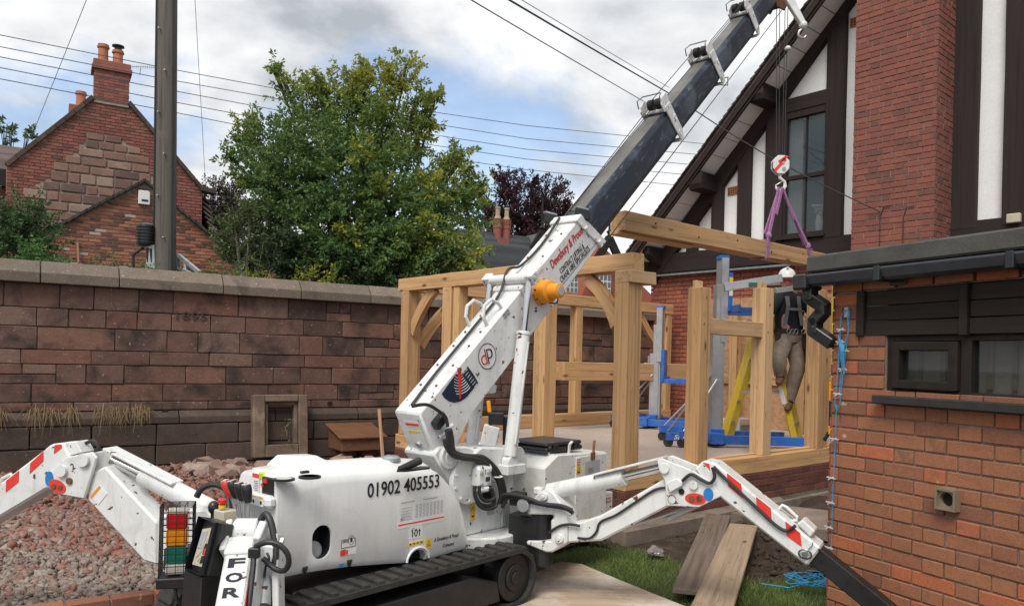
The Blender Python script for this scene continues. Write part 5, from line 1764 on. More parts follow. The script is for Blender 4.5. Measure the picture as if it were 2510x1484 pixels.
def brace(p_post, p_plate, plane_n, bulge, w=.13, th=.07):
 """curved brace between two points; bulge bows it towards the corner of post and plate"""
 p, q = Vector(p_post), Vector(p_plate)
 ch_ = (q - p)
 x = ch_.normalized()
 z = plane_n.cross(x).normalized()
 if z.dot(UP) > 0 and False:
  z = -z
 n_ = 12
 o_, i_ = [], []
 for k in range(n_ + 1):
  s = k / n_
  b_ = bulge * (1 - (2 * s - 1) ** 2)
  o_.append((s * ch_.length, b_ + w / 2))
  i_.append((s * ch_.length, b_ * 1.15 - w / 2))
 mb = MB()
 Mw = Matrix((x, z, x.cross(z))).transposed().to_4x4(); Mw.translation = (p + q) / 2
 poly = [(a - ch_.length / 2, b_) for a, b_ in o_ + i_[::-1]]
 mb.prism(poly, (0, 0, -th / 2), (1, 0, 0), (0, 1, 0), (0, 0, 1), th)
 me = bpy.data.meshes.new('brace'); me.from_pydata(mb.v, [], mb.f); me.materials.append(MATS['oak'])
 return link(bpy.data.objects.new('brace', me), Mw, of)

def fap(px, py, off=0):
 t_, z_ = FA.uv(px, py)
 return fp(LA_ - t_, off, z_)

brace(fap(1512, 795), fap(1440, 682), DB, .05)
brace(fap(1012, 815), fap(1068, 708), DB, -.05)
brace(fp(LA_, bb_[0] - .9, 1.75), fp(LA_, bb_[0] - .25, 2.45), DA, -.05)
brace(fp(LA_, bb_[2] - .75, 2.45), fp(LA_, bb_[2] - .08, 1.8), DA, .05)
# oak pegs
pg = [fp(-.089, b_, z_) for b_ in bpost[1:] for z_ in (ZS + .0 - .05, 2.3)]
for b_, z_ in ((bpost[1], sum(ra) / 2 + .02), (bpost[2], sum(ra) / 2 - .02), (0.0, zpl - .13), (0.02, ZS + .02)):
 pg.append(fp(-.089, b_ - .03, z_))
for p in pg:
 mb = MB(); mb.cyl(p + DA * .01, p - DA * .006, .010, seg=8); mb.build('peg', 'stake_wood', of)
for a in (at_[0], at_[1], at_[2]):
 p = fp(LA_ - a, -.088, zpl - .12)
 mb = MB(); mb.cyl(p + DB * .01, p - DB * .004, .010, seg=8); mb.build('peg', 'stake_wood', of)

# the beam on the crane
zt_ = FB.uv(1535, 521)[1]
h0 = FB.uv(1514, 545)[0]
BL = 5.3
hb = thing('hanging_beam', 'long oak beam hanging level from two purple slings', 'beam', fp(0, h0 + BL / 2, zt_ - .2))
timber('beam', 'oak', hb, fp(0, h0, zt_ - .098), fp(0, h0 + BL, zt_ - .098), .18, .185)
timber('rebate_strip', 'oak', hb, fp(.03, h0 - .02, zt_ - .205), fp(.03, h0 + 1.15, zt_ - .205), .11, .035)
for k in range(7):
 p = fp(-.09, h0 + .45 + k * .7, zt_ - .07 - .05 * (k % 2))
 mb = MB(); mb.cyl(p + DA * .01, p - DA * .003, .011, seg=8); mb.build('peg_hole', 'void', hb)
hk = FB.hit(1912, 462)                           # hook seat
HKY = hk.y
for i, (px, lab) in enumerate(((1862, 'purple webbing sling choked round the beam on the left, below the hook'), (1972, 'purple webbing sling choked round the beam on the right, below the hook'))):
 t_ = FB.uv(px, 600)[0]
 sl_ = thing('lifting_sling', lab, 'sling', fp(0, t_, zt_), 'purple lifting slings')
 tp = fp(0, t_ + (.0), zt_)
 kn = fp(-.10, t_ + (.02 if i == 0 else -.10), zt_ + (.06 if i == 0 else .04))
 mb = MB()
 mb.beam(hk + Vector((-.02 + .03 * i, -.012, .0)), kn, .012, .045, up=DB)
 mb.beam(hk + Vector((.0 + .03 * i, .02, .01)), kn + DA * .05 + UP * .02, .012, .045, up=DB)
 mb.beam(hk + Vector((.012 + .01 * i, -.03, .0)), kn.lerp(hk, .45) + DB * (.05 - .1 * i), .012, .04, up=DB)
 mb.build('leg', 'purple_web', sl_)
 mb = MB()
 mb.beam(kn, fp(-.097, t_, zt_ - .2), .05, .012, up=-DA)
 mb.beam(fp(-.10, t_, zt_ - .203), fp(.10, t_, zt_ - .203), .05, .012)
 mb.beam(fp(.098, t_, zt_ - .2), fp(.098, t_, zt_ + .01), .05, .012, up=DA)
 mb.beam(fp(.098, t_, zt_ + .006), fp(-.09, t_ + .02, zt_ + .012), .05, .012)
 mb.ball(kn, .035, 8, 6, (1, .7, 1.2))
 mb.build('choker', 'purple_web', sl_)

# oak beam lying across the second lift
L2 = at(1608, 905, 12.4)
bp0, bp1 = at(1372, 910, 11.3), at(1690, 912, 12.9)
bp0.z = bp1.z = at(1600, 911, 12.4).z
ob_ = thing('resting_beam', 'short oak beam resting on the forks of the rear lift', 'beam', (bp0 + bp1) / 2)
timber('beam', 'oak', ob_, bp0, bp1, .2, .27)

# ------------------------------------------------------------------ material lifts
def lift(name, label, foot, ax, mast_h, carr_z, fork_len, full):
 """portable winch lift: foot = mast base on the slab, ax = direction of the legs"""
 ax = ax.normalized()
 sd = Vector((-ax.y, ax.x, 0))
 l = thing(name, label, 'material lift', foot, 'blue and alloy material lifts')
 def P(a, s, z):
  return foot + ax * a + sd * s + UP * z
 # base: two long blue legs and a cross box
 for s in (-.33, .33):
  mb = MB(); mb.beam(P(-.10, s, .10), P(1.10, s * 1.1, .085), .07, .11); mb.build('leg', 'blue_paint', l, bevel=.006)
  w = P(1.07, s * 1.1, 0)
  mb = MB(); mb.cyl(w + UP * .045 - sd * .03, w + UP * .045 + sd * .03, .045, seg=14); mb.build('wheel', 'rubber', l)
 mb = MB(); mb.beam(P(-.12, -.42, .11), P(-.12, .42, .11), .16, .13); mb.beam(P(-.02, -.2, .13), P(-.02, .2, .13), .14, .17); mb.build('base_frame', 'blue_paint', l, bevel=.006)
 # rear castor arms with braces
 for s in (-.36, .36):
  mb = MB(); mb.beam(P(-.1, s, .13), P(-.62, s * 1.15, .16), .06, .10); ca_ = mb.build('castor_arm', 'blue_paint', l, bevel=.006)
  w = P(-.58, s * 1.15, 0)
  mb = MB(); mb.beam(w + UP * .12, w + UP * .05 + ax * .03, .06, .012); mb.cyl(w + UP * .06 + sd * .018, w + UP * .06 - sd * .018, .06, seg=16); mb.build('castor', 'rubber', ca_)
  mb = MB(); mb.cyl(P(-.56, s * 1.13, .2), P(-.04, s * .35, .85), .014, seg=8); mb.build('strut', 'alloy', l)
 # mast: nested alloy channels
 for k, (w_, d_, z0, z1) in enumerate(((.17, .13, .1, mast_h * .62), (.13, .11, .15, mast_h * .86), (.20, .08, mast_h * .55 if full else .5, mast_h))):
  mb = MB()
  c = P(-.02 + .035 * k, 0, 0)
  for s in (-1, 1):
   mb.box(c + sd * s * w_ / 2 + UP * (z0 + z1) / 2, (d_, .012, z1 - z0), (ax, sd, UP))
   mb.box(c + sd * s * w_ / 3 + ax * d_ / 2 + UP * (z0 + z1) / 2, (.012, w_ / 3, z1 - z0), (ax, sd, UP))
  mb.box(c - ax * d_ / 2 + UP * (z0 + z1) / 2, (.012, w_, z1 - z0), (ax, sd, UP))
  mb.build('mast_section', 'alloy', l)
 mb = MB(); mb.box(P(.05, 0, mast_h + .01), (.12, .16, .05), (ax, sd, UP)); mb.build('mast_cap', 'blue_paint', l, bevel=.005)
 # winch
 mb = MB(); mb.cyl(P(-.16, -.05, .95), P(-.16, .05, .95), .09, seg=18); mb.cyl(P(-.16, .05, .95), P(-.16, .13, .95), .02, seg=8); mb.beam(P(-.16, .12, .95), P(-.16, .12, 1.15), .02, .03); mb.build('winch', 'galvanised', l)
 # carriage and forks
 mb = MB(); mb.box(P(.12, 0, carr_z), (.05, .24, .5), (ax, sd, UP)); mb.beam(P(.15, -.33, carr_z - .22), P(.15, .33, carr_z - .22), .05, .09); cg = mb.build('carriage', 'blue_paint', l, bevel=.005)
 for s in (-.28, .28):
  mb = MB(); mb.beam(P(.15, s, carr_z - .24), P(.15 + fork_len, s, carr_z - .24), .05, .07); mb.build('fork', 'blue_paint', cg, bevel=.004)
 return l, P, sd, ax, cg

f1 = onz(1752, 1088, SLAB)
l1, P1, sd1, ax1, cg1 = lift('material_lift', 'blue and silver material lift nearest the ladder, mast rising behind the posts', f1, Vector((.995, .10, 0)), 2.42, 1.98, .42, True)
# warning labels on the carriage
for dz, mt, hh in ((.14, 'sticker_yellow', .10), (.0, 'sticker_white', .10)):
 c_ = P1(.12, 0, 1.98 + dz) - sd1 * .0
 n_ = Vector((-.35, -.94, 0)).normalized()
 mb = MB(); mb.box(P1(.12, -.122, 1.98 + dz), (.045, .004, hh), (ax1, sd1, UP)); mb.build('label', mt, cg1)
 mb = MB(); mb.box(P1(.147, -.05, 1.98 + dz), (.004, .09, hh), (ax1, sd1, UP)); mb.build('label', mt, cg1)
# marked castor beam of the near lift: lettered on its flank
q0, q1 = onz(1632, 1068, SLAB + .13), onz(1712, 1072, SLAB + .13)
mb = MB(); mb.beam(q0, q1, .07, .10); cb_ = mb.build('castor_beam', 'blue_paint', l1, bevel=.006)
qd = (q1 - q0).normalized()
text('SLA-15', 'lettering', cb_, 'sticker_white', q0 + qd * .10 + Vector((qd.y, -qd.x, 0)) * .037 - UP * .028, qd, UP, .055, .30, shear=.25, bold=.02)
w = q0 + qd * .03; w.z = SLAB
mb = MB(); mb.beam(w + UP * .09, w + UP * .05, .05, .02); mb.cyl(w + UP * .06 + Vector((0, .02, 0)), w + UP * .06 - Vector((0, .02, 0)), .06, seg=16); mb.build('castor', 'rubber', cb_)
mb = MB(); mb.cyl(w + UP * .2, onz(1690, 985, SLAB + .6), .013, seg=8); mb.build('strut', 'alloy', l1)
f2 = at(1606, 1036, 12.35); f2.z = SLAB
l2, P2, sd2, ax2, cg2 = lift('material_lift', 'blue and silver material lift further back, carrying an oak beam', f2, Vector((.92, -.39, 0)), 1.92, 1.0, .7, True)
# alloy spirit level and box section lying on the near lift's forks and the posts
Yl = 9.2
p, q = at(1775, 704, 9.5), at(1893, 684, 9.5)
lv = thing('spirit_level', 'long aluminium spirit level with green vial across the near lift', 'level', (p + q) / 2)
mb = MB(); mb.beam(p, at(1916, 681, 9.5), .05, .10); mb.build('body', 'alloy', lv, bevel=.004)
mb = MB(); g_ = at(1849, 697, 9.47); mb.beam(g_ - Vector((.07, 0, 0)), g_ + Vector((.07, 0, 0)), .012, .05); mb.build('vial', 'lens_green', lv)
bx_ = MB(); bx_.beam(at(1900, 712, 9.0), at(2002, 699, 9.4), .05, .06); tag(bx_.build('alloy_straightedge', 'alloy', bevel=.004), 'aluminium straightedge crossing in front of the worker chest-high between posts', 'straightedge')

# ------------------------------------------------------------------ yellow step ladder
lt = at(1839, 777, 9.95)
ld = thing('step_ladder', 'yellow fibreglass step ladder under the worker', 'ladder', onz(1860, 1085, SLAB))
feet = {}
for nm, (px, py), dY in (('climb_near', (1950, 1092), 0), ('climb_far', (1968, 1082), 0), ('rear_near', (1752, 1088), 0), ('rear_far', (1768, 1076), 0)):
 feet[nm] = onz(px, py, SLAB)
wd = (feet['climb_far'] - feet['climb_near']); wd.z = 0
wd = wd.normalized() * .42
feet['climb_far'] = feet['climb_near'] + wd
feet['rear_near'] = feet['climb_near'] + (onz(1760, 1090, SLAB) - feet['climb_near']).normalized() * 1.02
feet['rear_far'] = feet['rear_near'] + wd
tn = (feet['climb_near'] + feet['rear_near']) / 2 + UP * 1.66 + wd * .1
tf = tn + wd * .8
ladax = (feet['climb_near'] - feet['rear_near']).normalized()
for nm, tp in (('climb_near', tn + ladax * .06), ('climb_far', tf + ladax * .06), ('rear_near', tn - ladax * .06), ('rear_far', tf - ladax * .06)):
 mb = MB(); mb.beam(feet[nm] + UP * .01, tp, .035, .085, up=ladax); r_ = mb.build('rail', 'yellow_ladder', ld, bevel=.004)
 mb = MB(); mb.box(feet[nm] + UP * .012, (.10, .05, .024)); mb.build('foot', 'rubber', r_)
mb = MB(); mb.box((tn + tf) / 2 + UP * .02, (.2, .42, .05), (ladax, wd.normalized(), UP)); mb.build('top_cap', 'yellow_ladder', ld, bevel=.006)
rung = lambda s: (feet['climb_near'].lerp(tn + ladax * .06, s), feet['climb_far'].lerp(tf + ladax * .06, s))
for i in range(1, 6):
 a, b_ = rung(i / 6)
 mb = MB(); mb.beam(a, b_, .085, .03, up=UP); mb.build('tread', 'alloy', ld, bevel=.003)
 a, b_ = feet['rear_near'].lerp(tn - ladax * .06, i / 6), feet['rear_far'].lerp(tf - ladax * .06, i / 6)
 if i in (1, 2, 4, 5):
  mb = MB(); mb.beam(a, b_, .02, .04); mb.build('rear_brace', 'alloy', ld)
a, b_ = feet['climb_near'].lerp(tn, .42), feet['rear_near'].lerp(tn, .42)
mb = MB(); mb.beam(a, b_, .012, .03); mb.beam(a + wd * .95, b_ + wd * .95, .012, .03); mb.build('spreader', 'alloy', ld)
a = feet['climb_near'].lerp(tn, .38)
mb = MB(); mb.beam(feet['climb_near'].lerp(tn, .33) - wd.normalized() * .02, feet['climb_near'].lerp(tn, .46) - wd.normalized() * .02, .004, .06, up=ladax); mb.build('rail_label', 'sticker_white', ld)

# ------------------------------------------------------------------ worker on the ladder
def z6p(x, y):
 return ((1500 + .4313 * x) / 1.0203, (520 + .4313 * y) / 1.0203)

YP = 10.05

def w6(x, y, dy=0.0):
 return at(*z6p(x, y), YP + dy)

def skin(name, verts, edges, radii, mat, parent, root=0, sub=2):
 me = bpy.data.meshes.new(name)
 me.from_pydata([tuple(v) for v in verts], edges, [])
 ob = bpy.data.objects.new(name, me)
 COL.objects.link(ob)
 sm = ob.modifiers.new('s', 'SKIN')
 sm.use_smooth_shade = True
 for i, r_ in enumerate(radii):
  sv = me.skin_vertices[0].data[i]
  sv.radius = (r_, r_) if not isinstance(r_, tuple) else r_
  sv.use_root = (i == root)
 ss = ob.modifiers.new('u', 'SUBSURF')
 ss.levels = ss.render_levels = sub
 dg = bpy.context.evaluated_depsgraph_get()
 m2 = bpy.data.meshes.new_from_object(ob.evaluated_get(dg))
 bpy.data.objects.remove(ob)
 m2.name = name
 m2.materials.clear()
 m2.materials.append(MATS[mat])
 m2.polygons.foreach_set('use_smooth', [True] * len(m2.polygons))
 return link(bpy.data.objects.new(name, m2), Matrix(), parent)

pe = thing('person', 'worker in white hard hat, dark polo and harness, standing on the yellow ladder', 'person', w6(1090, 1165))
pel, wai, che, nek, hea = w6(1098, 730), w6(1096, 655), w6(1094, 560), w6(1086, 488, -.02), w6(1083, 440, -.04)
shl, shr = w6(1038, 528, -.05), w6(1160, 528, .02)
ell, hal = w6(975, 615, -.18), w6(885, 642, -.34)
elr, har = w6(1205, 590, -.10), w6(1238, 482, -.28)
hpl, hpr = w6(1068, 752, -.04), w6(1130, 752, .02)
knl, anl, tol = w6(1040, 878, -.20), w6(1046, 975, -.10), w6(1032, 1008, -.22)
knr, anr, tor = w6(1142, 925, -.07), w6(1098, 1118, .03), w6(1082, 1160, -.08)
V_ = [pel, wai, che, nek, hea + UP * .0, shl, ell, hal, shr, elr, har, hpl, knl, anl, hpr, knr, anr]
E_ = [(0, 1), (1, 2), (2, 3), (3, 4), (2, 5), (5, 6), (6, 7), (2, 8), (8, 9), (9, 10), (0, 11), (11, 12), (12, 13), (0, 14), (14, 15), (15, 16)]
R_ = [.13, .13, .15, .062, .07, .065, .045, .028, .065, .045, .028, .085, .06, .045, .085, .06, .045]
body = skin('body', V_, E_, R_, 'skin', pe)
# head: shaped lathe with nose, ears and jaw
mb = MB()
hc = hea + UP * .03
fdir = Vector((-.25, -.97, -.08)).normalized()
sdir = Vector((-fdir.y, fdir.x, 0)).normalized()
udir = sdir.cross(fdir) * -1
if udir.z < 0:
 udir = -udir
prof = [(-.115, .035, .045), (-.10, .05, .062), (-.06, .062, .078), (-.02, .07, .088), (.03, .076, .095), (.075, .075, .095), (.11, .058, .075), (.13, .02, .03)]
vs, fs = [], []
for h_, rx, ry in prof:
 for k in range(14):
  a = 2 * math.pi * k / 14
  fwd = math.cos(a)
  vs.append(hc + udir * h_ + sdir * math.sin(a) * rx + fdir * (fwd * ry + (.012 if fwd > .8 and h_ < 0 else 0)))
for i in range(len(prof) - 1):
 for k in range(14):
  fs.append((i * 14 + k, i * 14 + (k + 1) % 14, (i + 1) * 14 + (k + 1) % 14, (i + 1) * 14 + k))
fs += [tuple(range(14))[::-1], tuple((len(prof) - 1) * 14 + k for k in range(14))]
mb.add(vs, fs)
mb.ball(hc + fdir * .098 - udir * .012, .017, 8, 6, (.8, .9, 1.3))
for s in (-1, 1):
 mb.ball(hc + sdir * s * .077 - udir * .005, .02, 8, 6, (.6, 1, 1.4))
head = mb.build('head', 'skin', pe, smooth=True, ang=80)
mb = MB()
for s in (-1, 1):
 mb.ball(hc + fdir * .079 + sdir * s * .032 + udir * .012, .012, 8, 6)
mb.build('eyes', 'sticker_white', head)
mb = MB(); mb.box(hc + fdir * .093 - udir * .055, (.045, .008, .008), (sdir, fdir, udir)); mb.build('mouth', 'ink_red', head)
mb = MB(); mb.box(hc + fdir * .095 + udir * .012, (.13, .008, .036), (sdir, fdir, udir)); mb.box(hc + fdir * .04 + sdir * .074 + udir * .012, (.006, .11, .01), (sdir, fdir, udir)); mb.box(hc + fdir * .04 - sdir * .074 + udir * .012, (.006, .11, .01), (sdir, fdir, udir)); mb.build('safety_glasses', 'ink_red', head, bevel=.004)
mb = MB()
hp = [(0, .118), (.012, .116), (.03, .110), (.07, .098), (.10, .075), (.122, .04), (.128, .01)]
mb.lathe(hc + udir * .055, udir, hp, 20)
pk = hc + udir * .058
mb.prism([(-.085, .05), (-.07, .125), (-.03, .155), (.03, .155), (.07, .125), (.085, .05)], pk - udir * .006, sdir, fdir, udir, .012)
mb.prism([(-.018, -.09), (.018, -.09), (.014, .095), (-.014, .095)], hc + udir * .168, sdir, fdir, udir, .022)
mb.build('hard_hat', 'helmet_white', pe, smooth=True, ang=50)
# clothing over the body
def clothed(name, rings, mat, tubes=()):
 """garment lofted from elliptical rings (centre, half width, half depth) with tube sleeves"""
 mb = MB(); vs, fs = [], []
 for c, rx, ry in rings:
  for k in range(20):
   a = 2 * math.pi * k / 20
   wob = 1 + .035 * math.sin(3 * a + c.z * 23) + .02 * math.sin(7 * a + c.z * 41)
   vs.append(c + Vector((math.cos(a) * rx * wob, math.sin(a) * ry * wob, .006 * math.sin(5 * a))))
 for i in range(len(rings) - 1):
  for k in range(20):
   fs.append((i * 20 + k, i * 20 + (k + 1) % 20, (i + 1) * 20 + (k + 1) % 20, (i + 1) * 20 + k))
 mb.add(vs, fs)
 o = mb.build(name, mat, pe, smooth=True, ang=80)
 for pts, rs in tubes:
  mb = MB(); mb.tube(pts, rs, 12); mb.build('sleeve', mat, o, smooth=True, ang=80)
 return o

shm = (shl + shr) / 2
clothed('polo_shirt', [(pel + UP * .02, .185, .135), (pel.lerp(wai, .5), .178, .13), (wai, .18, .135), (wai.lerp(che, .5), .19, .14), (che, .20, .145), (che.lerp(shm, .6), .205, .135), (shm + UP * .02, .19, .11), (shm + UP * .06, .13, .09), (nek + UP * .0, .075, .075), (nek + UP * .02, .07, .07)], 'shirt_navy',
  [([shl + Vector((.05, .0, .02)), shl, shl.lerp(ell, .5) + Vector((-.01, 0, -.01)), ell, ell.lerp(hal, .75)], [.085, .085, .07, .06, .045]), ([shr - Vector((.05, .0, -.02)), shr, shr.lerp(elr, .5) + Vector((.015, 0, 0)), elr, elr.lerp(har, .75)], [.085, .085, .07, .06, .045])])
tk = clothed('trousers', [(pel + UP * .045, .18, .14), (pel, .185, .145), (pel - UP * .06, .18, .145), (pel - UP * .11, .15, .13)], 'trousers')
for h_, k_, a_ in ((hpl, knl, anl), (hpr, knr, anr)):
 pts = [h_ + UP * .05, h_ - UP * .05, h_.lerp(k_, .55), k_ + UP * .03, k_ - UP * .03, k_.lerp(a_, .45), k_.lerp(a_, .75), a_ + UP * .05, a_ + UP * .0]
 mb = MB(); mb.tube(pts, [.10, .118, .108, .095, .092, .083, .078, .082, .074], 14)
 for i, v in enumerate(mb.v):
  v = Vector(v); w_ = .006 * math.sin(v.z * 70 + v.x * 30) ; mb.v[i] = (v.x + w_, v.y - w_, v.z)
 mb.build('trouser_leg', 'trousers', tk, smooth=True, ang=80)
for an_, to_ in ((anl, tol), (anr, tor)):
 heel = an_ + (an_ - to_).normalized() * .03 - UP * .05
 skin('boot', [an_ + UP * .02, an_ - UP * .03, heel - UP * .01, an_.lerp(to_, .6) - UP * .035, to_ - UP * .02], [(0, 1), (1, 2), (1, 3), (3, 4)], [.056, .056, .042, .046, .036], 'boots', pe)

def hand(p, fd, up_, parent):
 """palm with four bent fingers and a thumb; fd = finger direction"""
 fd = fd.normalized(); s_ = fd.cross(up_).normalized(); n_ = s_.cross(fd)
 mb = MB()
 mb.box(p + fd * .045, (.085, .08, .03), (fd, s_, n_))
 for k, ln in enumerate((.07, .08, .075, .06)):
  b0 = p + fd * .085 + s_ * (-.03 + .02 * k)
  mb.tube([b0, b0 + fd * ln * .5 - n_ * .006, b0 + fd * ln * .8 - n_ * .03, b0 + fd * ln * .85 - n_ * .05], [.010, .009, .009, .007], 7)
 b0 = p + fd * .03 - s_ * .04
 mb.tube([b0, b0 + fd * .03 - s_ * .025, b0 + fd * .06 - s_ * .03 - n_ * .015], [.012, .010, .008], 7)
 return mb.build('hand', 'skin', parent, bevel=.006, smooth=True, ang=70)

hand(hal, Vector((-.9, -.3, -.15)), UP, pe)
hand(har, Vector((.35, -.3, .7)), Vector((.3, -.9, 0)), pe)
# harness, belt, pouches
mb = MB()
fr_ = Vector((0, -.17, 0))
for s in (-1, 1):
 top = (shl if s < 0 else shr).lerp(che, .45) + UP * .06 + fr_ * .75
 mb.beam(top, che + Vector((s * .07, -.185, -.02)), .05, .008, up=(0, 1, 0))
 mb.beam(che + Vector((s * .07, -.185, -.02)), wai + Vector((s * .11, -.165, -.06)), .045, .008, up=(0, 1, 0))
mb.beam(che + Vector((-.1, -.19, -.07)), che + Vector((.1, -.19, -.07)), .008, .035)
mb.build('harness', 'strap_grey', pe)
ring_ = [pel + UP * .035 + Vector((math.cos(a) * .195, math.sin(a) * .15, 0)) for a in np.linspace(0, 6.283, 25)[:-1]]
mb = MB()
for k in range(24):
 mb.beam(ring_[k], ring_[(k + 1) % 24], .01, .06)
mb.build('belt', 'leather', pe)
for dv_, sz_ in ((Vector((.19, -.04, -.10)), (.09, .14, .22)), (Vector((.21, -.03, -.28)), (.07, .10, .2)), (Vector((-.17, -.08, -.05)), (.06, .09, .13))):
 mb = MB(); mb.box(pel + dv_, sz_); mb.build('tool_pouch', 'leather', pe, bevel=.015)
mb = MB(); mb.box(pel + Vector((.215, -.13, .0)), (.07, .05, .08)); mb.build('tape_measure', 'yellow_ladder', pe, bevel=.015)
mb = MB()
for dx in (-.07, -.02, .03, .12):
 q = pel + Vector((dx, -.165, .03))
 mb.tube([q + Vector((math.cos(a) * .022, 0, math.sin(a) * .03)) for a in np.linspace(0, 6.283, 13)[:-1]], .005, 5, closed=True)
q = che + Vector((.13, -.17, -.12))
for k in range(3):
 c_ = q + Vector((.015 * k, 0, -.07 * k))
 mb.tube([c_ + Vector((math.cos(a) * .018, 0, math.sin(a) * .035)) for a in np.linspace(0, 6.283, 13)[:-1]], .005, 5, closed=True)
mb.build('karabiners', 'steel', pe)

# cardboard box on the slab
cb0 = onz(1808, 1050, SLAB); cb0 = at(1815, 1040, 11.2); cb0.z = SLAB
cbx = thing('cardboard_box', 'open white cardboard box on the slab behind the posts', 'box', cb0)
mb = MB()
ax_ = (DB.lerp(Vector((1, 0, 0)), .4)).normalized(); ay_ = Vector((-ax_.y, ax_.x, 0))
for s, (dx, dy, sx_, sy_) in enumerate(((0, -.18, .34, .006), (0, .18, .34, .006), (-.17, 0, .006, .36), (.17, 0, .006, .36))):
 mb.box(cb0 + ax_ * dx + ay_ * dy + UP * .13, (sx_, sy_, .26), (ax_, ay_, UP))
mb.box(cb0 + UP * .005, (.34, .36, .008), (ax_, ay_, UP))
mb.build('carton', 'cardboard_white', cbx)
mb = MB(); mb.add([cb0 + ax_ * -.17 + ay_ * -.18 + UP * .26, cb0 + ax_ * .17 + ay_ * -.18 + UP * .26, cb0 + ax_ * .05 + ay_ * -.36 + UP * .20, cb0 + ax_ * -.32 + ay_ * -.36 + UP * .20, cb0 + ax_ * -.17 + ay_ * -.18 + UP * .264, cb0 + ax_ * .17 + ay_ * -.18 + UP * .264, cb0 + ax_ * .05 + ay_ * -.36 + UP * .204, cb0 + ax_ * -.32 + ay_ * -.36 + UP * .204], [(3, 2, 1, 0), (4, 5, 6, 7), (0, 1, 5, 4), (1, 2, 6, 5), (2, 3, 7, 6), (3, 0, 4, 7)]); mb.build('flap', 'cardboard_brown', cbx)
# orange and black bar clamps
for p0_, p1_, lab in ((at(1197, 985, 9.6), at(1206, 1055, 9.6), 'black and orange bar clamp on the frame behind the crane'), (at(2036, 940, 9.0), at(2034, 1060, 9.0), 'black and orange bar clamp on the post beside the annex')):
 cl_ = thing('bar_clamp', lab, 'clamp', p1_)
 mb = MB(); mb.beam(p0_, p1_, .03, .03); mb.beam(p1_ + UP * .02, p1_ + Vector((.08, 0, -.08)), .03, .04); mb.beam(p1_ + UP * .02, p1_ + Vector((-.07, 0, -.09)), .03, .04); mb.build('bar', 'black_plastic', cl_, bevel=.005)
 mb = MB(); mb.beam(p0_ + UP * .02, p0_.lerp(p1_, .35), .05, .05); mb.build('grip', 'orange_paint', cl_, bevel=.008)
 mb = MB(); mb.beam(p1_ + UP * .08, p1_ - UP * .02, .045, .05); mb.build('grip', 'orange_paint', cl_, bevel=.008)
p, q = at(2041, 690, 8.6), at(2037, 950, 8.6)
mb = MB(); mb.beam(p, q, .025, .006, up=(1, 0, 0)); tag(mb.build('yellow_strap', 'yellow_ladder'), 'thin yellow strap hanging between the last post and the annex corner', 'strap')

# ------------------------------------------------------------------ things against the stone wall
WF = Plane(WALL.pt(0, 0, -.30), WALL.d)
o0, o1 = WF.uv(622, 1122), WF.uv(760, 966)
i0, i1 = WF.uv(652, 1090), WF.uv(737, 984)
sf = thing('stone_window_frame', 'salvaged stone window surround leaning against the wall', 'stone frame', WF.pt((o0[0] + o1[0]) / 2, o0[1]))
def leanp(t_, z_, off):
 return WF.pt(t_, z_, off + (z_ - o0[1]) * .10)
lx, lz = WF.d, (UP + WF.n * .10).normalized()
ln_ = lx.cross(lz)
for (a, b_, c_, d_, nm) in ((o0[0], i0[0], o0[1], o1[1], 'jamb'), (i1[0], o1[0], o0[1], o1[1], 'jamb'), (i0[0] + .003, i1[0] - .003, i1[1], o1[1], 'lintel'), (i0[0] + .003, i1[0] - .003, o0[1], i0[1], 'sill')):
 mb = MB(); mb.prism([(0, 0), (b_ - a, 0), (b_ - a, d_ - c_), (0, d_ - c_)], leanp(a, c_, 0), lx, lz, -ln_, .16); mb.build(nm, 'frame_stone', sf, bevel=.012)
for (a, b_, c_, d_) in ((i0[0] + .004, i0[0] + .05, i0[1], i1[1]), (i1[0] - .05, i1[0] - .004, i0[1], i1[1]), (i0[0] + .05, i1[0] - .05, i1[1] - .05, i1[1] - .004)):
 mb = MB(); mb.prism([(0, 0), (b_ - a, 0), (b_ - a, d_ - c_), (0, d_ - c_)], leanp(a, c_, .05), lx, lz, -ln_, .10); mb.build('inner_moulding', 'frame_stone', sf, bevel=.006)
V, Fc, _ = leaves([leanp(i1[0] - .17 + .05 * math.sin(k), i1[1] - .25 - k * .045, -.02) for k in range(9)], 9, .05, .035, seed=44)
iv = thing('ivy_sprig', 'small ivy sprig hanging inside the stone surround', 'plant', leanp(i1[0] - .2, i0[1] + .1, 0))
mesh_np('foliage', V, Fc, 'leaf_olive', iv, tuple(leanp(i1[0] - .2, i0[1] + .1, 0)))
mb = MB(); mb.tube([leanp(i1[0] - .08, i1[1] - .24, 0), leanp(i1[0] - .2, i1[1] - .35, -.02), leanp(i1[0] - .17, i0[1] + .12, -.02)], .006, 5); mb.build('stem', 'bark_pale', iv)
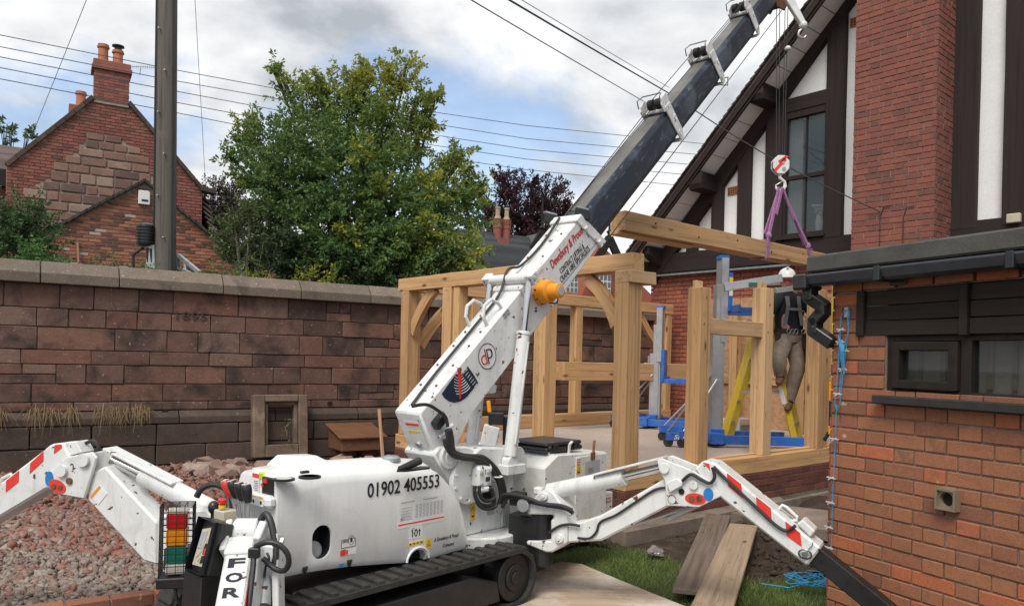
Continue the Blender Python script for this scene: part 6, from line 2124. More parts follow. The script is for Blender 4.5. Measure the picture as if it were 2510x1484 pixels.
# brown sloping wooden box on bricks
WB = Plane(WALL.pt(0, 0, -.75), WALL.d)
q0, q1, q2 = WB.uv(838, 1100), WB.uv(924, 1100), WB.uv(850, 1075)
bx0 = WB.pt(q0[0], q0[1] - .03)
wb = thing('wooden_box', 'brown wooden box with sloping lid standing on bricks by the wall', 'box', bx0)
W_, D_ = .62, .55
def bp(a, d_, z_):
 return bx0 + WB.d * a + WB.n * d_ + UP * z_
mb = MB(); mb.prism([(0, 0), (D_, 0), (D_, .30), (0, .17)], bp(0, 0, 0), WB.n, UP, WB.d, W_); mb.build('carcass', 'box_wood', wb, bevel=.004)
ang_b = math.atan2(.13, D_)
lx_ = (WB.n * math.cos(ang_b) + UP * math.sin(ang_b))
mb = MB(); mb.box(bp(W_ / 2, D_ / 2, .252), (W_ + .08, D_ + .1, .022), (WB.d, lx_, WB.d.cross(lx_))); mb.build('lid', 'box_wood', wb, bevel=.003)
for k in range(2):
 for j in range(2):
  mb = MB(); c_ = bp(.15 + .3 * k, .15 + .3 * j, -.045); mb.box(c_, (.2, .1, .085), (WB.d, WB.n, UP))
  o = mb.build('brick', 'plinth_brick', wb, bevel=.004)
timber('wooden_stake', 'stake_wood', None, at(938, 1122, 9.9), at(930, 1003, 10.6), .045, .045)
tag(bpy.data.objects['wooden_stake'], 'rough wooden stake leaning on the wall beside the brown box', 'stake')
# stacked broken stones at the foot of the wall
def lump(seed, s):
 rg_ = random.Random(seed)
 bm = bmesh.new()
 pts = [Vector((rg_.uniform(-1, 1), rg_.uniform(-.7, .7), rg_.uniform(-.45, .45))) for _ in range(14)]
 for p in pts:
  m_ = max(abs(p.x), abs(p.y) / .7, abs(p.z) / .45)
  p /= m_ ** .7
 for p in pts:
  bm.verts.new(p * s)
 r_ = bmesh.ops.convex_hull(bm, input=bm.verts)
 bmesh.ops.delete(bm, geom=[v for v in bm.verts if not v.link_faces], context='VERTS')
 bmesh.ops.bevel(bm, geom=list(bm.edges), offset=s * .014, segments=1, affect='EDGES')
 me = bpy.data.meshes.new('broken_stone'); bm.to_mesh(me); bm.free(); me.materials.append(MATS['broken_stone'])
 return me
lumps = [lump(k, .1) for k in range(7)]
rg_ = random.Random(5)
for k in range(46):
 px = rg_.uniform(470, 1000) if k > 6 else rg_.uniform(490, 600)
 py = 1128 + (1000 - px) * .05 + rg_.uniform(-12, 22)
 p = onz(px, py, .12)
 if (p - WALL.p0).dot(WALL.n) > -.18:
  p = WALL.pt((p - WALL.p0).dot(WALL.d), 0, -.2)
 s = rg_.uniform(.8, 1.9)
 p.z = hgt(p.x, p.y) + .03 * s
 o = bpy.data.objects.new('broken_stone', lumps[k % 7])
 link(o, Matrix.Translation(p) @ Matrix.Rotation(rg_.uniform(0, 6.28), 4, 'Z') @ Matrix.Rotation(rg_.uniform(-.4, .4), 4, 'X') @ Matrix.Diagonal((s, s, s, 1)))
 tag(o, 'broken sandstone lump among the stones heaped along the foot of the wall', 'stone', 'broken stones along the wall')
# dry straw tufts on the plinth ledge
for px0, px1, lab in ((75, 95, 'small dry straw tuft on the wall plinth, farthest left but one'), (108, 185, 'left of the two long dry grass tufts hanging from the wall plinth'), (232, 365, 'right and longest dry grass tuft hanging from the wall plinth'), (-10, 12, 'dry straw tuft on the plinth at the left edge')):
 a, b_ = WALL.uv(px0, 1035)[0], WALL.uv(px1, 1035)[0]
 n_ = int(150 * (b_ - a)) + 14
 V, Fc = [], []
 rgt = random.Random(px0 + 50)
 for k in range(n_):
  t_ = rgt.uniform(a, b_)
  L_ = rgt.uniform(.05, .26) * (1 if rgt.random() < .8 else 1.5)
  z0 = zp - .02
  sx = rgt.gauss(0, .09)
  p0_, p1_, p2_ = WALL.pt(t_, z0, -.02), WALL.pt(t_ + sx * .4, z0 + L_ * .35, -.08 - rgt.random() * .05), WALL.pt(t_ + sx, z0 - L_ * .75, -.13 - rgt.random() * .06)
  w_ = .003
  i = len(V)
  V += [p0_ - WALL.d * w_, p0_ + WALL.d * w_, p1_ + WALL.d * w_, p1_ - WALL.d * w_, p2_ + WALL.d * .001, p2_ - WALL.d * .001]
  Fc += [(i, i + 1, i + 2, i + 3), (i + 3, i + 2, i + 4, i + 5)]
 o = mesh_np('dry_grass', np.array([tuple(v) for v in V]), np.array(Fc), 'straw', None, tuple(WALL.pt((a + b_) / 2, zp, -.08)))
 tag(o, lab, 'dry grass')

# ------------------------------------------------------------------ rubble
def chips(name, n, region, smin, smax, mat, seed, label):
 rg = np.random.default_rng(seed)
 cube = np.array([(-1, -1, -1), (1, -1, -1), (1, 1, -1), (-1, 1, -1), (-1, -1, 1), (1, -1, 1), (1, 1, 1), (-1, 1, 1)], float)
 fc = np.array([(3, 2, 1, 0), (4, 5, 6, 7), (0, 1, 5, 4), (1, 2, 6, 5), (2, 3, 7, 6), (3, 0, 4, 7)])
 P = []
 while len(P) < n:
  p = region(rg)
  if p is not None:
   P.append(p)
 P = np.array(P)
 s = smin + (smax - smin) * rg.random(n) ** 2.6
 sc = s[:, None] * np.stack([rg.uniform(.6, 1.3, n), rg.uniform(.5, 1.0, n), rg.uniform(.3, .75, n)], 1)
 V = np.repeat(cube[None], n, 0) * sc[:, None, :]
 V *= rg.uniform(.35, 1.2, (n, 8, 1))
 q = rg.normal(0, 1, (n, 4)); q[:, 1:3] *= .35; q /= np.linalg.norm(q, axis=1)[:, None]
 w, x, y, z = q.T
 Rm = np.stack([1 - 2 * (y * y + z * z), 2 * (x * y - z * w), 2 * (x * z + y * w), 2 * (x * y + z * w), 1 - 2 * (x * x + z * z), 2 * (y * z - x * w), 2 * (x * z - y * w), 2 * (y * z + x * w), 1 - 2 * (x * x + y * y)], 1).reshape(n, 3, 3)
 V = np.einsum('nij,nkj->nki', Rm, V) + P[:, None, :]
 V[:, :, 2] += (s * .25)[:, None]
 Fc = (fc[None] + (np.arange(n) * 8)[:, None, None]).reshape(-1, 4)
 o = mesh_np(name, V.reshape(-1, 3), Fc, mat, None, tuple(P.mean(0)))
 return tag(o, label, 'rubble', kind='stuff')

def reg(x0, x1, y0, y1):
 def f(rg):
  x, y = rg.uniform(x0, x1), rg.uniform(y0, y1)
  y = y0 + (y - y0) * rg.random() ** .35 if rg.random() < .5 else y
  p = Vector((x, y, 0))
  if (p - WALL.p0).dot(WALL.n) > -.16 or abs(x / y) > .82 or (p - C0).dot(DB) > -.25 and (p - C0).dot(DA) > -.3:
   return None
  q_ = p - Vector((-.04, 5.08, 0))
  if q_.dot(hd(41)) > -.1 and q_.dot(Vector((-hd(41).y, hd(41).x, 0))) < .35:
   return None
  return (x, y, hgt(x, y))
 return f

def reg_grey(rg):
 p = reg(-5.6, -.4, 3.1, 7.4)(rg)
 return p

def reg_red(rg):
 p = reg(-7.2, .3, 6.0, 11.0)(rg)
 return p

chips('grey_rubble', 36000, reg_grey, .007, .036, 'rubble', 31, 'loose grey and red brick rubble spread over the ground on the left')
chips('red_rubble', 18000, reg_red, .008, .055, 'rubble_red', 32, 'red broken brick rubble heaped in front of the stone wall')
# low brick edging in the left foreground
e0_, e1_ = onz(60, 1496, .16), onz(450, 1443, .16)
EP = Plane(e0_, (e1_ - e0_).normalized())
be = thing('brick_edging', 'low red brick edging at the bottom left corner', 'edging', EP.pt(.5, 0))
LnE = (e1_ - e0_).length + 1.0
mb = MB(); mb.box(EP.pt(LnE / 2 - .4, .045, .055), (LnE, .09, .20), (EP.d, EP.n, UP)); mb.build('mortar_core', 'mortar', be)
lay(be, EP, bond(-.5, LnE - .5, -.07, .165, .078, .232, .01, 'stretcher'), brick_set('annex_brick', .222, .066, .105), 'brick')

# ------------------------------------------------------------------ lawn, soil, boards on the right
lawn_px = [(1285, 1368), (1420, 1330), (1560, 1338), (1640, 1365), (1720, 1395), (1860, 1420), (2010, 1405), (2080, 1440), (2110, 1484), (2150, 1600), (1500, 1900), (1000, 1900), (1180, 1500)]
lw = [onz(px, py, .0) for px, py in lawn_px]
lwp = [(p.x, p.y) for p in lw]
b = NB('lawn_soil')
b.done(b.ramp(b.noise(b.vec(), 6, 7), [(0.3, (0.028, 0.036, 0.012)), (0.7, (0.06, 0.075, 0.022))]), .95)
tag(sheet('lawn', lwp, -.03, 'lawn_soil'), kind='structure')
def soil_h(x, y):
 return -.05 + .05 * math.sin(x * 3.1 + y) + .045 * math.sin(x * 5.3 - y * 4.1) + .03 * math.sin(y * 7.7 + x * 2)
xs, ys = np.linspace(.1, 4.2, 70), np.linspace(5.2, 9.2, 70)
V, Fc = [], []
for y_ in ys:
 for x_ in xs:
  V.append((x_, y_, soil_h(x_, y_) + random.uniform(-.012, .012)))
for j in range(69):
 for i in range(69):
  c_ = Vector(((xs[i] + xs[i + 1]) / 2, (ys[j] + ys[j + 1]) / 2, 0))
  if (c_ - C0).dot(DA) > -.06 and (c_ - C0).dot(DB) > -.06:
   continue
  if (c_ - ANNEX.p0).dot(ANNEX.n) > .02 and (c_ - ANNEX.p0).dot(ANNEX.d) > 0.02:
   continue
  if inside(lwp, c_.x, c_.y):
   continue
  a = j * 70 + i
  Fc.append((a, a + 1, a + 71, a + 70))
so = mesh_np('soil_bank', np.array(V), np.array(Fc), 'soil')
tag(so, kind='structure')

def reg_soil(rg):
 x, y = rg.uniform(.4, 3.6), rg.uniform(5.6, 8.6)
 if inside(lwp, x, y):
  return None
 p = Vector((x, y, 0))
 if (p - C0).dot(DA) > -.3 and (p - C0).dot(DB) > -.3:
  return None
 return (x, y, soil_h(x, y))

simple('clod', (0.055, 0.037, 0.026), .95, var=.4, scale=20)
chips('soil_clods', 1300, reg_soil, .008, .05, 'clod', 33, 'dark crumbly soil clods in the trench beside the lawn')
# grass
rg = np.random.default_rng(77)
G = []
while len(G) < 42000:
 x_, y_ = rg.uniform(-.6, 2.6), rg.uniform(3.6, 7.2)
 if inside(lwp, x_ + rg.normal(0, .05), y_ + rg.normal(0, .07)):
  d_ = math.sin(x_ * 4.3) * math.sin(y_ * 3.7) + .4 * math.sin(x_ * 11 + y_ * 7)
  if rg.random() < .75 + .35 * d_:
   G.append((x_, y_))
G = np.array(G)
n_ = len(G)
hgt_ = .018 + .04 * rg.random(n_) ** 1.5
an_ = rg.uniform(0, 6.28, n_)
w_ = .0022
base = np.column_stack([G, np.full(n_, -.032)])
sd_ = np.column_stack([np.cos(an_), np.sin(an_), np.zeros(n_)]) * w_
ld_ = np.column_stack([np.cos(an_ + rg.uniform(.5, 2.5, n_)), np.sin(an_ + rg.uniform(.5, 2.5, n_)), np.zeros(n_)]) * (hgt_ * rg.uniform(.2, 1.1, n_))[:, None]
V = np.stack([base - sd_, base + sd_, base + ld_ + np.column_stack([np.zeros(n_), np.zeros(n_), hgt_])], 1).reshape(-1, 3)
go_ = mesh_np('grass', V, np.arange(n_ * 3).reshape(-1, 3), 'grass_blade', None, (1, 5.5, 0), k=3)
tag(go_, 'short worn green lawn grass in the right foreground', 'grass', kind='stuff')
# plywood sheet
pp_ = [onz(*q, .012) for q in ((1245, 1430), (1300, 1405), (1340, 1385), (1375, 1374), (1425, 1380), (1520, 1420), (1720, 1500), (1560, 1800), (1150, 1800), (1180, 1520))]
mb = MB(); mb.prism([(p.x, p.y) for p in pp_], (0, 0, -.006), (1, 0, 0), (0, 1, 0), (0, 0, 1), .018)
tag(mb.build('plywood_sheet', 'ply_muddy'), 'muddy plywood sheet lying on the grass beside the track', 'board')
# planks
p, q = onz(1760, 1263, .10), onz(1692, 1450, .07)
timber('scaffold_plank', 'plank_wet', None, p, q, .24, .04)
tag(bpy.data.objects['scaffold_plank'], 'dark wet scaffold plank bridging the trench, left of the two', 'plank')
p, q = onz(1822, 1288, .12), onz(1742, 1500, .09)
o = timber('scaffold_plank', 'plank_dry', None, p, q, .25, .04)
tag(o, 'pale worn scaffold plank over the trench, right of the two', 'plank')
# old concrete path edge
q = [onz(*t_, .03) for t_ in ((1700, 1245), (1760, 1225), (2045, 1258), (2045, 1310), (1990, 1300))]
tag(sheet('concrete_path', [(p.x, p.y) for p in q], .06, 'concrete_old', .1), kind='structure')
q = [onz(*t_, .03) for t_ in ((1905, 1220), (2045, 1195), (2045, 1205), (1920, 1232))]
tag(sheet('concrete_kerb', [(p.x, p.y) for p in q], .07, 'concrete_old', .12), kind='structure')
# crumpled bag
bm = bmesh.new(); bmesh.ops.create_icosphere(bm, subdivisions=3, radius=.062)
for v in bm.verts:
 k = 1 + .35 * math.sin(v.co.x * 60 + 2) * math.sin(v.co.y * 45) + random.uniform(-.12, .12)
 v.co *= k; v.co.z *= .75
me = bpy.data.meshes.new('crumpled_bag'); bm.to_mesh(me); bm.free(); me.materials.append(MATS['clear_bag'])
p = onz(1605, 1352, .03)
tag(link(bpy.data.objects.new('crumpled_bag', me), Matrix.Translation(p)), 'crumpled clear plastic bag on the soil edge', 'bag')
# blue rope heap
mb = MB(); c_ = onz(2005, 1432, .02)
for k in range(7):
 rr_ = random.Random(k)
 a0 = rr_.uniform(0, 6.28)
 pts = []
 for s in np.linspace(0, 1, 26):
  a = a0 + s * 7
  r_ = .03 + .12 * abs(math.sin(s * (2.3 + .4 * k) + k)) * rr_.uniform(.75, 1.15)
  pts.append(c_ + Vector((math.cos(a) * r_ * 1.5, math.sin(a) * r_, .012 + .05 * abs(math.sin(a * 1.3 + k)))))
 mb.tube(pts, .0036, 5)
mb.tube([c_ + Vector((-.05, 0, .02)), c_ + Vector((-.25, -.1, .005)), c_ + Vector((-.42, -.02, .005))], .005, 5)
mb.tube([c_ + Vector((.1, 0, .02)), c_ + Vector((.25, -.2, .005)), c_ + Vector((.4, -.3, .005))], .005, 5)
tag(mb.build('rope_heap', 'rope_blue'), 'heap of tangled blue rope on the grass below the outrigger foot', 'rope')
# rope hank on the annex corner
mb = MB()
def apx(px, py, off=-.02):
 t_, z_ = A.uv(px, py)
 return A.pt(t_, z_, off)
hkr = thing('rope_hank', 'blue cord wound on a hook at the annex corner, tails hanging down', 'rope', apx(2062, 1000))
loop = [apx(*q, -.03) for q in ((2078, 760), (2090, 762), (2088, 800), (2076, 900), (2066, 990), (2060, 1005), (2054, 990), (2062, 900), (2068, 800), (2070, 775))]
mb.tube(loop, .003, 5, closed=True)
mb.tube([apx(2085, 770, -.035), apx(2090, 810, -.035), apx(2080, 850, -.04), apx(2074, 880, -.035), apx(2066, 960, -.03)], .0032, 5)
for k in range(5):
 mb.tube([apx(2064 + 3 * k, 820 + 6 * k, -.035), apx(2072 + 2 * k, 860, -.045), apx(2070 + 2 * k, 885 + 8 * k, -.035)], .004, 5)
mb.tube([apx(2056, 990, -.02), apx(2050, 1100, -.015), apx(2045, 1200, -.015), apx(2040, 1380, -.015)], .0035, 5)
mb.build('cord', 'rope_blue', hkr)
mb = MB(); mb.box(apx(2080, 765, -.012), (.03, .02, .06), (A.d, A.n, UP)); mb.build('wall_hook', 'galvanised', hkr)
for k, (px, py) in enumerate(((2068, 808), (2066, 838), (2078, 860), (2072, 905), (2060, 965), (2052, 1075), (2044, 1170), (2042, 1230), (2038, 1290), (2038, 1340))):
 c_ = apx(px, py, -.03)
 mb = MB(); mb.beam(c_ - A.d * .03 + UP * .004, c_ + A.d * .035, .006, .007); mb.beam(c_ - A.d * .02 - UP * .012, c_ + A.d * .02 + UP * .01, .005, .006); mb.build('cable_tie', 'tie_green' if k == 2 else 'tie_pale', hkr)

# ------------------------------------------------------------------ the spider crane
CD = hd(41)
CL_ = Vector((-CD.y, CD.x, 0))
CO = Vector((-.04, 5.08, 0))
MC = Matrix((CD, CL_, UP)).transposed().to_4x4(); MC.translation = CO
cr_ = thing('spider_crane', 'white tracked mini spider crane with raised telescopic boom and outriggers', 'crane', MC @ Vector((-.7, .35, 0)))

def cpl(w):
 return Plane(CO + CL_ * w, CD)

def z3p(x, y): return ((500 + .3267 * x) / 1.0203, (1080 + .3267 * y) / 1.0203)
def z4p(x, y): return ((980 + .4042 * x) / 1.0203, (640 + .4042 * y) / 1.0203)
def zap(x, y): return ((1000 + .2425 * x) / 1.0203, (1000 + .2425 * y) / 1.0203)
def zbp(x, y): return ((1180 + .2561 * x) / 1.0203, (1000 + .2561 * y) / 1.0203)
def z9p(x, y): return ((1220 + .3506 * x) / 1.0203, (1000 + .3506 * y) / 1.0203)
def zcp(x, y): return ((380 + .2385 * x) / 1.0203, (1160 + .2385 * y) / 1.0203)
def z2p(x, y): return (.5888 * x / 1.0203, (640 + .5888 * y) / 1.0203)

def cmb_(): return MB(MC)

# --- tracks
def stadium(t0, t1, r, n=12):
 out = []
 for k in range(n + 1):
  a = -math.pi / 2 + math.pi * k / n
  out.append((t1 + math.cos(a) * r, r + math.sin(a) * r))
 for k in range(n + 1):
  a = math.pi / 2 + math.pi * k / n
  out.append((t0 + math.cos(a) * r, r + math.sin(a) * r))
 return out

TR0, TR1, TRR = -1.72, .0, .19
lugm = unit_brick('track_lug', .045, .026, .17, .006, .002, 3); lugm.materials.append(MATS['track_mud'])
for nm, w0, w1 in (('near', -.15, .05), ('far', .62, .82)):
 tk_ = bpy.data.objects.new('track', None)
 link(tk_, MC @ Matrix.Translation((-.86, (w0 + w1) / 2, 0)), cr_)
 out = stadium(TR0, TR1, TRR); inn = [(x, z) for x, z in [(a, b_) for a, b_ in stadium(TR0, TR1, TRR - .03)]]
 inn = [(x, z + .03) for x, z in inn]
 n_ = len(out)
 vs = [(x, w, z) for w in (w0, w1) for x, z in out] + [(x, w, z) for w in (w0, w1) for x, z in inn]
 fs = []
 for i in range(n_):
  j = (i + 1) % n_
  fs += [(i, j, n_ + j, n_ + i), (2 * n_ + j, 2 * n_ + i, 3 * n_ + i, 3 * n_ + j), (i, 2 * n_ + i, 2 * n_ + j, j), (n_ + j, 3 * n_ + j, 3 * n_ + i, n_ + i)]
 mb = cmb_(); mb.add(vs, fs); mb.build('belt', 'rubber', tk_)
 # lugs round the belt
 per = 2 * (TR1 - TR0) + 2 * math.pi * TRR
 nl = 46
 for k in range(nl):
  s = per * k / nl
  if s < TR1 - TR0:
   p, a = (TR0 + s, 2 * TRR), 0
  elif s < TR1 - TR0 + math.pi * TRR:
   th = (s - (TR1 - TR0)) / TRR
   p, a = (TR1 + math.sin(th) * TRR, TRR + math.cos(th) * TRR), -th
  elif s < 2 * (TR1 - TR0) + math.pi * TRR:
   q = s - (TR1 - TR0) - math.pi * TRR
   p, a = (TR1 - q, 0), math.pi
  else:
   th = (s - 2 * (TR1 - TR0) - math.pi * TRR) / TRR
   p, a = (TR0 - math.sin(th) * TRR, TRR - math.cos(th) * TRR), math.pi - th
  if p[1] < .02:
   continue
  Mw = MC @ Matrix.Translation((p[0], w0 + .02 - .005 * (k % 2), p[1])) @ Matrix.Rotation(-a, 4, 'Y') @ Matrix.Translation((0, 0, .008))
  link(bpy.data.objects.new('track_lug', lugm), Mw, tk_)
 mb = cmb_(); mb.prism([(TR0 + .12, .07), (TR1 - .15, .07), (TR1 - .18, .20), (TR1 - .42, .27), (TR0 + .5, .27), (TR0 + .14, .2)], (0, w0 + .012, 0), (1, 0, 0), (0, 0, 1), (0, 1, 0), w1 - w0 - .03); mb.build('track_frame', 'black_steel', tk_, bevel=.008)
 for tt in (TR0, TR1):
  mb = cmb_(); mb.cyl((tt, w0 + .03, TRR), (tt, w1 - .02, TRR), TRR - .035, seg=24); mb.cyl((tt, w0 + .018, TRR), (tt, w0 + .03, TRR), .09, seg=18); mb.cyl((tt, w0 + .008, TRR), (tt, w0 + .018, TRR), .045, seg=12); mb.build('track_wheel', 'black_steel', tk_, bevel=.006)
 for k in range(4):
  tt = TR0 + .42 + k * .3
  mb = cmb_(); mb.cyl((tt, w0 + .02, .075), (tt, w1 - .02, .075), .05, seg=14); mb.build('roller', 'black_steel', tk_)
mb = cmb_(); mb.bb((-1.7, .06, .1), (.55, .61, .30)); mb.bb((-1.55, .05, .30), (-.3, .44, .388)); mb.build('chassis', 'black_steel', cr_, bevel=.01)

# --- engine cover, lofted
st = [(-1.665, .487, .985, .0), (-1.645, .482, 1.0, .012), (-1.50, .478, .996, .028), (-1.385, .471, .988, .036), (-1.2, .456, .978, .045), (-.95, .424, .962, .052), (-.80, .402, .953, .05), (-.60, .390, .936, .042), (-.545, .391, .915, .034), (-.49, .394, .872, .022), (-.43, .396, .815, .012), (-.375, .398, .755, .006), (-.335, .398, .655, .0), (-.305, .398, .545, .0), (-.29, .40, .47, .0)]
vs, fs = [], []
for t_, zb_, zt2, cw in st:
 wn, wf = .03, .42
 edge = float(np.interp(t_, (-1.66, -1.5, -1.36), (.125, .10, .06)))
 sec = [(wn + .02, zb_), (wn, zb_ + .03), (wn, zt2 - edge), (wn + .012, zt2 - edge * .45), (wn + .035, zt2 - edge * .12), (wn + .035 + edge * .6, zt2), (.145, zt2 + cw * .75), (.225, zt2 + cw), (.305, zt2 + cw * .75), (wf - .035 - edge * .6, zt2), (wf - .035, zt2 - edge * .12), (wf - .012, zt2 - edge * .45), (wf, zt2 - edge), (wf, zb_ + .03), (wf - .02, zb_)]
 vs += [(t_, w, z_) for w, z_ in sec]
k_ = 15
for i in range(len(st) - 1):
 for j in range(k_):
  a, b_ = i * k_ + j, i * k_ + (j + 1) % k_
  fs.append((a, a + k_, b_ + k_, b_))
fs.append(tuple(range(k_)))
fs.append(tuple((len(st) - 1) * k_ + j for j in range(k_))[::-1])
mb = cmb_(); mb.add(vs, fs)
cov = mb.build('engine_cover', 'white_plastic', cr_, smooth=True, ang=40)
bm = bmesh.new(); bm.from_mesh(cov.data); bmesh.ops.recalc_face_normals(bm, faces=bm.faces); bm.to_mesh(cov.data); bm.free()

def cut(target, polys, plane, depth):
 """sink openings of outline polys (t, z on the plane) into the target"""
 cu_ = MB()
 for poly in polys:
  cu_.prism(poly, plane.pt(0, 0, -.1), plane.d, UP, plane.n, depth + .1)
 c_ = cu_.build('cutter', 'void')
 bm = bmesh.new(); bm.from_mesh(c_.data); bmesh.ops.recalc_face_normals(bm, faces=bm.faces); bm.to_mesh(c_.data); bm.free()
 md = target.modifiers.new('cut', 'BOOLEAN')
 md.operation = 'DIFFERENCE'; md.object = c_; md.solver = 'MANIFOLD'
 bpy.context.view_layer.update()
 dg = bpy.context.evaluated_depsgraph_get()
 m2 = bpy.data.meshes.new_from_object(target.evaluated_get(dg))
 target.modifiers.clear()
 target.data = m2
 bpy.data.objects.remove(c_)

CN = cpl(.03)
def oval(pa, pb, n=10):
 (x0, z0), (x1, z1) = pa, pb
 r_ = abs(x1 - x0) / 2
 cx_ = (x0 + x1) / 2
 zt2, zb2 = max(z0, z1) - r_, min(z0, z1) + r_
 return [(cx_ + math.cos(a) * r_, zt2 + math.sin(a) * r_) for a in np.linspace(0, math.pi, n)] + [(cx_ + math.cos(a) * r_, zb2 + math.sin(a) * r_) for a in np.linspace(math.pi, 2 * math.pi, n)]
ov_a, ov_b = CN.uv(*z3p(856, 985)), CN.uv(*z3p(1010, 695))
arch_c = CN.uv(*z3p(1668, 985))
arch = [(arch_c[0] + math.cos(a) * .075, arch_c[1] + .0 + math.sin(a) * .07) for a in np.linspace(0, math.pi, 12)] + [(arch_c[0] - .075, .3), (arch_c[0] + .075, .3)]
cut(cov, [oval(ov_a, ov_b), arch], CN, .16)
cov.data.polygons.foreach_set('use_smooth', [True] * len(cov.data.polygons)); cov.data.set_sharp_from_angle(angle=R(40))
oc = ((ov_a[0] + ov_b[0]) / 2, (ov_a[1] + ov_b[1]) / 2)
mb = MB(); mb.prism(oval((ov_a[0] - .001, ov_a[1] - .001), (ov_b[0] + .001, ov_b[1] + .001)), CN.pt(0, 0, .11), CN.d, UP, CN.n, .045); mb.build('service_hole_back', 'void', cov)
mb = MB(); lnr = oval(ov_a, ov_b); n_ = len(lnr)
vs = [CN.pt(x, z_, o_) for o_ in (.012, .115) for x, z_ in [(oc[0] + (a - oc[0]) * .985, oc[1] + (b_ - oc[1]) * .99) for a, b_ in lnr]]
mb.add(vs, [(i, (i + 1) % n_, n_ + (i + 1) % n_, n_ + i) for i in range(n_)]); mb.build('service_hole_liner', 'black_plastic', cov)
c_ = CN.uv(*z3p(912, 925))
mb = MB(); mb.cyl(CN.pt(c_[0], c_[1], .05), CN.pt(c_[0], c_[1], .12), .055, seg=20); mb.cyl(CN.pt(c_[0], c_[1], .045), CN.pt(c_[0], c_[1], .05), .046, seg=20); mb.build('filter_can', 'sticker_grey', cov, bevel=.004)
# lip along the arch and the foot of the panel
mb = MB(); mb.tube([CN.pt(arch_c[0] + math.cos(a) * .088, arch_c[1] + .0 + math.sin(a) * .082, -.002) for a in np.linspace(.1, math.pi - .1, 14)], .007, 8); mb.build('arch_lip', 'white_plastic', cov, smooth=True)
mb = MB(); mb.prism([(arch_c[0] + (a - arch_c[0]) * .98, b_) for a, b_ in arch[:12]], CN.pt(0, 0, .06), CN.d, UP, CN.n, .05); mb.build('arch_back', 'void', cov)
# nose details: front face (towards -t)
def nose(w, z_, off=0.0):
 return MC @ Vector((-1.667 - off, w, z_))
mb = cmb_(); mb.prism([(.04, .835), (.40, .835), (.40, .90), (.04, .90)], (-1.66, 0, 0), (0, 1, 0), (0, 0, 1), (-1, 0, 0), .055); mb.build('nose_lip', 'white_plastic', cov, bevel=.018, smooth=True)
mb = cmb_(); mb.bb((-1.676, .065, .885), (-1.66, .165, .985)); mb.build('gauge_window', 'black_plastic', cov, bevel=.004)
mb = cmb_(); mb.bb((-1.684, .11, .955), (-1.677, .14, .975)); mb.cyl((-1.70, .12, .945), (-1.68, .16, .945), .006, seg=8); mb.build('key_switch', 'red_paint', cov)
mb = cmb_(); mb.bb((-1.6705, .20, .885), (-1.6665, .265, .99)); s_ = mb.build('warning_label', 'sticker_white', cov)
mb = cmb_(); mb.bb((-1.6712, .20, .968), (-1.6707, .265, .99)); mb.build('warning_band', 'sticker_red', s_)
mb = cmb_()
for k in range(7):
 mb.bb((-1.6712, .206, .895 + .009 * k), (-1.6707, .206 + .05 * random.uniform(.6, 1), .898 + .009 * k))
mb.build('label_print', 'ink_black', s_)
mb = cmb_(); mb.bb((-1.7175, .08, .845), (-1.7155, .20, .893)); s_ = mb.build('warning_label', 'sticker_white', cov)
mb = cmb_(); mb.bb((-1.7182, .08, .882), (-1.7177, .12, .893)); mb.bb((-1.7182, .15, .884), (-1.7177, .19, .893)); mb.build('warning_band', 'sticker_yellow', s_)
mb = cmb_(); mb.cyl((-1.7183, .10, .863), (-1.7176, .10, .863), .010, seg=10); mb.cyl((-1.7183, .17, .863), (-1.7176, .17, .863), .010, seg=10); mb.build('label_print', 'ink_black', s_)

def top(px, py, dz=0.0):
 """point on the cover's upper surface (about z .99) under that pixel"""
 p = onz(px, py, 1.0)
 q = MC.inverted() @ p
 zt2 = np.interp(q.x, [s_[0] for s_ in st], [s_[2] for s_ in st]); cw = np.interp(q.x, [s_[0] for s_ in st], [s_[3] for s_ in st])
 z_ = zt2 + cw * max(0, 1 - ((q.y - .225) / .17) ** 2)
 p = onz(px, py, z_)
 return p + UP * dz
c_ = top(*z3p(645, 357)); mb = MB(); mb.lathe(c_ - UP * .005, UP, [(0, .048), (.008, .048), (.011, .034), (.012, .0)], 20); mb.build('filler_cap', 'lens_clear', cov)
mb = MB(); mb.lathe(c_ - UP * .006, UP, [(0, .054), (.010, .054), (.011, .047)], 20); mb.build('cap_seal', 'black_plastic', cov)
c_ = top(*z3p(842, 339)); mb = MB(); mb.lathe(c_ - UP * .006, UP, [(0, .056), (.010, .056), (.011, .05)], 20); mb.build('cap_seal', 'black_plastic', cov)
mb = MB(); mb.lathe(c_ - UP * .005, UP, [(0, .046), (.010, .046)], 20); mb.build('filler_cap', 'white_plastic', cov)
c_ = top(*z3p(520, 322)); mb = MB(); mb.lathe(c_ - UP * .02, UP, [(0, .044), (.030, .044), (.038, .036), (.041, .0)], 16); mb.build('beacon', 'lens_yellow', cov, smooth=True)
for q in ((803, 312), (1215, 266), (1578, 243)):
 c_ = top(*z3p(*q)); mb = MB(); mb.box(c_ + UP * .006, (.05, .022, .014), (CD, CL_, UP)); mb.build('clip', 'black_plastic', cov, bevel=.004)
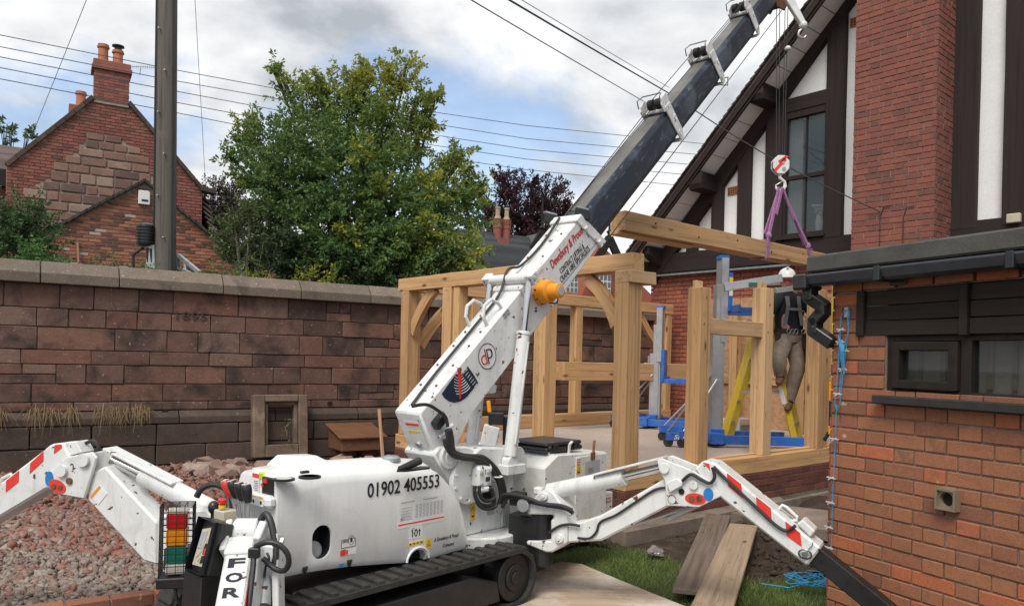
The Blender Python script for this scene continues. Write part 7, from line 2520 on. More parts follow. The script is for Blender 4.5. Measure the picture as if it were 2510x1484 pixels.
# raised hump on the far part of the cover
h0_, h1_ = MC.inverted() @ top(*z3p(770, 290)), MC.inverted() @ top(*z3p(1030, 265))
mb = cmb_(); a, b_ = h0_.x, h1_.x + .03
wz = .24
mb.add([(a, wz - .05, 1.0), (b_ + .07, wz - .05, .99), (b_ + .07, wz + .15, .99), (a, wz + .15, 1.0), (a + .05, wz, 1.062), (b_ - .03, wz, 1.052), (b_ - .03, wz + .11, 1.052), (a + .05, wz + .11, 1.062)], [(3, 2, 1, 0), (4, 5, 6, 7), (0, 1, 5, 4), (1, 2, 6, 5), (2, 3, 7, 6), (3, 0, 4, 7)]); mb.build('cover_hump', 'white_plastic', cov, bevel=.015, smooth=True, seg=2)
c_ = top(*z3p(1610, 285))
mb = MB(); mb.prism([(-.10, 0), (-.06, -.035), (.12, -.035), (.15, 0), (.12, .04), (-.06, .04)], c_ - UP * .004, CD, CL_, UP, .01); mb.build('exhaust_plate', 'black_plastic', cov)
mb = MB(); mb.tube([c_ + CD * -.08 + UP * .012, c_ + CD * .0 + UP * .028, c_ + CD * .07 + UP * .045], [.016, .022, .024], 12); mb.build('exhaust_pipe', 'hose_rubber', cov, smooth=True)
c_ = top(*z3p(1465, 212)); mb = MB(); mb.lathe(c_ - UP * .005, UP, [(0, .055), (.02, .055), (.03, .04)], 16); mb.build('filler_cap', 'galvanised', cov)

# --- lettering and labels on the cover flank
def onc(zp_, off=-.003):
 t_, z_ = CN.uv(*zp_)
 return CN.pt(t_, z_, off)
def cspan(a, b_):
 p, q = onc(a), onc(b_)
 return p, (q - p), (q - p).length
p, v_, ln = cspan(z3p(1280, 502), z3p(1828, 432))
text('01902 405553', 'phone_number', cov, 'ink_black', p, CD, UP, .082, ln, bold=.012, depth=.0015)
p0_, p1_ = CN.uv(*z3p(1512, 690)), CN.uv(*z3p(1872, 465))
t0_, t1_, zb_, zt2 = p0_[0], p1_[0], .615, .775
def lab(name, t0, t1, z0, z1, mat, par=cov, off=-.002, th=.0015):
 mb = MB(); mb.box(CN.pt((t0 + t1) / 2, (z0 + z1) / 2, off), (t1 - t0, th, z1 - z0), (CN.d, CN.n, UP)); return mb.build(name, mat, par)
lc = lab('load_table', t0_, t1_, zb_, zt2, 'sticker_white')
W_ = t1_ - t0_; H_ = zt2 - zb_
lab('table_band', t0_ + .004, t1_ - .002, zb_ + H_ * .10, zb_ + H_ * .15, 'sticker_red', lc, -.0035)
mb = MB()
for r_ in range(10):
 for c_ in range(8):
  x0 = t0_ + W_ * (.36 + .078 * c_); z0 = zb_ + H_ * (.30 + .052 * r_)
  mb.box(CN.pt(x0 + W_ * .03, z0, -.0035), (W_ * .055, .001, H_ * .022), (CN.d, CN.n, UP))
for k in range(9):
 a = .1 + k * .15
 p_, q_ = (t0_ + W_ * .05, zb_ + H_ * .27), (t0_ + W_ * (.05 + .25 * math.cos(a)), zb_ + H_ * (.27 + .5 * math.sin(a)))
 mb.beam(CN.pt(*p_, -.0035), CN.pt(*q_, -.0035), .001, .0012, up=UP)
for k in range(5):
 mb.box(CN.pt(t0_ + W_ * .17, zb_ + H_ * (.28 + .11 * k), -.0035), (W_ * .25, .001, .0015), (CN.d, CN.n, UP))
mb.box(CN.pt(t0_ + W_ * .2, zb_ + H_ * .92, -.0035), (W_ * .28, .001, .006), (CN.d, CN.n, UP)); mb.box(CN.pt(t0_ + W_ * .68, zb_ + H_ * .92, -.0035), (W_ * .3, .001, .006), (CN.d, CN.n, UP))
mb.build('table_print', 'sticker_grey', lc)
p0_, p1_ = CN.uv(*z3p(1608, 825)), CN.uv(*z3p(1702, 690))
nl_ = lab('noise_label', p0_[0], p1_[0], p0_[1] + .005, p1_[1] - .01, 'sticker_white')
a0_ = (p0_[0] + p1_[0]) / 2
text('101', 'noise_figure', nl_, 'ink_black', CN.pt(p0_[0] + .012, p0_[1] + .016, -.0035), CD, UP, .045, .062, bold=.01, depth=.001)
text('L', 'noise_letter', nl_, 'ink_black', CN.pt(a0_ + .002, p1_[1] - .045, -.0035), CD, UP, .018, depth=.001)
text('WA', 'noise_suffix', nl_, 'ink_black', CN.pt(a0_ + .014, p1_[1] - .046, -.0035), CD, UP, .008, depth=.001)
mb = MB(); c_ = CN.pt(p0_[0] + .022, p1_[1] - .036, -.0035); mb.tube([c_ + CD * math.cos(a) * .014 + UP * math.sin(a) * .017 for a in np.linspace(0, 6.283, 9)[:-1]], .0012, 4, closed=True); mb.build('noise_symbol', 'ink_black', nl_)
p, v_, ln = cspan(z3p(1790, 845), z3p(2028, 790))
text('A Dewsbury & Proud', 'company_line', cov, 'ink_black', onc(z3p(1792, 845)), CD, UP, .030, .205, depth=.001)
text('Company', 'company_line', cov, 'ink_black', onc(z3p(1860, 885)), CD, UP, .028, .092, depth=.001)
p = CN.uv(*z3p(1748, 848))
yl = lab('hazard_label', p[0] - .022, p[0] + .022, p[1] - .028, p[1] + .028, 'sticker_yellow')
mb = MB(); c_ = CN.pt(p[0], p[1] + .006, -.0035); tri = [c_ + CD * -.014 - UP * .011, c_ + CD * .014 - UP * .011, c_ + UP * .014]; mb.tube(tri, .0016, 4, closed=True); mb.box(CN.pt(p[0], p[1] - .014, -.0035), (.03, .001, .003), (CN.d, CN.n, UP)); mb.build('hazard_print', 'ink_black', yl)
p, q = CN.uv(*z3p(1595, 862)), CN.uv(*z3p(1712, 832))
y2 = lab('caution_label', p[0], q[0], p[1] - .006, p[1] + .012, 'sticker_yellow')
mb = MB()
for k in range(4):
 x0 = p[0] + (q[0] - p[0]) * (.05 + .24 * k); mb.box(CN.pt(x0 + .008, p[1] + .003, -.0035), (.014, .001, .007), (CN.d, CN.n, UP))
mb.build('caution_print', 'ink_black', y2)
p, q = CN.uv(*z3p(1078, 890)), CN.uv(*z3p(1190, 795))
dl = lab('fuel_label', p[0], q[0], p[1] + .002, q[1] - .004, 'sticker_white')
mb = MB()
for (a, b_, c1, d1) in ((p[0], q[0], p[1] + .002, p[1] + .004), (p[0], q[0], q[1] - .006, q[1] - .004), (p[0], p[0] + .002, p[1] + .002, q[1] - .004), (q[0] - .002, q[0], p[1] + .002, q[1] - .004)):
 mb.box(CN.pt((a + b_) / 2, (c1 + d1) / 2, -.0035), (b_ - a, .001, d1 - c1), (CN.d, CN.n, UP))
c_ = CN.pt(q[0] - .028, (p[1] + q[1]) / 2 + .012, -.0035)
mb.tube([c_ + CD * math.cos(a) * .02 + UP * math.sin(a) * .024 for a in np.linspace(0, 6.283, 17)[:-1]], .0012, 4, closed=True)
mb.box(c_, (.014, .001, .024), (CN.d, CN.n, UP)); mb.build('fuel_symbol', 'ink_black', dl)
text('DIESEL', 'fuel_word', dl, 'ink_black', CN.pt(p[0] + .008, (p[1] + q[1]) / 2 + .004, -.0035), CD, UP, .014, .044, depth=.001)
p, q = CN.uv(*z3p(1072, 948)), CN.uv(*z3p(1196, 900))
rl_ = lab('danger_label', p[0], q[0], p[1], p[1] + .034, 'sticker_white')
lab('danger_band', p[0], p[0] + (q[0] - p[0]) * .33, p[1] + .001, p[1] + .033, 'sticker_red', rl_, -.0035)
lab('danger_band', p[0] + (q[0] - p[0]) * .36, p[0] + (q[0] - p[0]) * .46, p[1] + .004, p[1] + .028, 'sticker_red', rl_, -.0035)
for q in ((805, 1045), (1145, 992)):
 c_ = onc(z3p(*q), -.01); mb = MB(); mb.prism([(-.018, .014), (.018, .014), (.004, -.024), (-.004, -.024)], c_, CD, UP, CL_, .02); mb.build('cover_knob', 'black_plastic', cov, bevel=.004)
c_ = CN.uv(*z3p(1088, 1017)); lab('paint_mark', c_[0] - .012, c_[0] + .014, c_[1] - .008, c_[1] + .008, 'sticker_blue')

# --- turntable and column
mb = cmb_(); mb.cyl((.13, .375, .335), (.13, .375, .415), .325, seg=40); tt_ = mb.build('turntable', 'white_paint', cr_, bevel=.012, smooth=True)
mb = cmb_(); mb.cyl((.13, .375, .27), (.13, .375, .334), .30, seg=36); mb.build('slew_ring', 'black_steel', tt_)
colp = [(-.16, .416), (.37, .416), (.345, .66), (.375, .68), (.375, .86), (.30, .98), (.06, 1.0), (-.02, .99), (-.12, 1.02), (-.37, 1.035), (-.42, .985), (-.30, .84), (-.19, .70)]
mb = cmb_(); mb.prism(colp, (0, .225, 0), (1, 0, 0), (0, 0, 1), (0, 1, 0), .30); col = mb.build('column', 'white_paint', cr_, bevel=.012, smooth=True)
mb = cmb_(); mb.cyl((.02, .20, .9), (.02, .55, .9), .105, seg=28); mb.build('winch_drum_cover', 'white_paint', col, bevel=.008, smooth=True)
mb = cmb_(); mb.cyl((-.12, .185, .80), (-.12, .224, .80), .165, seg=32); fl_ = mb.build('gear_flange', 'white_paint', col, bevel=.006, smooth=True)
for k in range(10):
 a = k * .628 + .3
 mb = cmb_(); mb.cyl((-.12 + .14 * math.cos(a), .176, .80 + .14 * math.sin(a)), (-.12 + .14 * math.cos(a), .186, .80 + .14 * math.sin(a)), .010, seg=8); mb.build('bolt', 'white_paint', fl_)
mb = cmb_(); mb.bb((-.115, .115, .755), (.02, .185, .885)); mb.cyl((-.11, .15, .87), (.03, .15, .87), .032, seg=16); mb.bb((-.10, .105, .72), (.0, .17, .756)); mo_ = mb.build('winch_motor', 'white_paint', col, bevel=.012, smooth=True)
for a, b_ in ((-.09, .85), (-.02, .85), (-.09, .775), (-.015, .775)):
 mb = cmb_(); mb.cyl((a, .10, b_), (a, .116, b_), .012, seg=8); mb.build('bolt', 'galvanised', mo_)
mb = cmb_(); mb.bb((-.045, .112, .79), (-.005, .1145, .82)); mb.build('motor_plate', 'black_plastic', mo_)
mb = cmb_(); mb.cyl((-.30, .195, .965), (-.30, .224, .965), .078, seg=26); mb.cyl((-.30, .183, .965), (-.30, .195, .965), .05, seg=20); mb.build('boom_pivot', 'white_paint', col, bevel=.005, smooth=True)
CV = cpl(.2)
def onv(pl_, zp_, off=0.0):
 t_, z_ = pl_.uv(*zp_); return pl_.pt(t_, z_, off)
p = cpl(.222).uv(*zap(752, 1140))
mb = cmb_(); mb.bb((p[0] - .022, .2205, p[1] - .058), (p[0] + .022, .2235, p[1] + .05)); wl_ = mb.build('hazard_label', 'sticker_yellow', col)
mb = cmb_()
c_ = (p[0], .219, p[1] + .018); mb.tube([(c_[0] - .014, .219, c_[2] - .012), (c_[0] + .014, .219, c_[2] - .012), (c_[0], .219, c_[2] + .014)], .0016, 4, closed=True); mb.bb((p[0] - .012, .2185, p[1] - .04), (p[0] + .012, .2198, p[1] - .03)); mb.build('hazard_print', 'ink_black', wl_)
p = cpl(.222).uv(*zap(940, 1140)); mb = cmb_(); mb.bb((p[0] - .035, .2205, p[1] - .025), (p[0] + .035, .2235, p[1] + .02)); mb.build('maker_plate', 'sticker_grey', col)
p = cpl(.222).uv(*zap(735, 1038)); mb = cmb_(); mb.bb((p[0] - .01, .2205, p[1] - .012), (p[0] + .012, .2235, p[1] + .012)); mb.build('small_plate', 'sticker_navy', col)
# dark opening in the column with hose coils
p = cpl(.222).uv(*zap(900, 960)); mb = cmb_(); mb.cyl((p[0], .2215, p[1]), (p[0], .2245, p[1]), .062, seg=20); mb.build('hose_opening', 'void', col)

def hose(pts, r_, par=None, name='hose', mat='hose_rubber'):
 P_ = [Vector(p) for p in pts]
 out = []
 n = len(P_)
 for i in range(n - 1):
  a, b_, c_, d_ = P_[max(0, i - 1)], P_[i], P_[i + 1], P_[min(n - 1, i + 2)]
  for s in np.linspace(0, 1, 7)[:-1]:
   out.append(.5 * ((2 * b_) + (c_ - a) * s + (2 * a - 5 * b_ + 4 * c_ - d_) * s ** 2 + (3 * b_ - a - 3 * c_ + d_) * s ** 3))
 out.append(P_[-1])
 mb = MB(); mb.tube(out, r_, 10); return mb.build(name, mat, par or cr_, smooth=True)

def hz_(w, lst): return [onv(cpl(w), zap(*q)) for q in lst]
hose(hz_(.16, [(500, 300), (520, 400), (540, 530), (620, 575), (720, 590), (850, 600), (960, 690), (1030, 800), (1065, 930), (1070, 1060)]), .026, col)
hose(hz_(.14, [(465, 400), (480, 470), (530, 540), (640, 590), (760, 605), (880, 650), (985, 780), (1035, 900), (1050, 1050)]), .017, col)
hose(hz_(.17, [(130, 60), (280, 45), (400, 110), (470, 170), (495, 270)]), .011, cr_)
hose(hz_(.1, [(775, 880), (775, 980), (820, 1060), (900, 1090), (970, 1060), (960, 960), (930, 900)]), .014, col)
hose(hz_(.09, [(820, 880), (825, 970), (870, 1030), (940, 1030), (980, 1000)]), .013, col)
hose(hz_(.085, [(770, 930), (800, 1060), (880, 1120), (980, 1100), (1000, 1050)]), .011, col)
mb = MB(); q = onv(cpl(.13), zap(1010, 785)); mb.tube([q + (CD * math.cos(a) + CL_ * math.sin(a)) * .032 for a in np.linspace(0, 6.283, 17)[:-1]], .005, 5, closed=True); mb.build('cable_tie', 'sticker_white', col)
for k, (x0, x1) in enumerate(((1065, 1055), (1085, 1080), (1105, 1100), (1125, 1130))):
 hose(hz_(.15 + .02 * k, [(x0, 1030), (x0, 1120), (x1, 1210), (x1 - 5, 1290)]), .010, col, 'hose_fitting', 'galvanised')

# --- boom
E_ = (.743, .669); N_ = (-.669, .743)
def bpnt(s, p, w):
 return MC @ Vector((E_[0] * s + N_[0] * p, w, E_[1] * s + N_[1] * p))
BE = (CD * E_[0] + UP * E_[1]).normalized(); BN = (CD * N_[0] + UP * N_[1]).normalized()
def sp(zp_, w=.25):
 t_, z_ = cpl(w).uv(*zp_); return (t_ * E_[0] + z_ * E_[1], t_ * N_[0] + z_ * N_[1])
MBm = Matrix((BE, CL_, BN)).transposed().to_4x4(); MBm.translation = CO
def bmb(): return MB(MBm)
boom = bpy.data.objects.new('boom', None); link(boom, Matrix.Translation(bpnt(.5, 1.1, .375)), cr_)
base_poly = [(.445, 1.285), (2.66, 1.285), (2.80, .955), (.80, .945), (.66, .915), (.52, .875), (.40, .885), (.365, .93), (.40, 1.10)]
mb = bmb(); mb.prism(base_poly, (0, .25, 0), (1, 0, 0), (0, 0, 1), (0, 1, 0), .25); bs_ = mb.build('base_section', 'white_paint', boom, bevel=.012, smooth=True)
# collar at the head of the base section
mb = bmb(); mb.prism([(2.60, 1.305), (2.70, 1.305), (2.86, .93), (2.76, .93)], (0, .238, 0), (1, 0, 0), (0, 0, 1), (0, 1, 0), .274); mb.build('head_collar', 'white_paint', boom, bevel=.008)
for p_, s_ in ((1.22, 2.67), (1.03, 2.76)):
 mb = bmb(); mb.tube([(s_ + math.cos(a) * .035, .232, p_ + math.sin(a) * .035) for a in np.linspace(2.2, 5.4, 9)], .007, 6); mb.build('collar_hook', 'white_paint', boom)
mb = bmb(); mb.bb((1.72, .232, 1.18), (1.88, .518, 1.31)); mb.bb((1.78, .24, 1.25), (2.05, .51, 1.297)); mb.build('trunnion_block', 'white_paint', boom, bevel=.012)
mb = bmb(); mb.cyl((1.80, .13, 1.335), (1.80, .62, 1.335), .038, seg=20); mb.bb((1.765, .13, 1.29), (1.845, .2, 1.375)); mb.bb((1.765, .55, 1.29), (1.845, .62, 1.375)); mb.build('trunnion_bar', 'white_paint', boom, bevel=.006, smooth=True)
# extension sections
secs = [(2.55, 4.52, .960, 1.276, .257, .493), (4.4, 5.68, .968, 1.262, .265, .485), (5.5, 6.84, .978, 1.248, .274, .476), (6.7, 7.78, .99, 1.232, .284, .466)]
for s0, s1, p0_, p1_, w0, w1 in secs:
 c_ = (p1_ - p0_) * .22; e_ = (w1 - w0) * .22
 poly = [(w0 + e_, p0_), (w1 - e_, p0_), (w1, p0_ + c_), (w1, p1_ - c_ * .6), (w1 - e_ * .6, p1_), (w0 + e_ * .6, p1_), (w0, p1_ - c_ * .6), (w0, p0_ + c_)]
 mb = bmb(); mb.prism(poly, (s0, 0, 0), (0, 1, 0), (0, 0, 1), (1, 0, 0), s1 - s0)
 V = np.array(mb.v); me = bpy.data.meshes.new('boom_section')
 loc = MBm.inverted()
 cent = Vector(V.mean(0))
 Mw = Matrix((BE, CL_, BN)).transposed().to_4x4(); Mw.translation = cent
 me.from_pydata([tuple(Mw.inverted() @ Vector(v)) for v in mb.v], [], mb.f)
 bm = bmesh.new(); bm.from_mesh(me); bmesh.ops.bevel(bm, geom=[e for e in bm.edges if e.calc_face_angle(0) > .3], offset=.006, segments=1, affect='EDGES'); bm.to_mesh(me); bm.free()
 me.materials.append(MATS['boom_black'])
 link(bpy.data.objects.new('boom_section', me), Mw, boom)
 mb = bmb(); mb.bb((max(s0, 2.72) + .1, w0 + e_ * .7, p1_ + .0005), (s1 - .12, w1 - e_ * .7, p1_ + .003)); mb.build('sky_lit_top', 'boom_top_sky_tone', boom)  # thin pale plate painting in the sky reflected by the section top
 # collar of the section with its sheave bracket
 if s1 < 7.7:
  mb = bmb()
  for w_ in (w0 - .016, w1 + .002):
   mb.prism([(s1 - .10, p1_ + .06), (s1 + .02, p1_ + .06), (s1 + .08, p0_ + .06), (s1 + .05, p0_ - .02), (s1 - .0, p0_ - .02), (s1 - .04, p0_ + .1)], (0, w_, 0), (1, 0, 0), (0, 0, 1), (0, 1, 0), .014)
  mb.bb((s1 - .07, w0 - .016, p1_ + .003), (s1 + .01, w1 + .016, p1_ + .02))
  mb.bb((s1 - .02, w0 - .01, p0_ - .02), (s1 + .04, w1 + .01, p0_ - .004))
  cl2 = mb.build('section_collar', 'white_paint', boom, bevel=.004)
  mb = bmb(); mb.prism([(s1 - .12, p1_ + .02), (s1 + .0, p1_ + .02), (s1 + .03, p1_ + .13), (s1 - .0, p1_ + .155), (s1 - .10, p1_ + .15), (s1 - .13, p1_ + .10)], (0, w0 - .012, 0), (1, 0, 0), (0, 0, 1), (0, 1, 0), .012)
  mb.prism([(s1 - .12, p1_ + .02), (s1 + .0, p1_ + .02), (s1 + .02, p1_ + .10), (s1 - .02, p1_ + .13), (s1 - .10, p1_ + .11)], (0, w1 - .022, 0), (1, 0, 0), (0, 0, 1), (0, 1, 0), .012)
  mb.build('sheave_bracket', 'white_paint', cl2, bevel=.003)
  for w_ in (w0 + .03, w0 + .11):
   mb = bmb(); mb.cyl((s1 - .05, w_, p1_ + .085), (s1 - .05, w_ + .05, p1_ + .085), .05, seg=18); mb.build('sheave', 'black_steel', cl2)
  mb = bmb(); mb.tube([(s1 - .12, w0, p1_ + .1), (s1 - .10, w0, p1_ + .17), (s1 - .02, w0 + .02, p1_ + .17), (s1 - .02, w1 - .02, p1_ + .17), (s1 - .10, w1, p1_ + .17), (s1 - .12, w1, p1_ + .1)], .006, 6); mb.build('rope_guard', 'steel', cl2)
  for w_ in (w0 - .018,):
   for k in (0, .16):
    mb = bmb(); mb.tube([(s1 + .02 + math.cos(a) * .022, w_, p0_ + .06 + k + math.sin(a) * .025) for a in np.linspace(1.5, 5, 8)], .005, 5); mb.build('collar_hook', 'white_paint', cl2)
mb = bmb(); mb.tube([(5.72, .27, 1.0), (5.86, .27, .94), (5.80, .27, .88), (5.66, .27, .95)], .006, 6); mb.build('rope_guide', 'steel', boom)
c_ = sp(z7x := (((1500 + .4312 * 548) / 1.0203), (.4312 * 565) / 1.0203), .27)
mb = bmb(); mb.bb((c_[0] - .05, .274, c_[1] - .02), (c_[0] + .05, .2785, c_[1] + .015)); mb.build('wear_label', 'cream_paint', boom)
# head with sheaves, ropes
mb = bmb(); mb.prism([(7.62, 1.22), (7.95, 1.20), (8.05, 1.05), (7.95, .88), (7.80, .86), (7.62, .98)], (0, .28, 0), (1, 0, 0), (0, 0, 1), (0, 1, 0), .02); mb.prism([(7.62, 1.22), (7.95, 1.20), (8.05, 1.05), (7.95, .88), (7.80, .86), (7.62, .98)], (0, .45, 0), (1, 0, 0), (0, 0, 1), (0, 1, 0), .02); mb.bb((7.62, .30, 1.19), (7.95, .45, 1.215)); mb.build('boom_head', 'rust', boom, bevel=.004)
for w_ in (.315, .36, .405):
 mb = bmb(); mb.cyl((7.88, w_, .98), (7.88, w_ + .025, .98), .10, seg=22); mb.build('head_sheave', 'black_steel', boom)
tipz = at(1915, 20, 9.3).z
BK = FB.hit(1912, 405)                          # centre of the hook block
for k, (px_t, px_b) in enumerate(((1903, 1903), (1911, 1909), (1925, 1917), (1932, 1922))):
 mb = MB(); mb.tube([at(px_t, -22, BK.y + .02 * k), at(px_b, 392, BK.y + .0)], .0045, 5); mb.build('hoist_rope', 'wire_rope', boom)
mb = MB(); c_ = at(1931, 118, BK.y); mb.lathe(c_ - UP * .02, UP, [(0, .035), (.015, .04), (.04, .02)], 10); mb.build('anti_two_block_weight', 'sticker_white', boom)
# auxiliary searcher hook folded at the head
a, b_ = at(1928, -10, 9.0), at(1968, 62, 9.0)
mb = MB(); mb.beam(a, b_, .07, .10, up=(1, 0, 0), h2=.06); mb.ball(b_, .05, 10, 8); so_ = mb.build('searcher_arm', 'white_paint', boom, bevel=.006)
hp_ = at(1966, 84, 9.0)
mb = MB(); mb.tube([hp_ + Vector((math.cos(a) * .045, 0, math.sin(a) * .05)) for a in np.linspace(1.6, 6.0, 14)], [.016] * 10 + [.014, .012, .010, .006], 8); mb.build('searcher_hook', 'steel', so_)
for s0, s1, dp in ((2.7, 4.47, .05), (2.7, 4.47, .08), (4.47, 5.63, .085), (4.47, 5.63, .11), (5.63, 6.79, .085), (5.63, 6.79, .105)):
 w_ = .32 if int(dp * 1000) % 2 else .43
 mb = bmb(); mb.tube([(s0, w_, 1.262 + (.02 if s0 < 3 else dp)), (s1, w_, 1.24 + dp + .02)], .004, 5); mb.build('extension_rope', 'wire_rope', boom)
mb = bmb(); mb.tube([(2.85, .26, .92), (7.85, .30, .885)], .0045, 5); mb.build('hoist_line', 'wire_rope', boom)
# lift cylinders
for w_, nm in ((.185, 'near'), (.565, 'far')):
 lo, hi = MC @ Vector((.275, w_, .885)), bpnt(1.80, 1.335, w_)
 d_ = (hi - lo)
 m_ = lo + d_ * .70
 mb = MB(); mb.cyl(lo + d_ * .03, m_, .047, seg=24); mb.cyl(m_ - d_ * .015, m_ + d_ * .005, .053, seg=24); mb.cyl(lo + CL_ * -.035, lo + CL_ * .035, .05, seg=20); lc_ = mb.build('lift_cylinder', 'white_paint', boom, bevel=.004, smooth=True)
 mb = MB(); mb.cyl(m_, hi - d_ * .02, .026, seg=20); mb.build('piston_rod', 'chrome', lc_, smooth=True)
 mb = MB(); mb.tube([lo + d_ * .1 - CD * .02 - CL_ * .05, m_ - d_ * .05 - CL_ * .055], .008, 6); mb.build('oil_pipe', 'white_paint', lc_)
 mb = cmb_(); mb.bb((.20, w_ - .05, .80), (.40, w_ + .05, .87)); mb.build('cylinder_foot', 'white_paint', col, bevel=.006)
# orange motor
c_ = sp(z5p(1205, 1130), .2)
mb = bmb(); mb.lathe((c_[0], .252, c_[1]), (0, -1, 0), [(0, .098), (.03, .098), (.034, .088), (.10, .085), (.11, .07), (.11, .060), (.19, .055), (.195, .045)], 28); om = mb.build('hose_reel_motor', 'orange_paint', boom, smooth=True)
for k in range(8):
 a = k * .785
 mb = bmb(); mb.cyl((c_[0] + .092 * math.cos(a), .236, c_[1] + .092 * math.sin(a)), (c_[0] + .092 * math.cos(a), .218, c_[1] + .092 * math.sin(a)), .007, seg=7); mb.build('bolt', 'black_steel', om)
mb = bmb(); mb.cyl((c_[0], .056, c_[1]), (c_[0], .052, c_[1]), .034, seg=16); mb.build('motor_label', 'sticker_grey', om)
hose([bpnt(c_[0] - .02, c_[1] - .09, .2), bpnt(c_[0] + .03, c_[1] - .13, .17), bpnt(c_[0] + .10, c_[1] - .11, .2)], .006, boom)
# arch handles on top of the boom
for w_ in (.29, .46):
 s_ = 1.42
 mb = bmb(); mb.tube([(s_ - .10, w_, 1.28), (s_ - .09, w_, 1.36), (s_ - .03, w_, 1.41), (s_ + .05, w_, 1.40), (s_ + .09, w_, 1.34), (s_ + .10, w_, 1.28)], .013, 8); mb.build('arch_handle', 'white_paint', boom, smooth=True)
# cable along the boom top
hose([bpnt(.50, 1.30, .36), bpnt(.8, 1.305, .375), bpnt(1.3, 1.305, .38), bpnt(1.65, 1.31, .39), bpnt(1.85, 1.385, .40), bpnt(2.0, 1.32, .40), bpnt(2.3, 1.30, .40), bpnt(2.65, 1.32, .42)], .010, boom, 'boom_cable')
for s_ in (.7, .9, 1.1, 1.25, 2.15, 2.45):
 for w_ in (.30, .45):
  mb = bmb(); mb.cyl((s_, w_, 1.285), (s_, w_, 1.293), .009, seg=8); mb.build('bolt', 'rust', boom)
# work lights at the head
for px, py, Y in ((1350, 537, 6.35), (1427, 525, 6.15)):
 c_ = at(px, py, Y)
 mb = MB(); mb.box(c_, (.11, .07, .09), (Vector((.94, .3, -.15)).normalized(), Vector((-.3, .94, .1)).normalized(), UP)); wk = mb.build('work_light', 'black_plastic', boom, bevel=.012)
 mb = MB(); mb.box(c_ + UP * .048 + Vector((-.005, .0, 0)), (.10, .06, .012), (Vector((.94, .3, -.15)).normalized(), Vector((-.3, .94, .1)).normalized(), UP)); mb.build('light_rim', 'galvanised', wk)
 mb = MB(); mb.beam(c_ - UP * .03, c_ - UP * .03 + (bpnt(2.55, 1.3, .4) - c_) * .6, .02, .02); mb.build('light_arm', 'steel', wk)
# rear end details of the boom
def rear(w, p_):
 a, b_ = (.445, 1.285), (.365, .93)
 k = (p_ - b_[1]) / (a[1] - b_[1]); return bpnt(b_[0] + (a[0] - b_[0]) * k - .004, p_, w)
mb = MB()
q = [rear(.29, 1.24), rear(.46, 1.24), rear(.46, 1.12), rear(.29, 1.12)]
for nm, pa, pb, wa, wb_, mt in (('data_plate', 1.03, 1.23, .285, .42, 'white_box_paint'), ('label_band', 1.20, 1.215, .29, .415, 'sticker_red'), ('label_band', 1.15, 1.16, .29, .415, 'sticker_yellow')):
 n_ = (rear(.3, 1.2) - rear(.3, 1.0)).normalized(); out_ = -BE
 vs = [rear(wa, pa), rear(wb_, pa), rear(wb_, pb), rear(wa, pb)]
 off = .003 if nm == 'data_plate' else .006
 mb = MB(); mb.add([v + out_ * off for v in vs] + [v + out_ * (off + .002) for v in vs], [(0, 1, 2, 3), (7, 6, 5, 4), (0, 4, 5, 1), (1, 5, 6, 2), (2, 6, 7, 3), (3, 7, 4, 0)]); mb.build(nm, mt, boom)
c_ = rear(.36, 1.06); mb = MB(); mb.cyl(c_, c_ - BE * .02, .022, seg=14); mb.build('rear_bolt', 'galvanised', boom)
c_ = sp(zap(395, 205), .24)
mb = bmb(); mb.bb((c_[0] - .06, .195, c_[1] - .035), (c_[0] + .05, .25, c_[1] + .035)); mb.build('angle_sensor', 'black_plastic', boom, bevel=.01)
for q in ((420, 345), (465, 285)):
 c_ = sp(zap(*q), .24); mb = bmb(); mb.cyl((c_[0] - .03, .23, c_[1]), (c_[0] + .05, .22, c_[1] - .02), .014, seg=10); mb.build('hose_fitting', 'white_paint', boom)
# logo, chart and lettering on the boom flank
def bl(zp_, off=.2475):
 s_, p_ = sp(zp_, .25); return bpnt(s_, p_, off)
cL = sp(z4p(590, 618), .25)
mb = bmb(); mb.tube([(cL[0] + math.cos(a) * .088, .2485, cL[1] + math.sin(a) * .088) for a in np.linspace(0, 6.283, 41)[:-1]], .0035, 4, closed=True); lg = mb.build('logo_ring', 'ink_black', boom)
mb = bmb(); mb.prism([(cL[0] + math.cos(a) * .086, cL[1] + math.sin(a) * .086) for a in np.linspace(0, 6.283, 41)[:-1]], (0, .2485, 0), (1, 0, 0), (0, 0, 1), (0, 1, 0), .001); mb.build('logo_ground', 'sticker_white', boom)
xa = (CD * math.cos(R(22)) + UP * math.sin(R(22))); ya = (CD * -math.sin(R(10)) + UP * math.cos(R(10)))
cw_ = bpnt(cL[0], cL[1], .2475)
text('d', 'logo_letter', lg, 'ink_red', cw_ - xa * .062 - ya * .045, xa, xa.cross(CL_) * 1 if False else UP.lerp(BN, .35), .105, .056, bold=-.01, depth=.0015)
text('p', 'logo_letter', lg, 'ink_black', cw_ + xa * .006 - ya * .058, xa, UP.lerp(BN, .35), .105, .056, bold=-.01, depth=.0015)
fan = [sp(z4p(*q), .25) for q in ((308, 850), (322, 872), (350, 895), (385, 905), (420, 897), (450, 880), (470, 860), (533, 782), (500, 725), (468, 680), (430, 735), (395, 728), (360, 775))]
mb = bmb(); mb.prism(fan, (0, .2465, 0), (1, 0, 0), (0, 0, 1), (0, 1, 0), .0025); fo = mb.build('load_chart', 'sticker_navy', boom)
pv = sp(z4p(412, 700), .25)
mb = bmb()
for k in range(7):
 r_ = .055 + .018 * k
 a0 = -1.3 - .5 * (k / 6);
 mb.tube([(pv[0] + math.cos(a) * r_, .246, pv[1] + math.sin(a) * r_) for a in np.linspace(-2.95 + .09 * k, -1.55 + .0 * k, 12)], .0022, 4)
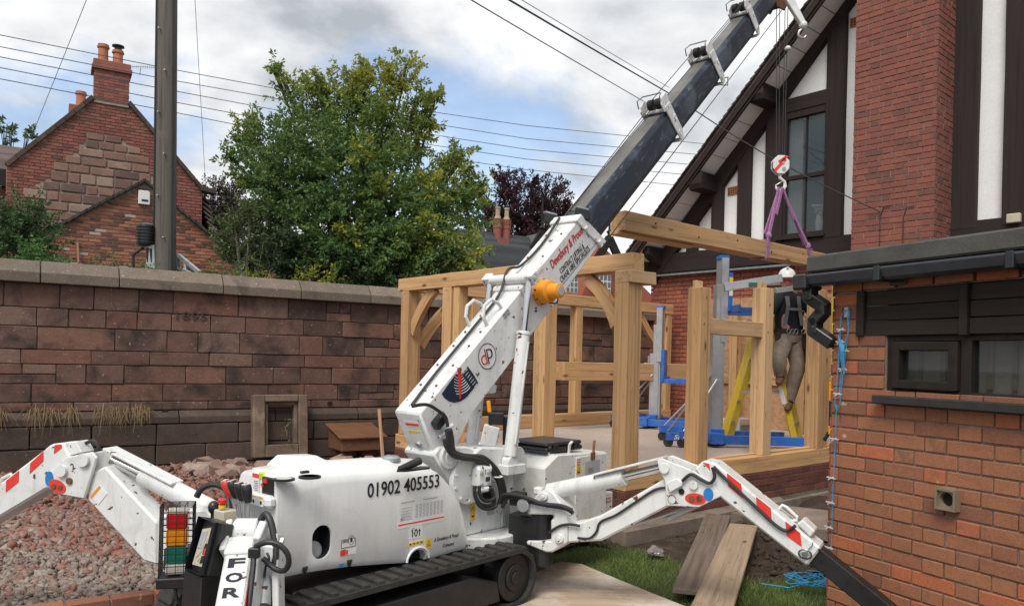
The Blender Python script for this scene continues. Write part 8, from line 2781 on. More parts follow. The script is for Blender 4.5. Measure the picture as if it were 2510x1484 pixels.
for k in range(6):
 p_ = sp(z4p(462 + 11 * k, 728 + 14 * k), .25); mb.box((p_[0], .246, p_[1]), (.035, .001, .003))
mb.build('chart_print', 'sticker_white', fo)
text('MC-285', 'chart_title', fo, 'sticker_white', bl(z4p(440, 730), .2455), BE, BN, .014, .052, depth=.001)
nd = [sp(z4p(*q), .25) for q in ((402, 700), (424, 700), (421, 880), (413, 880))]
mb = bmb(); mb.prism(nd, (0, .24, 0), (1, 0, 0), (0, 0, 1), (0, 1, 0), .003); mb.build('chart_needle', 'sticker_red', fo)
mb = bmb(); mb.cyl((pv[0], .25, pv[1]), (pv[0], .232, pv[1]), .014, seg=12); mb.build('needle_pivot', 'rust', fo)

def bline(s_, a, b_, hgt__, mat, name, shear=.0, bold=.0):
 p, q = bl(z5p(*a), .2475), bl(z5p(*b_), .2475)
 d_ = (q - p); ln = d_.length
 text(s_, name, boom, mat, p, d_, CL_.cross(d_) * 1.0 if CL_.cross(d_).dot(UP) > 0 else d_.cross(CL_), hgt__, ln, shear, bold, .0015)
bline('Dewsbury & Proud', (1305, 880), (1690, 425), .088, 'ink_red', 'company_name', .15, .016)
bline('CONTRACT LIFTING &', (1400, 915), (1690, 590), .046, 'ink_black', 'company_text')
bline('CRANE HIRE SPECIALISTS', (1405, 1025), (1755, 615), .046, 'ink_black', 'company_text')
a, b_ = sp(z5p(1395, 1075), .25), sp(z5p(1850, 510), .25)
mb = bmb(); mb.beam((a[0], .2485, a[1]), (b_[0], .2485, b_[1]), .001, .003, up=(0, 0, 1)); mb.build('pin_line', 'ink_black', boom)
c_ = sp(z4p(715, 345), .25)
p = bpnt(c_[0] - .05, c_[1] - .02, .2475)
text('MAX LOAD', 'load_word', boom, 'ink_black', p + BN * .02, BE, BN, .012, .06, depth=.001)
text('900kg', 'load_word', boom, 'ink_black', p, BE, BN, .014, .06, depth=.001)
mb = MB()
for a, b_ in (((-.005, -.004), (.066, -.004)), ((.066, -.004), (.066, .036)), ((.066, .036), (-.005, .036)), ((-.005, .036), (-.005, -.004))):
 mb.beam(p + BE * a[0] + BN * a[1], p + BE * b_[0] + BN * b_[1], .001, .0014)
mb.build('load_frame', 'ink_black', boom)
# small ram lug under the boom
mb = bmb(); mb.prism([(1.02, .945), (1.14, .945), (1.16, .86), (1.12, .83), (1.08, .86)], (0, .33, 0), (1, 0, 0), (0, 0, 1), (0, 1, 0), .05); mb.build('boom_lug', 'white_paint', boom, bevel=.005)

# --- hook block
hb_ = thing('hook_block', 'white and red striped crane hook block above the slings', 'hook block', hk)
mb = MB(); oc_ = [(math.cos(a) * .105, math.sin(a) * .118) for a in np.linspace(.39, 6.67, 9)[:-1]]
for dy in (-.04, .028):
 mb.prism(oc_, BK + Vector((0, dy, 0)), (1, 0, 0), (0, 0, 1), (0, 1, 0), .014)
bk_ = mb.build('cheek_plates', 'white_paint', hb_, bevel=.005)
mb = MB(); mb.cyl(BK + Vector((0, -.022, .01)), BK + Vector((0, .024, .01)), .095, seg=22); mb.build('block_sheave', 'black_steel', hb_)
for k in (-1, 1):
 mb = MB(); mb.prism([(-.085, -.05 + .0), (-.07, -.085), (.06, .06), (.035, .09)] if k < 0 else [(-.04, .03), (-.02, .0), (.085, .085), (.05, .10)], BK + Vector((0, -.044, .01 * k)), (1, 0, 0), (0, 0, 1), (0, 1, 0), .003); mb.build('red_stripe', 'sticker_red', bk_)
mb = MB(); mb.cyl(BK + Vector((.03, -.05, -.05)), BK + Vector((.03, -.04, -.05)), .022, seg=12); mb.cyl(BK + Vector((.02, -.05, .02)), BK + Vector((.02, -.04, .02)), .015, seg=12); mb.build('axle_nut', 'galvanised', bk_)
mb = MB(); sh = BK - UP * .115; hc2 = hk + UP * .028
mb.tube([sh, sh - UP * .035, hc2 + Vector((0.05, 0, .05)), hc2 + Vector((.058, 0, 0)), hc2 + Vector((.03, 0, -.05)), hc2 + Vector((-.02, 0, -.055)), hc2 + Vector((-.05, 0, -.02)), hc2 + Vector((-.055, 0, .015))], [.022, .02, .018, .022, .024, .02, .014, .006], 10); mb.build('hook', 'white_paint', hb_, smooth=True)
mb = MB(); mb.tube([hc2 + Vector((.03, 0, .06)), hc2 + Vector((-.05, 0, .012))], .005, 6); mb.build('safety_latch', 'steel', hb_)

# --- white equipment box behind the column
WB0 = .10
box_poly = [(.566, .30), (1.36, .30), (1.36, .885), (.72, .91), (.566, .825)]
mb = cmb_(); mb.prism(box_poly, (0, WB0, 0), (1, 0, 0), (0, 0, 1), (0, 1, 0), .56); eb = mb.build('equipment_box', 'white_box_paint', cr_, bevel=.01)
p = cpl(WB0).uv(*zbp(1003, 800))
mb = cmb_(); mb.bb((p[0], WB0 - .012, .32), (1.355, WB0 - .001, .875)); dr = mb.build('box_door', 'white_box_paint', eb, bevel=.004)
w0_, w1_ = cpl(WB0).uv(*zbp(1090, 740)), cpl(WB0).uv(*zbp(1238, 575))
mb = cmb_(); mb.bb((w0_[0], WB0 - .014, w0_[1]), (w1_[0], WB0 - .0125, w1_[1])); mb.build('door_window', 'sticker_grey', dr)
mb = cmb_(); mb.bb((w0_[0] + .04, WB0 - .016, w0_[1] + .03), (w0_[0] + .11, WB0 - .0145, w1_[1] - .05)); mb.build('panel_plate', 'galvanised', dr)  # small grey plate set on the door window
q = cpl(WB0).uv(*zbp(1028, 600)); mb = cmb_(); mb.bb((q[0] - .03, WB0 - .0145, q[1] - .03), (q[0] + .03, WB0 - .0125, q[1] + .03)); dn = mb.build('notice', 'sticker_white', dr)
text('DO NOT', 'notice_text', dn, 'ink_red', MC @ Vector((q[0] - .026, WB0 - .0155, q[1] + .012)), CD, UP, .012, .05, depth=.001)
text('PRESSURE', 'notice_text', dn, 'ink_red', MC @ Vector((q[0] - .027, WB0 - .0155, q[1] - .006)), CD, UP, .010, .054, depth=.001)
text('WASH', 'notice_text', dn, 'ink_red', MC @ Vector((q[0] - .024, WB0 - .0155, q[1] - .023)), CD, UP, .010, .044, depth=.001)
q = cpl(WB0).uv(*zbp(1027, 672)); mb = cmb_(); mb.bb((q[0] - .027, WB0 - .0145, q[1] - .032), (q[0] + .027, WB0 - .0125, q[1] + .035)); hl_ = mb.build('hazard_label', 'sticker_yellow', dr)
mb = cmb_(); mb.tube([(q[0] - .016, WB0 - .016, q[1] - .008), (q[0] + .016, WB0 - .016, q[1] - .008), (q[0], WB0 - .016, q[1] + .024)], .0018, 4, closed=True); mb.bb((q[0] - .018, WB0 - .0162, q[1] - .025), (q[0] + .018, WB0 - .015, q[1] - .018)); mb.build('hazard_print', 'ink_black', hl_)
q = cpl(WB0).uv(*zbp(1165, 540)); mb = cmb_(); mb.bb((q[0] - .03, WB0 - .02, q[1] - .03), (q[0] + .03, WB0 - .012, q[1] + .03)); mb.beam((q[0], WB0 - .02, q[1] + .02), (q[0] + .025, WB0 - .01, q[1] + .12), .012, .022, up=(0, 1, 0)); mb.build('door_latch', 'rust', dr, bevel=.004)
q = cpl(.04).uv(*zbp(1352, 970)); mb = cmb_(); mb.bb((1.37, .12, .36), (1.50, .36, .545)); sb = mb.build('side_box', 'white_box_paint', eb, bevel=.006)
text('DO NOT', 'notice_text', sb, 'ink_red', MC @ Vector((1.385, .118, .49)), CD, UP, .016, .09, depth=.001)
text('PRESSURE', 'notice_text', sb, 'ink_red', MC @ Vector((1.385, .118, .465)), CD, UP, .014, .09, depth=.001)
# rim of the box lid and case clips
cz = .945
for t_, w_ in ((.72, .17), (.93, .14), (.62, .42)):
 mb = cmb_(); mb.beam((t_ - .02, w_, .90), (t_ + .0, w_ + .01, .965), .02, .012, up=(0, 1, 0)); mb.beam((t_ + .0, w_ + .01, .965), (t_ + .045, w_ + .02, .985), .02, .012); mb.build('case_clip', 'white_box_paint', eb)
cs_ = thing('tool_case', 'flat black plastic case lying on the white equipment box', 'case', MC @ Vector((.85, .35, .915)))
mb = cmb_(); mb.bb((.66, .16, .916), (1.12, .56, .955)); mb.build('case_base', 'black_plastic', cs_, bevel=.012)
mb = cmb_(); mb.bb((.665, .165, .958), (1.115, .555, .99)); mb.build('case_lid', 'black_plastic', cs_, bevel=.012)
mb = cmb_(); mb.bb((1.0, .15, .93), (1.06, .162, .975)); mb.bb((.74, .15, .93), (.80, .162, .975)); mb.build('case_latch', 'black_plastic', cs_, bevel=.003)

# --- outriggers
def legpoly(plane, zf, pts):
 return [plane.uv(*zf(*q)) for q in pts]

def legplate(plane, poly, o0, th, name, mat, par, bevel=.006):
 mb = MB(); mb.prism(poly, plane.pt(0, 0, o0), plane.d, UP, plane.n, th); return mb.build(name, mat, par, bevel=bevel)

# right rear leg, marked 4
G4 = Plane((.27, 5.2), Vector((.871, -.491, 0)))
g4 = bpy.data.objects.new('outrigger', None); link(g4, Matrix.Translation(G4.pt(1.2, 0)), cr_); g4['label'] = 'right hand outrigger marked 4, reaching past the brick annex'
legplate(G4, legpoly(G4, zbp, [(600, 1095), (855, 1095), (855, 1135), (826, 1142), (826, 1345), (590, 1345), (590, 1382), (780, 1455), (840, 1455), (980, 1370), (990, 1190), (975, 1060), (850, 880), (790, 835), (720, 880), (690, 905), (620, 1000), (600, 1060)]), -.09, .18, 'yoke', 'white_paint', g4, .01)
pv_ = G4.uv(*zbp(690, 1240))
mb = MB(); mb.cyl(G4.pt(pv_[0], .22), G4.pt(pv_[0], .62), .075, seg=20); mb.box(G4.pt(pv_[0] - .12, .42, .03), (.22, .2, .26), (G4.d, G4.n, UP)); mb.build('swivel_post', 'black_steel', g4, bevel=.008)
mb = MB(); mb.box(G4.pt(pv_[0] - .16, .66, -.06), (.10, .08, .09), (G4.d, G4.n, UP)); mb.cyl(G4.pt(pv_[0] - .10, .62, -.12), G4.pt(pv_[0] - .10, .62, -.03), .032, seg=14); mb.build('swivel_lock', 'black_steel', g4, bevel=.006)
mb = MB(); mb.cyl(G4.pt(pv_[0] - .09, .63, -.13), G4.pt(pv_[0] - .09, .63, -.10), .045, seg=16); mb.build('position_sensor', 'galvanised', g4, bevel=.004)
for q, r_ in (((768, 915), .028), ((918, 1318), .030)):
 c_ = G4.uv(*zbp(*q)); mb = MB(); mb.cyl(G4.pt(c_[0], c_[1], -.112), G4.pt(c_[0], c_[1], .1), r_, seg=18); mb.cyl(G4.pt(c_[0], c_[1], -.12), G4.pt(c_[0], c_[1], -.11), r_ * .5, seg=10); mb.build('pin', 'white_paint', g4, bevel=.003)
ia = legplate(G4, legpoly(G4, z9p, [(600, 870), (700, 852), (830, 808), (1290, 545), (1330, 560), (1330, 735), (840, 985), (600, 1000)]), -.075, .15, 'inner_arm', 'white_paint', g4, .012)
kn_ = legpoly(G4, z9p, [(1245, 415), (1280, 402), (1500, 490), (1640, 575), (1690, 668), (1540, 742), (1312, 732), (1300, 560), (1262, 490)])
legplate(G4, kn_, -.105, .018, 'knee_plate', 'white_paint', g4, .004)
legplate(G4, kn_, .087, .018, 'knee_plate', 'white_paint', g4, .004)
ol = legplate(G4, legpoly(G4, z9p, [(1497, 482), (1560, 418), (1645, 435), (2392, 1032), (2292, 1160), (1695, 690), (1560, 560)]), -.084, .168, 'outer_leg', 'white_paint', g4, .012)
a_, b_ = G4.uv(*z9p(2330, 1085)), G4.uv(*z9p(2900, 1550))
sl4 = (b_[1] - a_[1]) / (b_[0] - a_[0])
end_t = a_[0] + (.04 - a_[1]) / sl4
p, q = G4.pt(a_[0] - .25, a_[1] - .25 * sl4, 0), G4.pt(end_t, .04, 0)
mb = MB(); mb.beam(p, q, .115, .105); il = mb.build('extension_leg', 'black_steel', g4, bevel=.006)
dd_ = (q - p).normalized()
for k in range(5):
 c_ = p + dd_ * (.36 + .17 * k); mb = MB(); mb.cyl(c_ - G4.n * .0585, c_ - G4.n * .0565, .014, seg=12); mb.build('pin_hole', 'void', il)
mb = MB(); mb.lathe(Vector((q.x, q.y, -.02)), UP, [(0, .13), (.03, .13), (.05, .06), (.09, .05)], 20); mb.build('foot_pad', 'black_steel', g4)
for st_, pts in enumerate(([(1562, 430), (1606, 440), (1612, 486)], [(1730, 505), (1830, 583), (1840, 682), (1738, 598)], [(1935, 670), (2038, 752), (2046, 850), (1942, 760)], [(2140, 842), (2245, 925), (2255, 1020), (2150, 945)])):
 legplate(G4, legpoly(G4, z9p, pts), -.0875, .003, 'red_stripe', 'sticker_red', ol, 0)
legplate(G4, [(G4.uv(*z9p(1515, 683))[0] + math.cos(a) * .064, G4.uv(*z9p(1515, 683))[1] + math.sin(a) * .034) for a in np.linspace(0, 6.283, 21)[:-1]], -.1085, .003, 'red_decal', 'sticker_red', g4, 0)
legplate(G4, [(G4.uv(*z9p(1606, 652))[0] + math.cos(a) * .03, G4.uv(*z9p(1606, 652))[1] + math.sin(a) * .038) for a in np.linspace(0, 6.283, 21)[:-1]], -.1095, .003, 'blue_decal', 'sticker_blue', g4, 0)
for qx, qy, r_, mt in ((1490, 683, .018, 'rust'), (1543, 680, .018, 'rust'), (1418, 632, .018, 'void'), (1300, 470, .03, 'white_paint'), (1506, 586, .026, 'white_paint')):
 c_ = G4.uv(*z9p(qx, qy)); d1 = .113 if mt != 'white_paint' else .122
 mb = MB(); mb.cyl(G4.pt(c_[0], c_[1], -d1), G4.pt(c_[0], c_[1], -.10), r_, seg=16); mb.build('pin' if mt == 'white_paint' else 'pin_hole', mt, g4)
c_ = G4.uv(*z9p(1350, 688)); mb = MB(); mb.tube([G4.pt(c_[0] + math.cos(a) * .026, c_[1] + math.sin(a) * .026, -.107) for a in np.linspace(0, 6.283, 21)[:-1]], .0015, 4, closed=True); nb4 = mb.build('number_ring', 'ink_black', g4)
text('4', 'leg_number', nb4, 'ink_black', G4.pt(c_[0] + .012, c_[1] - .008, -.107), (G4.d * .2 + UP * -.98), (G4.d * .98 + UP * .2) * -1 if False else (G4.d * .98 + UP * .2), .026, depth=.001)
legplate(G4, legpoly(G4, z9p, [(1320, 575), (1350, 550), (1395, 535), (1432, 560), (1430, 590), (1345, 638)]), -.135, .03, 'pipe_guard', 'white_paint', g4, .006)
# leg cylinder
a_, b_, c_ = G4.uv(*z9p(440, 650)), G4.uv(*z9p(968, 545)), G4.uv(*z9p(1262, 475))
mb = MB(); mb.cyl(G4.pt(*a_), G4.pt(*b_), .056, seg=24); ds = (G4.pt(*b_) - G4.pt(*a_)).normalized(); mb.cyl(G4.pt(*b_) - ds * .02, G4.pt(*b_) + ds * .008, .054, seg=24); cy_ = mb.build('leg_cylinder', 'white_paint', g4, smooth=True)
mb = MB(); mb.cyl(G4.pt(*b_), G4.pt(*c_), .030, seg=20); mb.build('piston_rod', 'chrome', cy_, smooth=True)
a_, b_ = G4.uv(*z9p(780, 523)), G4.uv(*z9p(1275, 402))
mb = MB(); mb.beam(G4.pt(a_[0], a_[1], -.02), G4.pt(b_[0], b_[1], -.02), .11, .014); mb.build('rod_guard', 'white_paint', cy_, bevel=.003)
c_ = G4.uv(*z9p(375, 640)); mb = MB(); mb.box(G4.pt(c_[0], c_[1], -.02), (.06, .07, .05), (G4.d, G4.n, UP)); mb.build('hose_port', 'white_paint', cy_, bevel=.01)
a_, b_ = G4.uv(*z9p(970, 908)), G4.uv(*z9p(1500, 745))
mb = MB(); mb.cyl(G4.pt(a_[0], a_[1], .03), G4.pt(b_[0], b_[1], .03), .014, seg=10); mb.cyl(G4.pt(a_[0] + .28, a_[1] + (b_[1] - a_[1]) * .42, .03), G4.pt(b_[0], b_[1], .03), .02, seg=10); mb.build('gas_strut', 'steel', g4)
def gh(lst, off=-.1): return [G4.pt(*G4.uv(*z9p(*q)), off) for q in lst]
hose(gh([(145, 715), (170, 660), (230, 650), (330, 670), (450, 715), (580, 730), (660, 760)], -.13), .014, g4)
hose(gh([(160, 745), (190, 685), (260, 675), (360, 705), (480, 730), (600, 750), (660, 785)], -.11), .013, g4)
hose(gh([(480, 925), (560, 875), (640, 865), (700, 875)], -.1), .009, g4)
hose(gh([(680, 962), (760, 965), (810, 920), (840, 850), (950, 800), (1080, 715), (1220, 625), (1320, 605)], -.085), .008, g4)
hose(gh([(1430, 555), (1490, 510), (1560, 545), (1620, 570), (1655, 530), (1640, 460)], -.125), .010, g4)
hose(gh([(1640, 460), (1720, 540), (1850, 660), (1990, 790), (2080, 870), (2150, 905), (2215, 870)], -.10), .0095, g4)
mb = MB(); mb.tube(gh([(2075, 775), (2100, 745), (2130, 760), (2205, 830), (2200, 855), (2160, 860)], -.0), .009, 8); mb.build('grab_handle', 'white_paint', g4)
mb = MB(); e4 = legpoly(G4, z9p, [(2215, 870), (2255, 835), (2345, 920), (2310, 965)]); mb.prism(e4, G4.pt(0, 0, -.06), G4.d, UP, G4.n, .12); mb.build('leg_valve_box', 'white_paint', g4, bevel=.008)
c_ = G4.uv(*z9p(2280, 1070)); mb = MB(); mb.tube([G4.pt(c_[0] + math.cos(a) * .034, c_[1] + math.sin(a) * .028, -.095 - .01 * math.sin(a)) for a in np.linspace(0, 6.283, 17)[:-1]], .005, 6, closed=True); mb.cyl(G4.pt(c_[0], c_[1], -.115), G4.pt(c_[0], c_[1], -.08), .016, seg=12); mb.tube(gh([(2290, 1050), (2330, 1010), (2335, 985)], -.095), .003, 5); mb.build('locking_pin', 'steel', g4)

# left leg, marked 2
G2 = Plane((-1.67, 4.115), Vector((.97, -.18, 0)))
g2_ = bpy.data.objects.new('outrigger', None); link(g2_, Matrix.Translation(G2.pt(-1., 0)), cr_); g2_['label'] = 'left hand outrigger marked 2, spread over the rubble'
ol2 = legplate(G2, legpoly(G2, z2p, [(252, 792), (300, 788), (335, 845), (300, 990), (235, 980), (0, 1120), (-340, 1322), (-340, 1245), (0, 985), (150, 872)]), -.06, .15, 'outer_leg', 'white_paint', g2_, .012)
for pts in ([(165, 915), (168, 872), (222, 822), (222, 862)], [(65, 992), (67, 945), (120, 903), (118, 950)], [(-38, 1072), (-36, 1020), (20, 978), (17, 1028)], [(267, 832), (270, 795), (298, 793), (300, 806)], [(-140, 1150), (-138, 1100), (-84, 1056), (-86, 1106)]):
 legplate(G2, legpoly(G2, z2p, pts), -.0635, .003, 'red_stripe', 'sticker_red', ol2, 0)
kn2 = legpoly(G2, z2p, [(240, 925), (330, 845), (438, 823), (458, 848), (405, 1018), (308, 1000), (255, 968)])
legplate(G2, kn2, -.085, .02, 'knee_plate', 'white_paint', g2_, .005)
legplate(G2, kn2, .095, .02, 'knee_plate', 'white_paint', g2_, .005)
legplate(G2, legpoly(G2, z2p, [(300, 788), (345, 782), (372, 830), (330, 842)]), -.04, .10, 'leg_end_cap', 'white_paint', g2_, .004)
legplate(G2, legpoly(G2, z2p, [(418, 912), (480, 885), (700, 1120), (700, 1300), (640, 1282), (402, 1025)]), -.06, .14, 'inner_arm', 'white_paint', g2_, .012)
legplate(G2, legpoly(G2, z2p, [(690, 1090), (900, 1060), (960, 1130), (960, 1300), (690, 1300)]), -.05, .16, 'yoke', 'white_paint', g2_, .015)
c_ = G2.uv(*z2p(262, 935)); legplate(G2, [(c_[0] + math.cos(a) * .026, c_[1] + math.sin(a) * .042) for a in np.linspace(0, 6.283, 21)[:-1]], -.0875, .003, 'blue_decal', 'sticker_blue', g2_, 0)
c_ = G2.uv(*z2p(296, 964)); legplate(G2, [(c_[0] + math.cos(a) * .052, c_[1] - math.cos(a) * .012 + math.sin(a) * .034) for a in np.linspace(0, 6.283, 21)[:-1]], -.090, .003, 'red_decal', 'sticker_red', g2_, 0)
for q, r_, mt in (((283, 965), .014, 'rust'), ((310, 968), .014, 'rust'), ((347, 943), .018, 'rust'), ((318, 900), .032, 'white_paint'), ((408, 855), .036, 'white_paint')):
 c_ = G2.uv(*z2p(*q)); mb = MB(); d1 = .095 if mt == 'rust' else .105; mb.cyl(G2.pt(c_[0], c_[1], -d1), G2.pt(c_[0], c_[1], -.085), r_, seg=16); mb.build('pin_hole' if mt == 'rust' else 'pin', mt, g2_)
c_ = G2.uv(*z2p(367, 884)); text('2', 'leg_number', g2_, 'ink_black', G2.pt(c_[0] - .012, c_[1] - .018, -.087), (G2.d * .85 + UP * .5), (UP * .85 - G2.d * .5), .034, depth=.001)
a_, b_, c_ = G2.uv(*z2p(595, 930)), G2.uv(*z2p(890, 1085)), G2.uv(*z2p(465, 868))
mb = MB(); mb.cyl(G2.pt(*a_, .03), G2.pt(*b_, .03), .056, seg=24); cy2 = mb.build('leg_cylinder', 'white_paint', g2_, smooth=True)
mb = MB(); mb.cyl(G2.pt(*c_, .03), G2.pt(*a_, .03), .033, seg=20); mb.build('piston_rod', 'chrome', cy2, smooth=True)
a_, b_ = G2.uv(*z2p(455, 815)), G2.uv(*z2p(745, 965))
mb = MB(); mb.beam(G2.pt(*a_, .02), G2.pt(*b_, .02), .11, .014); mb.build('rod_guard', 'white_paint', cy2, bevel=.003)
hose([G2.pt(*G2.uv(*z2p(*q)), .02) for q in ((355, 795), (385, 785), (405, 805), (410, 830))], .010, g2_)
hose([G2.pt(*G2.uv(*z2p(*q)), .09) for q in ((600, 985), (650, 1010), (720, 1050), (790, 1075))], .007, g2_, 'oil_pipe', 'white_paint')
mb = MB(); a_, b_ = G2.uv(*z2p(350, 1015)), G2.uv(*z2p(490, 1120)); mb.cyl(G2.pt(*a_, .04), G2.pt(*b_, .04), .018, seg=10); mb.build('gas_strut', 'steel', g2_)
a_ = G2.uv(*z2p(445, 1000)); legplate(G2, legpoly(G2, z2p, [(420, 1010), (458, 965), (490, 1000), (452, 1046)]), -.063, .003, 'label', 'sticker_white', g2_, 0)
legplate(G2, legpoly(G2, z2p, [(420, 1010), (458, 965), (464, 972), (426, 1018)]), -.0655, .003, 'label_band', 'orange_paint', g2_, 0)
mb = MB(); mb.tube([G2.pt(*G2.uv(*z2p(*q)), -.02) for q in ((0, 975), (25, 940), (60, 922), (70, 935), (35, 968))], .009, 8); mb.build('grab_handle', 'white_paint', g2_)
pe_ = G2.uv(*z2p(-330, 1285)); pz = pe_
q_ = G2.pt(pe_[0] - .75, .04, .015)
mb = MB(); mb.beam(G2.pt(pe_[0] + .2, pe_[1] + .13, .015), q_, .10, .10); mb.build('extension_leg', 'black_steel', g2_, bevel=.006)
mb = MB(); mb.lathe(Vector((q_.x, q_.y, -.02)), UP, [(0, .13), (.03, .13), (.05, .06), (.09, .05)], 20); mb.build('foot_pad', 'black_steel', g2_)

# near leg pointing at the viewer, lettered FOR HIRE
g1_ = bpy.data.objects.new('outrigger', None); link(g1_, Matrix.Translation(at(560, 1484, 3.3)), cr_); g1_['label'] = 'near outrigger seen end on, lettered in black, at the bottom edge'
pA, pB = at(*zcp(935, 775), 3.62), at(*zcp(775, 1700), 3.14)
ax1 = (pB - pA).normalized()
side1 = Vector((.985, .0, -.08)); side1 = (side1 - ax1 * side1.dot(ax1)).normalized()
nrm1 = side1.cross(ax1); nrm1 = nrm1 if nrm1.y < 0 else -nrm1
LL = (pB - pA).length
mb = MB(); mb.box(pA + ax1 * LL / 2 - nrm1 * .065, (LL, .118, .13), (ax1, side1, nrm1)); l1o = mb.build('outer_leg', 'white_paint', g1_, bevel=.010)
mb = MB(); mb.box(pA + ax1 * .055 - nrm1 * .06, (.118, .126, .146), (ax1, side1, nrm1)); mb.build('leg_head', 'white_paint', g1_, bevel=.006)
up1 = -ax1
for ch_c, (cx_, cy_c), hh in (('F', (885, 1033), .076), ('O', (858, 1186), .074), ('R', (828, 1345), .076)):
 P_ = at(*zcp(cx_, cy_c), 3.45)
 s_ = (P_ - pA).dot(ax1)
 r0 = ray(*zcp(cx_, cy_c)); den = r0.dot(nrm1); k_t = (pA - Vector((0, 0, H))).dot(nrm1) / den
 P_ = Vector((0, 0, H)) + r0 * k_t
 s_ = (P_ - pA).dot(ax1)
 c_ = pA + ax1 * s_ + nrm1 * .0015
 text(ch_c, 'letter', l1o, 'ink_black', c_ - up1 * hh * .40 - side1 * .036, side1, up1, hh * .80, .072, bold=.03, depth=.0015)
mb = MB(); mb.box(pA + ax1 * (LL * .62) + side1 * .06 - nrm1 * .03, (LL * .5, .003, .03), (ax1, side1, nrm1)); mb.build('red_stripe', 'sticker_red', l1o)
# far part of that leg beyond the picture, down to its pad
pC = pB + ax1 * .25; pD = Vector((pC.x + .05, pC.y - .35, .03))
mb = MB(); mb.beam(pB - nrm1 * .065, pD, .10, .10); mb.build('extension_leg', 'black_steel', g1_, bevel=.006)
mb = MB(); mb.lathe(Vector((pD.x, pD.y, -.02)), UP, [(0, .13), (.03, .13), (.05, .06), (.09, .05)], 20); mb.build('foot_pad', 'black_steel', g1_)
# yoke plates and cylinder beside it
def zy(x, y, Y): return at(*zcp(x, y), Y)
for (a, b_, w_, h_, mt) in (((850, 640, 3.70), (770, 960, 3.55), .03, .10, 'white_paint'), ((1180, 640, 3.66), (1100, 830, 3.58), .035, .08, 'white_paint'), ((1320, 730, 3.66), (1330, 1500, 3.56), .03, .10, 'white_paint'), ((1140, 880, 3.60), (1050, 1600, 3.40), .03, .09, 'white_paint')):
 mb = MB(); mb.beam(zy(*a), zy(*b_), w_, h_, up=(0, 1, 0)); mb.build('yoke_plate', mt, g1_, bevel=.005)
mb = MB(); mb.cyl(zy(880, 700, 3.68), zy(1130, 700, 3.68), .062, seg=24); mb.build('knuckle', 'white_paint', g1_, bevel=.006, smooth=True)
mb = MB(); mb.box(zy(1020, 600, 3.72), (.10, .08, .016)); mb.box(zy(1010, 615, 3.72), (.03, .03, .05)); mb.build('knuckle_bracket', 'rust', g1_, bevel=.004)
mb = MB(); mb.cyl(zy(1200, 1080, 3.62), zy(1170, 1480, 3.50), .032, seg=16); mb.build('leg_ram', 'galvanised', g1_, smooth=True)
mb = MB(); mb.box(zy(1230, 1010, 3.62), (.07, .06, .16)); mb.box(zy(1230, 1140, 3.6), (.06, .05, .05)); mb.build('valve_block', 'white_paint', g1_, bevel=.008)
mb = MB(); mb.box(zy(1150, 1290, 3.55), (.07, .06, .03)); mb.cyl(zy(1150, 1320, 3.55), zy(1150, 1480, 3.5), .024, seg=14); mb.build('ram_head', 'rust', g1_, bevel=.004)
mb = MB(); mb.cyl(zy(1350, 800, 3.60), zy(1385, 805, 3.60), .018, seg=6); mb.build('bolt', 'white_paint', g1_)
hose([zy(*q) for q in ((1065, 905, 3.50), (1110, 850, 3.48), (1210, 815, 3.47), (1330, 840, 3.47), (1420, 930, 3.47), (1435, 1040, 3.48), (1385, 1110, 3.5), (1290, 1090, 3.52), (1170, 985, 3.55))], .013, g1_)
hose([zy(*q) for q in ((1070, 930, 3.47), (1060, 1100, 3.43), (1035, 1300, 3.38), (1010, 1520, 3.32))], .013, g1_)
hose([zy(*q) for q in ((1140, 590, 3.66), (1190, 520, 3.66), (1240, 580, 3.64), (1275, 720, 3.62), (1300, 900, 3.6), (1290, 1050, 3.58))], .016, g1_)
hose([zy(*q) for q in ((1210, 930, 3.56), (1230, 990, 3.54), (1195, 1070, 3.54), (1180, 1180, 3.54))], .006, g1_)
hose([zy(*q) for q in ((1320, 1270, 3.6), (1300, 1330, 3.56), (1310, 1420, 3.55), (1330, 1500, 3.55))], .008, g1_)
mb = MB(); mb.box(zy(1075, 925, 3.46), (.05, .03, .045)); mb.build('hose_clamp', 'black_plastic', g1_, bevel=.004)

# --- operator console at the front end
def zq(x, y, Y): return at(*zcp(x, y), Y)
pc = zq(500, 860, 3.66)
cn = bpy.data.objects.new('console', None); link(cn, Matrix.Translation(pc), cr_)
A_, B_, C_, D_ = zq(485, 540, 3.62), zq(640, 605, 3.50), zq(500, 1160, 3.44), zq(345, 1090, 3.58)
nv = (B_ - A_).cross(D_ - A_).normalized(); nv = nv if nv.y < 0 else -nv
bk = Vector((.20, .10, .0)) * 1.0
bk = zq(860, 635, 3.62) - B_
hood = [A_, B_, C_, D_]
vs = hood + [v + bk for v in hood]
mb = MB(); mb.add(vs, [(0, 1, 5, 4), (1, 2, 6, 5), (2, 3, 7, 6), (3, 0, 4, 7), (7, 6, 5, 4)]); mb.build('hood', 'black_plastic', cn)
ins = nv * -.035
ctr = (A_ + B_ + C_ + D_) / 4
face = [ctr + (v - ctr) * .99 + ins for v in hood]
mb = MB(); mb.add(face + [v - nv * .01 for v in face], [(0, 1, 2, 3), (7, 6, 5, 4), (0, 4, 5, 1), (1, 5, 6, 2), (2, 6, 7, 3), (3, 7, 4, 0)]); mb.build('hood_back', 'black_steel', cn)
pnl = [ctr + (A_ - ctr) * .62 + ins + (D_ - A_) * .03, ctr + (B_ - ctr) * .82 + ins, ctr + (C_ - ctr) * .74 + ins, ctr + (D_ - ctr) * .80 + ins]
pnl = [v + nv * .012 for v in pnl]
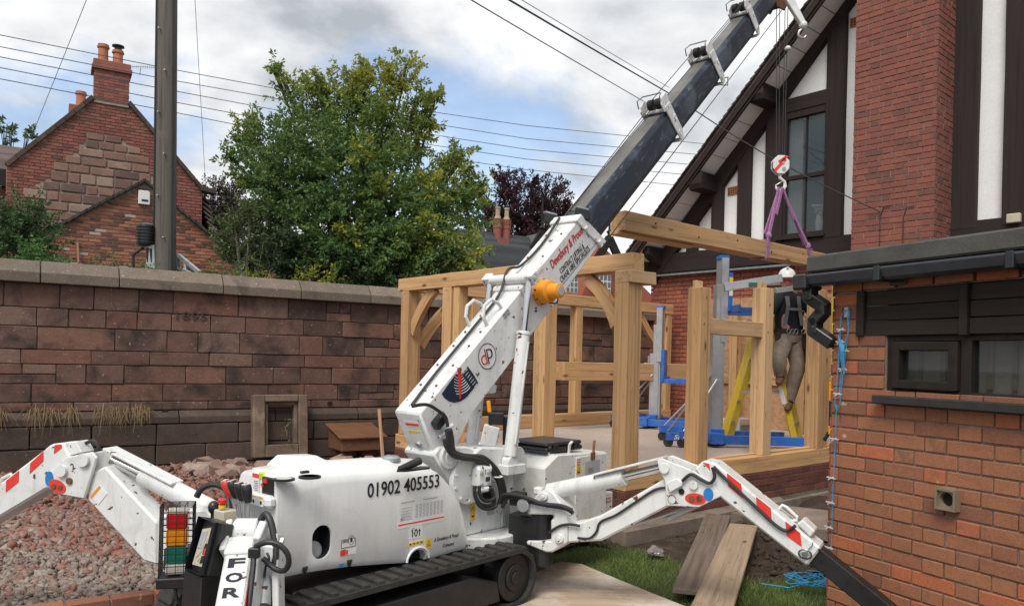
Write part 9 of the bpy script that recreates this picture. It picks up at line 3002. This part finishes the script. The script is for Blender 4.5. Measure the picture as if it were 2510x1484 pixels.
mb = MB(); mb.add(pnl + [v - nv * .008 for v in pnl], [(0, 1, 2, 3), (7, 6, 5, 4), (0, 4, 5, 1), (1, 5, 6, 2), (2, 6, 7, 3), (3, 7, 4, 0)]); pn = mb.build('display_panel', 'cream_paint', cn)
def pq(u, v): return pnl[0].lerp(pnl[1], u).lerp(pnl[3].lerp(pnl[2], u), v) + nv * .002
dx_, dy_ = (pnl[1] - pnl[0]).normalized(), (pnl[3] - pnl[0]).normalized()
mb = MB()
for i in range(2):
 for j in range(4):
  mb.box(pq(.18 + .26 * i, .16 + .10 * j), (.026, .026, .004), (dx_, dy_, nv))
mb.build('keypad', 'sticker_grey', pn)
mb = MB(); mb.box(pq(.75, .55), (.03, .05, .004), (dx_, dy_, nv)); mb.build('readout', 'black_plastic', pn); mb = MB(); mb.box(pq(.78, .62), (.014, .03, .007), (dx_, dy_, nv)); mb.build('red_key', 'sticker_red', pn); mb = MB(); mb.box(pq(.72, .82), (.03, .035, .004), (dx_, dy_, nv)); mb.build('readout', 'black_plastic', pn)
mb = MB(); mb.tube([pq(.3, .75), pq(.5, .62), pq(.62, .45), pq(.7, .3)], .0015, 4); mb.tube([pq(.2, .8), pq(.35, .7), pq(.5, .8), pq(.4, .9)], .0015, 4); mb.build('panel_print', 'sticker_grey', pn)
mb = MB(); mb.add([zq(340, 1090, 3.60), zq(520, 1170, 3.48), zq(800, 1100, 3.62), zq(620, 1060, 3.75), zq(300, 1520, 3.56), zq(500, 1540, 3.45), zq(720, 1520, 3.58), zq(560, 1500, 3.72)], [(0, 1, 2, 3), (7, 6, 5, 4), (0, 4, 5, 1), (1, 5, 6, 2), (2, 6, 7, 3), (3, 7, 4, 0)]); mb.build('console_stand', 'black_steel', cn, bevel=.006)
# caged signal lights
cg_c = zq(270, 830, 3.72)
cx1, cy1 = Vector((.95, .28, 0)).normalized(), Vector((-.28, .95, 0)).normalized()
sg = bpy.data.objects.new('signal_lights', None); link(sg, Matrix.Translation(cg_c), cr_)
hw_, dp_ = .073, .06
z_hi, z_lo = zq(330, 440, 3.66).z, zq(250, 1200, 3.66).z
base_c = Vector((cg_c.x, cg_c.y, 0))
zs_ = [zq(280, y, 3.68).z for y in (512, 680, 862, 1045, 1160)]
mb = MB(); mb.box(base_c + UP * (zs_[0] + .006), (.095, .085, .012), (cx1, cy1, UP)); mb.build('lamp_cap', 'lens_clear', sg)
for (za, zb_), mt, nm in zip(zip(zs_[:-1], zs_[1:]), ('lens_red', 'lens_amber', 'lens_green', 'lens_clear'), ('red_lamp', 'amber_lamp', 'green_lamp', 'lamp_base')):
 mb = MB(); mb.box(base_c + UP * (za + zb_) / 2, (.095, .085, za - zb_ - .003), (cx1, cy1, UP)); mb.build(nm, mt, sg, bevel=.006)
mb = MB()
for i in range(5):
 u = -1 + 2 * i / 4
 for s in (-1, 1):
  mb.beam(base_c + cx1 * u * hw_ + cy1 * s * dp_ + UP * z_lo, base_c + cx1 * u * hw_ + cy1 * s * dp_ + UP * z_hi, .003, .003)
  mb.beam(base_c + cy1 * u * dp_ + cx1 * s * hw_ + UP * z_lo, base_c + cy1 * u * dp_ + cx1 * s * hw_ + UP * z_hi, .003, .003)
 mb.beam(base_c + cx1 * u * hw_ - cy1 * dp_ + UP * z_hi, base_c + cx1 * u * hw_ + cy1 * dp_ + UP * z_hi, .003, .003)
 mb.beam(base_c + cy1 * u * dp_ - cx1 * hw_ + UP * z_hi, base_c + cy1 * u * dp_ + cx1 * hw_ + UP * z_hi, .003, .003)
nr = 12
for j in range(nr + 1):
 zz_ = z_lo + (z_hi - z_lo) * j / nr
 for s in (-1, 1):
  mb.beam(base_c - cx1 * hw_ + cy1 * s * dp_ + UP * zz_, base_c + cx1 * hw_ + cy1 * s * dp_ + UP * zz_, .003, .003)
  mb.beam(base_c - cy1 * dp_ + cx1 * s * hw_ + UP * zz_, base_c + cy1 * dp_ + cx1 * s * hw_ + UP * zz_, .003, .003)
o = mb.build('wire_cage', 'black_steel', sg); o['kind'] = 'stuff'
mb = MB(); mb.box(base_c + UP * (z_lo - .02), (hw_ * 2 + .02, dp_ * 2 + .02, .05), (cx1, cy1, UP)); mb.beam(base_c + UP * (z_lo - .03), pc - UP * .12, .04, .04); mb.build('cage_tray', 'black_steel', sg, bevel=.005)
hose([base_c + UP * (z_lo - .04) - cy1 * .05, base_c + UP * (z_lo - .10) + cx1 * .01 - cy1 * .05, base_c + UP * (z_lo - .13) + cx1 * .05 - cy1 * .03, base_c + UP * (z_lo - .09) + cx1 * .10], .009, sg)
# levers
lv0 = bpy.data.objects.new('control_levers', None); link(lv0, Matrix.Translation(zq(940, 580, 3.85)), cr_)
for k, (kx_, ky_, bx2, by2, mt) in enumerate(((800, 255, 905, 600, 'red_paint'), (862, 262, 938, 600, 'black_plastic'), (932, 285, 968, 600, 'black_plastic'), (1000, 305, 1005, 590, 'black_plastic'))):
 Yk = 3.92 - .04 * k
 t_, m_, b_ = zq(kx_, ky_, Yk), zq((kx_ + bx2) / 2 + 12, 420, Yk), zq(bx2, by2, Yk)
 mb = MB(); mb.tube([t_, m_, b_], .009, 8); lo_ = mb.build('lever', 'galvanised', lv0)
 d_ = (t_ - m_).normalized()
 mb = MB(); mb.lathe(t_ - d_ * .045, d_, [(0, .016), (.02, .022), (.06, .026), (.085, .024), (.09, .02)], 14); mb.build('knob', mt, lo_, smooth=True)
 mb = MB(); mb.lathe(t_ + d_ * .0455, d_, [(0, .021), (.003, .021)], 14); kc = mb.build('knob_disc', 'sticker_white', lo_)
 mb = MB(); mb.box(t_ + d_ * .050, (.022, .006, .003), (ortho(d_)[1], ortho(d_)[2], d_)); mb.build('knob_symbol', 'sticker_red' if k else 'sticker_white', kc)
mb = MB(); mb.box(zq(955, 640, 3.85), (.28, .12, .05), (CL_, CD, UP)); mb.build('lever_block', 'galvanised', lv0, bevel=.006)
hose([zq(*q) for q in ((470, 340, 4.02), (520, 260, 4.02), (620, 212, 4.02), (720, 225, 4.02), (790, 290, 4.02), (805, 400, 4.0), (810, 470, 3.98))], .016, lv0)
es = bpy.data.objects.new('emergency_stop', None); link(es, Matrix.Translation(zq(760, 540, 3.75)), cr_)
mb = MB(); mb.box(zq(770, 545, 3.76), (.095, .075, .07), (CL_ * -.8 + CD * .1, CD, UP)); mb.build('stop_box', 'cream_paint', es, bevel=.006)
c_ = zq(738, 450, 3.74)
mb = MB(); mb.lathe(c_ - UP * .004, UP, [(0, .017), (.016, .017)], 16); mb.build('stop_collar', 'sticker_yellow', es)
mb = MB(); mb.lathe(c_ + UP * .012, UP, [(0, .012), (.008, .012), (.009, .021), (.026, .021), (.030, .016)], 16); mb.build('stop_button', 'red_paint', es, smooth=True)
c_ = zq(650, 450, 3.78); mb = MB(); mb.ball(c_, .028, 12, 8, (1, 1, 1.2)); mb.cyl(c_, c_ - UP * .06, .014, seg=10); mb.build('horn_knob', 'black_plastic', es, smooth=True)
# front end frame carrying console and legs
mb = cmb_(); mb.bb((-1.95, .05, .38), (-1.66, .62, .50)); mb.bb((-2.02, .15, .50), (-1.72, .5, .62)); mb.build('front_frame', 'black_steel', cr_, bevel=.01)
mb = cmb_(); mb.bb((.40, .0, .25), (.75, .15, .42)); mb.bb((.30, .1, .2), (1.35, .62, .30)); mb.build('rear_frame', 'black_steel', cr_, bevel=.01)
# upright second outrigger leg seen behind the boom
g3 = bpy.data.objects.new('outrigger', None); q3 = MC @ Vector((1.05, .85, .4)); link(g3, Matrix.Translation(q3), cr_); g3['label'] = 'far outrigger, only its folded tip visible behind the boom'
a, b_ = at(*zap(955, 260), 6.6), at(*zap(905, 480), 6.6)
mb = MB(); mb.beam(a, b_, .14, .12, up=(0, -1, 0)); mb.beam(b_, b_ + Vector((-.1, .3, -.5)), .14, .14); mb.build('leg', 'white_paint', g3, bevel=.008)
mb = MB(); mb.box(a + Vector((.03, 0, .06)), (.13, .1, .10)); mb.box(a + Vector((.12, .05, -.12)), (.06, .08, .4)); mb.build('leg_tip', 'black_steel', g3, bevel=.006)
# winch housing between column and box
mb = cmb_(); mb.prism([(.36, .80), (.60, .80), (.57, .90), (.40, .90)], (0, .28, 0), (1, 0, 0), (0, 0, 1), (0, 1, 0), .2); mb.cyl((.48, .27, .9), (.48, .49, .9), .07, seg=18); mb.build('winch', 'white_box_paint', cr_, bevel=.006)
